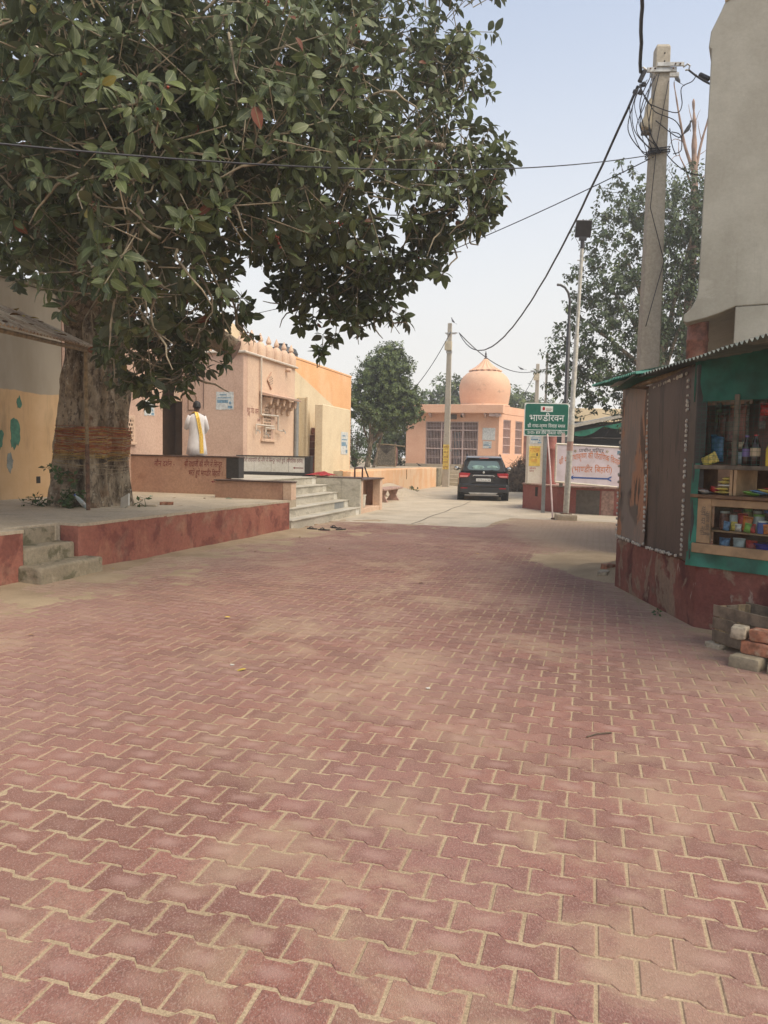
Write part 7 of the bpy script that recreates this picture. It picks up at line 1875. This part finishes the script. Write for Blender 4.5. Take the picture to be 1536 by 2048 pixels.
# ------------------------------------------------------------------ tin roof by the tree
tn = thing('tin_lean_to', 'rusty corrugated tin roof sheet strewn with dry leaves, at the left edge', 'roof', (-4.5, 11.35, 0.6))
def tl(x, y, z): return (x + 4.5, y - 11.35, z - 0.6)
t = NT('old_tin'); p = t.pos()
c = t.mix(t.ramp(t.noise(p, 2.2, 6, 0.65), 0.4, 0.62), (0.60, 0.50, 0.37), (0.42, 0.30, 0.21))
c = t.mix(t.math('MULTIPLY', t.ramp(t.noise(p, 9, 5, 0.7), 0.52, 0.65), 0.7), c, (0.11, 0.07, 0.04))
t.set(c, 0.85); t.bump(t.noise(p, 60, 4), 0.3, 0.005)
obj('roof_sheet', corrugated(tl(-4.42, 11.5, 3.06), tl(-4.50, 7.0, 2.86), (-1.25, 0.15, 0.55), pitch=0.09, amp=0.018), 'old_tin', tn, smooth=True)
obj('post', MB().tube([tl(-4.5, 11.38, 0.6), tl(-4.505, 11.37, 1.6)], 0.032, 8), 'rust', tn, smooth=True)
obj('post', MB().tube([tl(-4.505, 11.37, 1.6), tl(-4.51, 11.36, 3.02)], 0.028, 8), 'bamboo', tn, smooth=True)
obj('rafter', MB().tube([tl(-4.5, 11.4, 3.0), tl(-5.7, 11.5, 3.53)], 0.03, 6), 'bamboo', tn); obj('rafter', MB().tube([tl(-4.5, 11.4, 3.0), tl(-4.55, 7.0, 2.80)], 0.03, 6), 'bamboo', tn)
r = random.Random(77)
def flat_leaf(loc, size, rz, mat, label, tilt=0.25):
    V, F, UV = leaf_template(LEAF_ROWS, 0.5 * r.random(), 0.3 * r.random())
    me = bpy.data.meshes.new('fallen_leaf'); me.from_pydata((V * size).tolist(), [], F); me.materials.append(MATS[mat])
    o = link('fallen_leaf', me, None, loc); o.rotation_euler = (r.uniform(-tilt, tilt), r.uniform(-tilt, tilt), rz)
    return tag(o, label, 'leaf', 'fallen leaves')
for k in range(26):
    u_, v_ = r.random(), r.random() ** 1.3
    x, y = -4.5 - 1.1 * v_, 11.4 - 3.2 * u_; z = 3.06 - 0.2 * (11.5 - y) / 4.5 + 0.44 * (-4.45 - x) + 0.04
    flat_leaf((x, y, z), r.uniform(.12, .18), r.uniform(0, 6.3), r.choice(['dry_leaf', 'dry_leaf', 'yellow_leaf']), 'dry fallen leaf lying on the rusty tin roof')
for k in range(9):
    q = W(r.uniform(9.5, 14.0), r.uniform(-9.8, -6.3))
    flat_leaf((q.x, q.y, 0.612), r.uniform(.10, .16), r.uniform(0, 6.3), 'dry_leaf' if k % 3 else 'peel_green', 'dry fallen leaf on the concrete terrace floor', 0.15)
for k in range(16):
    s_, t_ = r.uniform(3, 13), r.uniform(-5.9, -1.5)
    q = W(s_, t_)
    flat_leaf((q.x, q.y, 0.024), r.uniform(.04, .08), r.uniform(0, 6.3), r.choice(['dry_leaf', 'yellow_leaf', 'dry_leaf']), 'tiny dry leaf fallen on the red pavers', 0.1)
# litter specks on the pavers
for k, (x, y, lb) in enumerate(((0.31, 4.75, 'tiny white paper scrap on the middle pavers'), (-1.05, 5.2, 'tiny white paper scrap on the left pavers'), (2.2, 3.6, 'tiny pale chip lying on the right pavers'))):
    o = obj('paper_scrap', MB().extr(blob(0, 0, .022, .015, 9, k), 0, 0.004), 'tile_white'); o.location = (x, y, 0.014); tag(o, lb, 'litter')
o = obj('stick', MB().tube([(0, 0, 0), (.06, .03, .006), (.15, .06, .004)], 0.004, 5), 'twig_dark'); o.location = (1.12, 3.95, 0.016); tag(o, 'thin brown stick lying on the right middle pavers', 'stick')

# things at the foot of the fig tree
tlw = thing('white_tile', 'white marble tile leaning against the foot of the fig trunk', 'tile', (-4.14, 11.95, 0.6), radians(-28))
b = obj('tile_slab', MB().box(-0.10, 0.10, -0.012, 0.012, 0, 0.23), 'tile_white', tlw, 0.003); b.rotation_euler = (radians(-24), radians(-26), 0)
bt = thing('plastic_bottle', 'empty clear plastic bottle leaning by the iron post at the trunk', 'bottle', (-4.62, 11.62, 0.62), 0.4)
b = obj('bottle_body', MB().lathe([(0.03, 0), (0.034, 0.02), (0.034, 0.15), (0.03, 0.16), (0.034, .17), (0.03, 0.2), (0.013, 0.25), (0.013, 0.27)], 14), 'soda_clear', bt, smooth=True); b.rotation_euler = (0.3, -0.7, 0)
obj('cap', MB().lathe([(0.016, 0.268), (0.016, 0.285), (0, .285)], 10), 'letter_blue', b); obj('label_band', MB().lathe([(0.0348, 0.07), (0.0348, 0.12)], 14), 'pack_silver', b)
rough_thing('brick', 'broken brick piece on the terrace right of the fig trunk', 'brick', (-3.75, 12.9, 0.6), 0.3, (0.22, 0.10, 0.05), 'brick', 12)
rough_thing('stone', 'flat pale slab lying on the terrace right of the white tile', 'stone', (-3.95, 12.5, 0.6), 0.1, (0.3, 0.18, 0.03), 'concrete', 13)
def herb(name, label, base, lobes, seed, dens=26, size=(0.06, 0.11)):
    g_ = np.random.default_rng(seed)
    o = thing(name, label, 'plant', base)
    O, D, N, S, s_ = crown_frames([(base[0] + a, base[1] + b, base[2] + c, rr_) for a, b, c, rr_ in lobes], g_, dens, leaves=(5, 8), size=size, stem=(.06, .14), up=.5, shell=.2)
    part_stuff(link('foliage', frames_to_mesh('foliage', LT_SMALL, O - np.array(base), D, N, S, 'herb_leaf'), o))
    mb = MB()
    for a, b in s_: mb.tube([(0, 0, -0.01), Vector(np.array(b) - np.array(base))], [0.006, 0.003], 4, caps=False)
    part_stuff(obj('stems', mb, 'herb_leaf', o, fix=False))
herb('herb_clump', 'leafy green weed clump at the front foot of the fig trunk', (-4.95, 11.72, 0.6), [(0, 0, .14, .14), (-.16, .05, .12, .13), (.14, 0, .16, .12), (.2, .0, .08, .08), (-.02, 0, .26, .09)], 1)
herb('herb_clump', 'low green weed at the left foot of the fig trunk', (-5.5, 12.0, 0.6), [(0, 0, .08, .12), (-.14, 0, .07, .1)], 2)
herb('trunk_sprout', 'green leafy sprout growing out of the lower fig trunk', (-5.15, 11.82, 1.12), [(0, 0, .0, .1), (.16, -.02, -.02, .1), (-.14, .05, .03, .09), (.28, .0, -.08, .07)], 3)
herb('grass_tuft', 'small spiky plant beside the white tile on the terrace', (-3.93, 12.35, 0.6), [(0, 0, .06, .06)], 4, 60, (.08, .13))
herb('weed_tuft', 'tiny weed growing at the foot of the red kiosk base', (2.72, 7.3, 0.03), [(0, 0, .02, .04)], 5, 60, (.03, .05))
herb('weed_tuft', 'grey green weed tuft at the foot of the orange platform ramp', (1.0, 32.0, 0.0), [(0, 0, .12, .2), (.3, 0, .1, .15)], 6, 14, (.08, .14))

# ------------------------------------------------------------------ the man on the landing
simple('cloth_white', (0.66, 0.64, 0.64), 0.85, var=0.06, scale=5)
simple('skin', (0.13, 0.065, 0.042), 0.55, var=0.1)
simple('hair', (0.012, 0.010, 0.010), 0.6)
t = NT('gold_cloth'); p = t.pos()
c = t.mix(t.ramp(t.noise(p, 40, 3, 0.6), 0.4, 0.6), (0.62, 0.36, 0.035), (0.75, 0.52, 0.12)); t.set(c, 0.42); t.b.inputs['Metallic'].default_value = 0.25; t.bump(t.noise(p, 55, 3), 0.4, 0.01)
mn = thing('person', 'person in a white kurta with a golden scarf down the back, seen from behind', 'person', (-4.27, 17.05, 0.948), radians(24))
mn.scale = (0.9, 0.9, 1.0)
# skeleton: x right, y forward
J = [((0, 0, 0.92), .13), ((0, -.01, 1.12), .13), ((0, -.01, 1.32), .14), ((0, .0, 1.45), .06), ((0, .02, 1.53), .075), ((0, .03, 1.61), .088), ((0, .02, 1.68), .06),      # 0-6 spine, head
     ((.17, 0, 1.38), .06), ((.235, -.03, 1.13), .045), ((.20, .16, 1.02), .036), ((.15, .24, 1.04), .03),                                                               # 7-10 right arm
     ((-.17, 0, 1.38), .06), ((-.25, .02, 1.14), .045), ((-.23, .23, 1.13), .036), ((-.20, .31, 1.17), .03),                                                             # 11-14 left arm
     ((.09, 0, .88), .10), ((.10, .02, .48), .062), ((.10, -.01, .08), .042), ((.11, .13, .03), .03),                                                                    # 15-18 right leg
     ((-.09, 0, .88), .10), ((-.10, .02, .48), .062), ((-.10, -.01, .08), .042), ((-.11, .13, .03), .03)]
E_ = [(0, 1), (1, 2), (2, 3), (3, 4), (4, 5), (5, 6), (2, 7), (7, 8), (8, 9), (9, 10), (2, 11), (11, 12), (12, 13), (13, 14), (0, 15), (15, 16), (16, 17), (17, 18), (0, 19), (19, 20), (20, 21), (21, 22)]
for wrist, s in ((10, 1), (14, -1)):
    b = Vector(J[wrist][0])
    for k in range(4):
        i0 = len(J); off = Vector(((-.022 + .015 * k) * 1.0, .05, .012 * (k - 1.5)))
        J.append((tuple(b + off), .010)); J.append((tuple(b + off + Vector((-s * .01, .032 + .004 * (k in (1, 2)), -.004))), .009)); J.append((tuple(b + off + Vector((-s * .025, .05, -.02))), .008))
        E_ += [(wrist, i0), (i0, i0 + 1), (i0 + 1, i0 + 2)]
    i0 = len(J); J.append((tuple(b + Vector((-s * .035, .02, .02))), .011)); J.append((tuple(b + Vector((-s * .045, .05, .025))), .009)); E_ += [(wrist, i0), (i0, i0 + 1)]
me = bpy.data.meshes.new('body'); me.from_pydata([j[0] for j in J], E_, []); me.materials.append(MATS['skin'])
bo = link('body', me, mn)
bo.modifiers.new('Skin', 'SKIN')
if not me.skin_vertices: me.attributes.new('skin', 'FLOAT', 'POINT') if False else None
bpy.context.view_layer.objects.active = bo
with bpy.context.temp_override(object=bo, active_object=bo):
    try: bpy.ops.mesh.customdata_skin_add()
    except Exception as ex: pass
if me.skin_vertices:
    for i, j in enumerate(J):
        me.skin_vertices[0].data[i].radius = (j[1], j[1]); me.skin_vertices[0].data[i].use_root = (i == 0)
sub = bo.modifiers.new('Subdivision', 'SUBSURF'); sub.levels = 2; sub.render_levels = 2
def ell(z, rx, ry, cy=0.0, n=28, wav=0.0, ph=0.0): return [(rx * cos(a) * (1 + wav * sin(6 * a + ph)), cy + ry * sin(a) * (1 + wav * sin(5 * a + ph)), z) for a in [2 * pi * k / n for k in range(n)]]
hr = obj('hair', MB().loft([ell(1.555, .075, .06, -.035), ell(1.60, .094, .085, .0), ell(1.66, .093, .095, .015), ell(1.70, .075, .08, .02), ell(1.722, .04, .045, .02), ell(1.728, .008, .008, .02)]), 'hair', mn, smooth='all')
obj('beard', MB().ball((0, .095, 1.535), (.055, .03, .045), 12, 8), 'hair', mn, smooth='all')
obj('nose', MB().ball((0, .125, 1.60), (.014, .022, .022), 8, 6), 'skin', mn, smooth='all')
for s in (-1, 1): obj('ear', MB().ball((s * .09, .02, 1.60), (.012, .022, .034), 10, 6), 'skin', mn, smooth='all')
obj('kurta', MB().loft([ell(1.46, .066, .06), ell(1.435, .10, .075), ell(1.40, .185, .10), ell(1.34, .215, .125), ell(1.2, .205, .135), ell(1.0, .195, .14, wav=.015), ell(.85, .215, .155, wav=.02), ell(.68, .235, .17, wav=.03, ph=1), ell(.52, .255, .18, wav=.04, ph=2), ell(.515, .24, .165, wav=.04, ph=2)]), 'cloth_white', mn, smooth='all')
for pts, rs_ in (([(.155, 0, 1.375), (.20, -.01, 1.26), (.237, -.03, 1.12), (.205, .13, 1.03)], [.075, .07, .066, .058]), ([(-.155, 0, 1.375), (-.215, .01, 1.26), (-.25, .02, 1.13), (-.232, .19, 1.125)], [.075, .07, .066, .056])):
    obj('sleeve', MB().tube(pts, rs_, 14), 'cloth_white', mn, smooth='all')
for s in (-1, 1):
    obj('trouser_leg', MB().loft([[(s * .10 + x, y, z) for x, y, z in ell(zz, rx, ry, .0, 18, .05, s)] for zz, rx, ry in ((.62, .115, .12), (.45, .11, .11), (.25, .105, .10), (.09, .09, .09), (.04, .085, .085))]), 'cloth_white', mn, smooth='all')
def scarf(u, v):
    z = 1.475 - 0.93 * v
    xc = -.03 + 0.10 * min(1, v * 1.8) + .02 * v
    def ry(z): return np.interp(z, [.5, .68, .85, 1.0, 1.2, 1.34, 1.40, 1.44, 1.47], [.18, .17, .155, .14, .135, .125, .10, .075, .06])
    x = xc + (u - .5) * (.085 + .02 * v)
    y = -(float(ry(z)) * math.sqrt(max(0.05, 1 - (x / .24) ** 2)) + .016 + .006 * sin(u * 9 + v * 5))
    return (x, y, z)
obj('scarf', MB().sheet(scarf, 8, 30), 'gold_cloth', mn, smooth='all', fix=False)
obj('scarf_front', MB().tube([(-.07, -.06, 1.475), (-.10, .0, 1.455), (-.085, .08, 1.40), (-.08, .15, 1.2), (-.07, .165, .9)], [.022, .03, .035, .035, .03], 8, squash=.4), 'gold_cloth', mn, smooth='all')
bpy.data.objects.remove(_fo)
# ------------------------------------------------------------------ morning haze
hm = bpy.data.materials.new('haze_air'); hm.use_nodes = True
hn = hm.node_tree; hn.nodes.remove(hn.nodes['Principled BSDF'])
pv_ = hn.nodes.new('ShaderNodeVolumePrincipled')
pv_.inputs['Color'].default_value = (0.96, 0.96, 0.95, 1); pv_.inputs['Density'].default_value = 0.0027; pv_.inputs['Anisotropy'].default_value = 0.2
hn.links.new(pv_.outputs['Volume'], hn.nodes['Material Output'].inputs['Volume'])
hz_ = obj('haze', MB().box(-60, 60, -12, 110, -1.2, 19), hm)
tag(hz_, 'thin pale morning haze filling the air', None, kind='stuff')
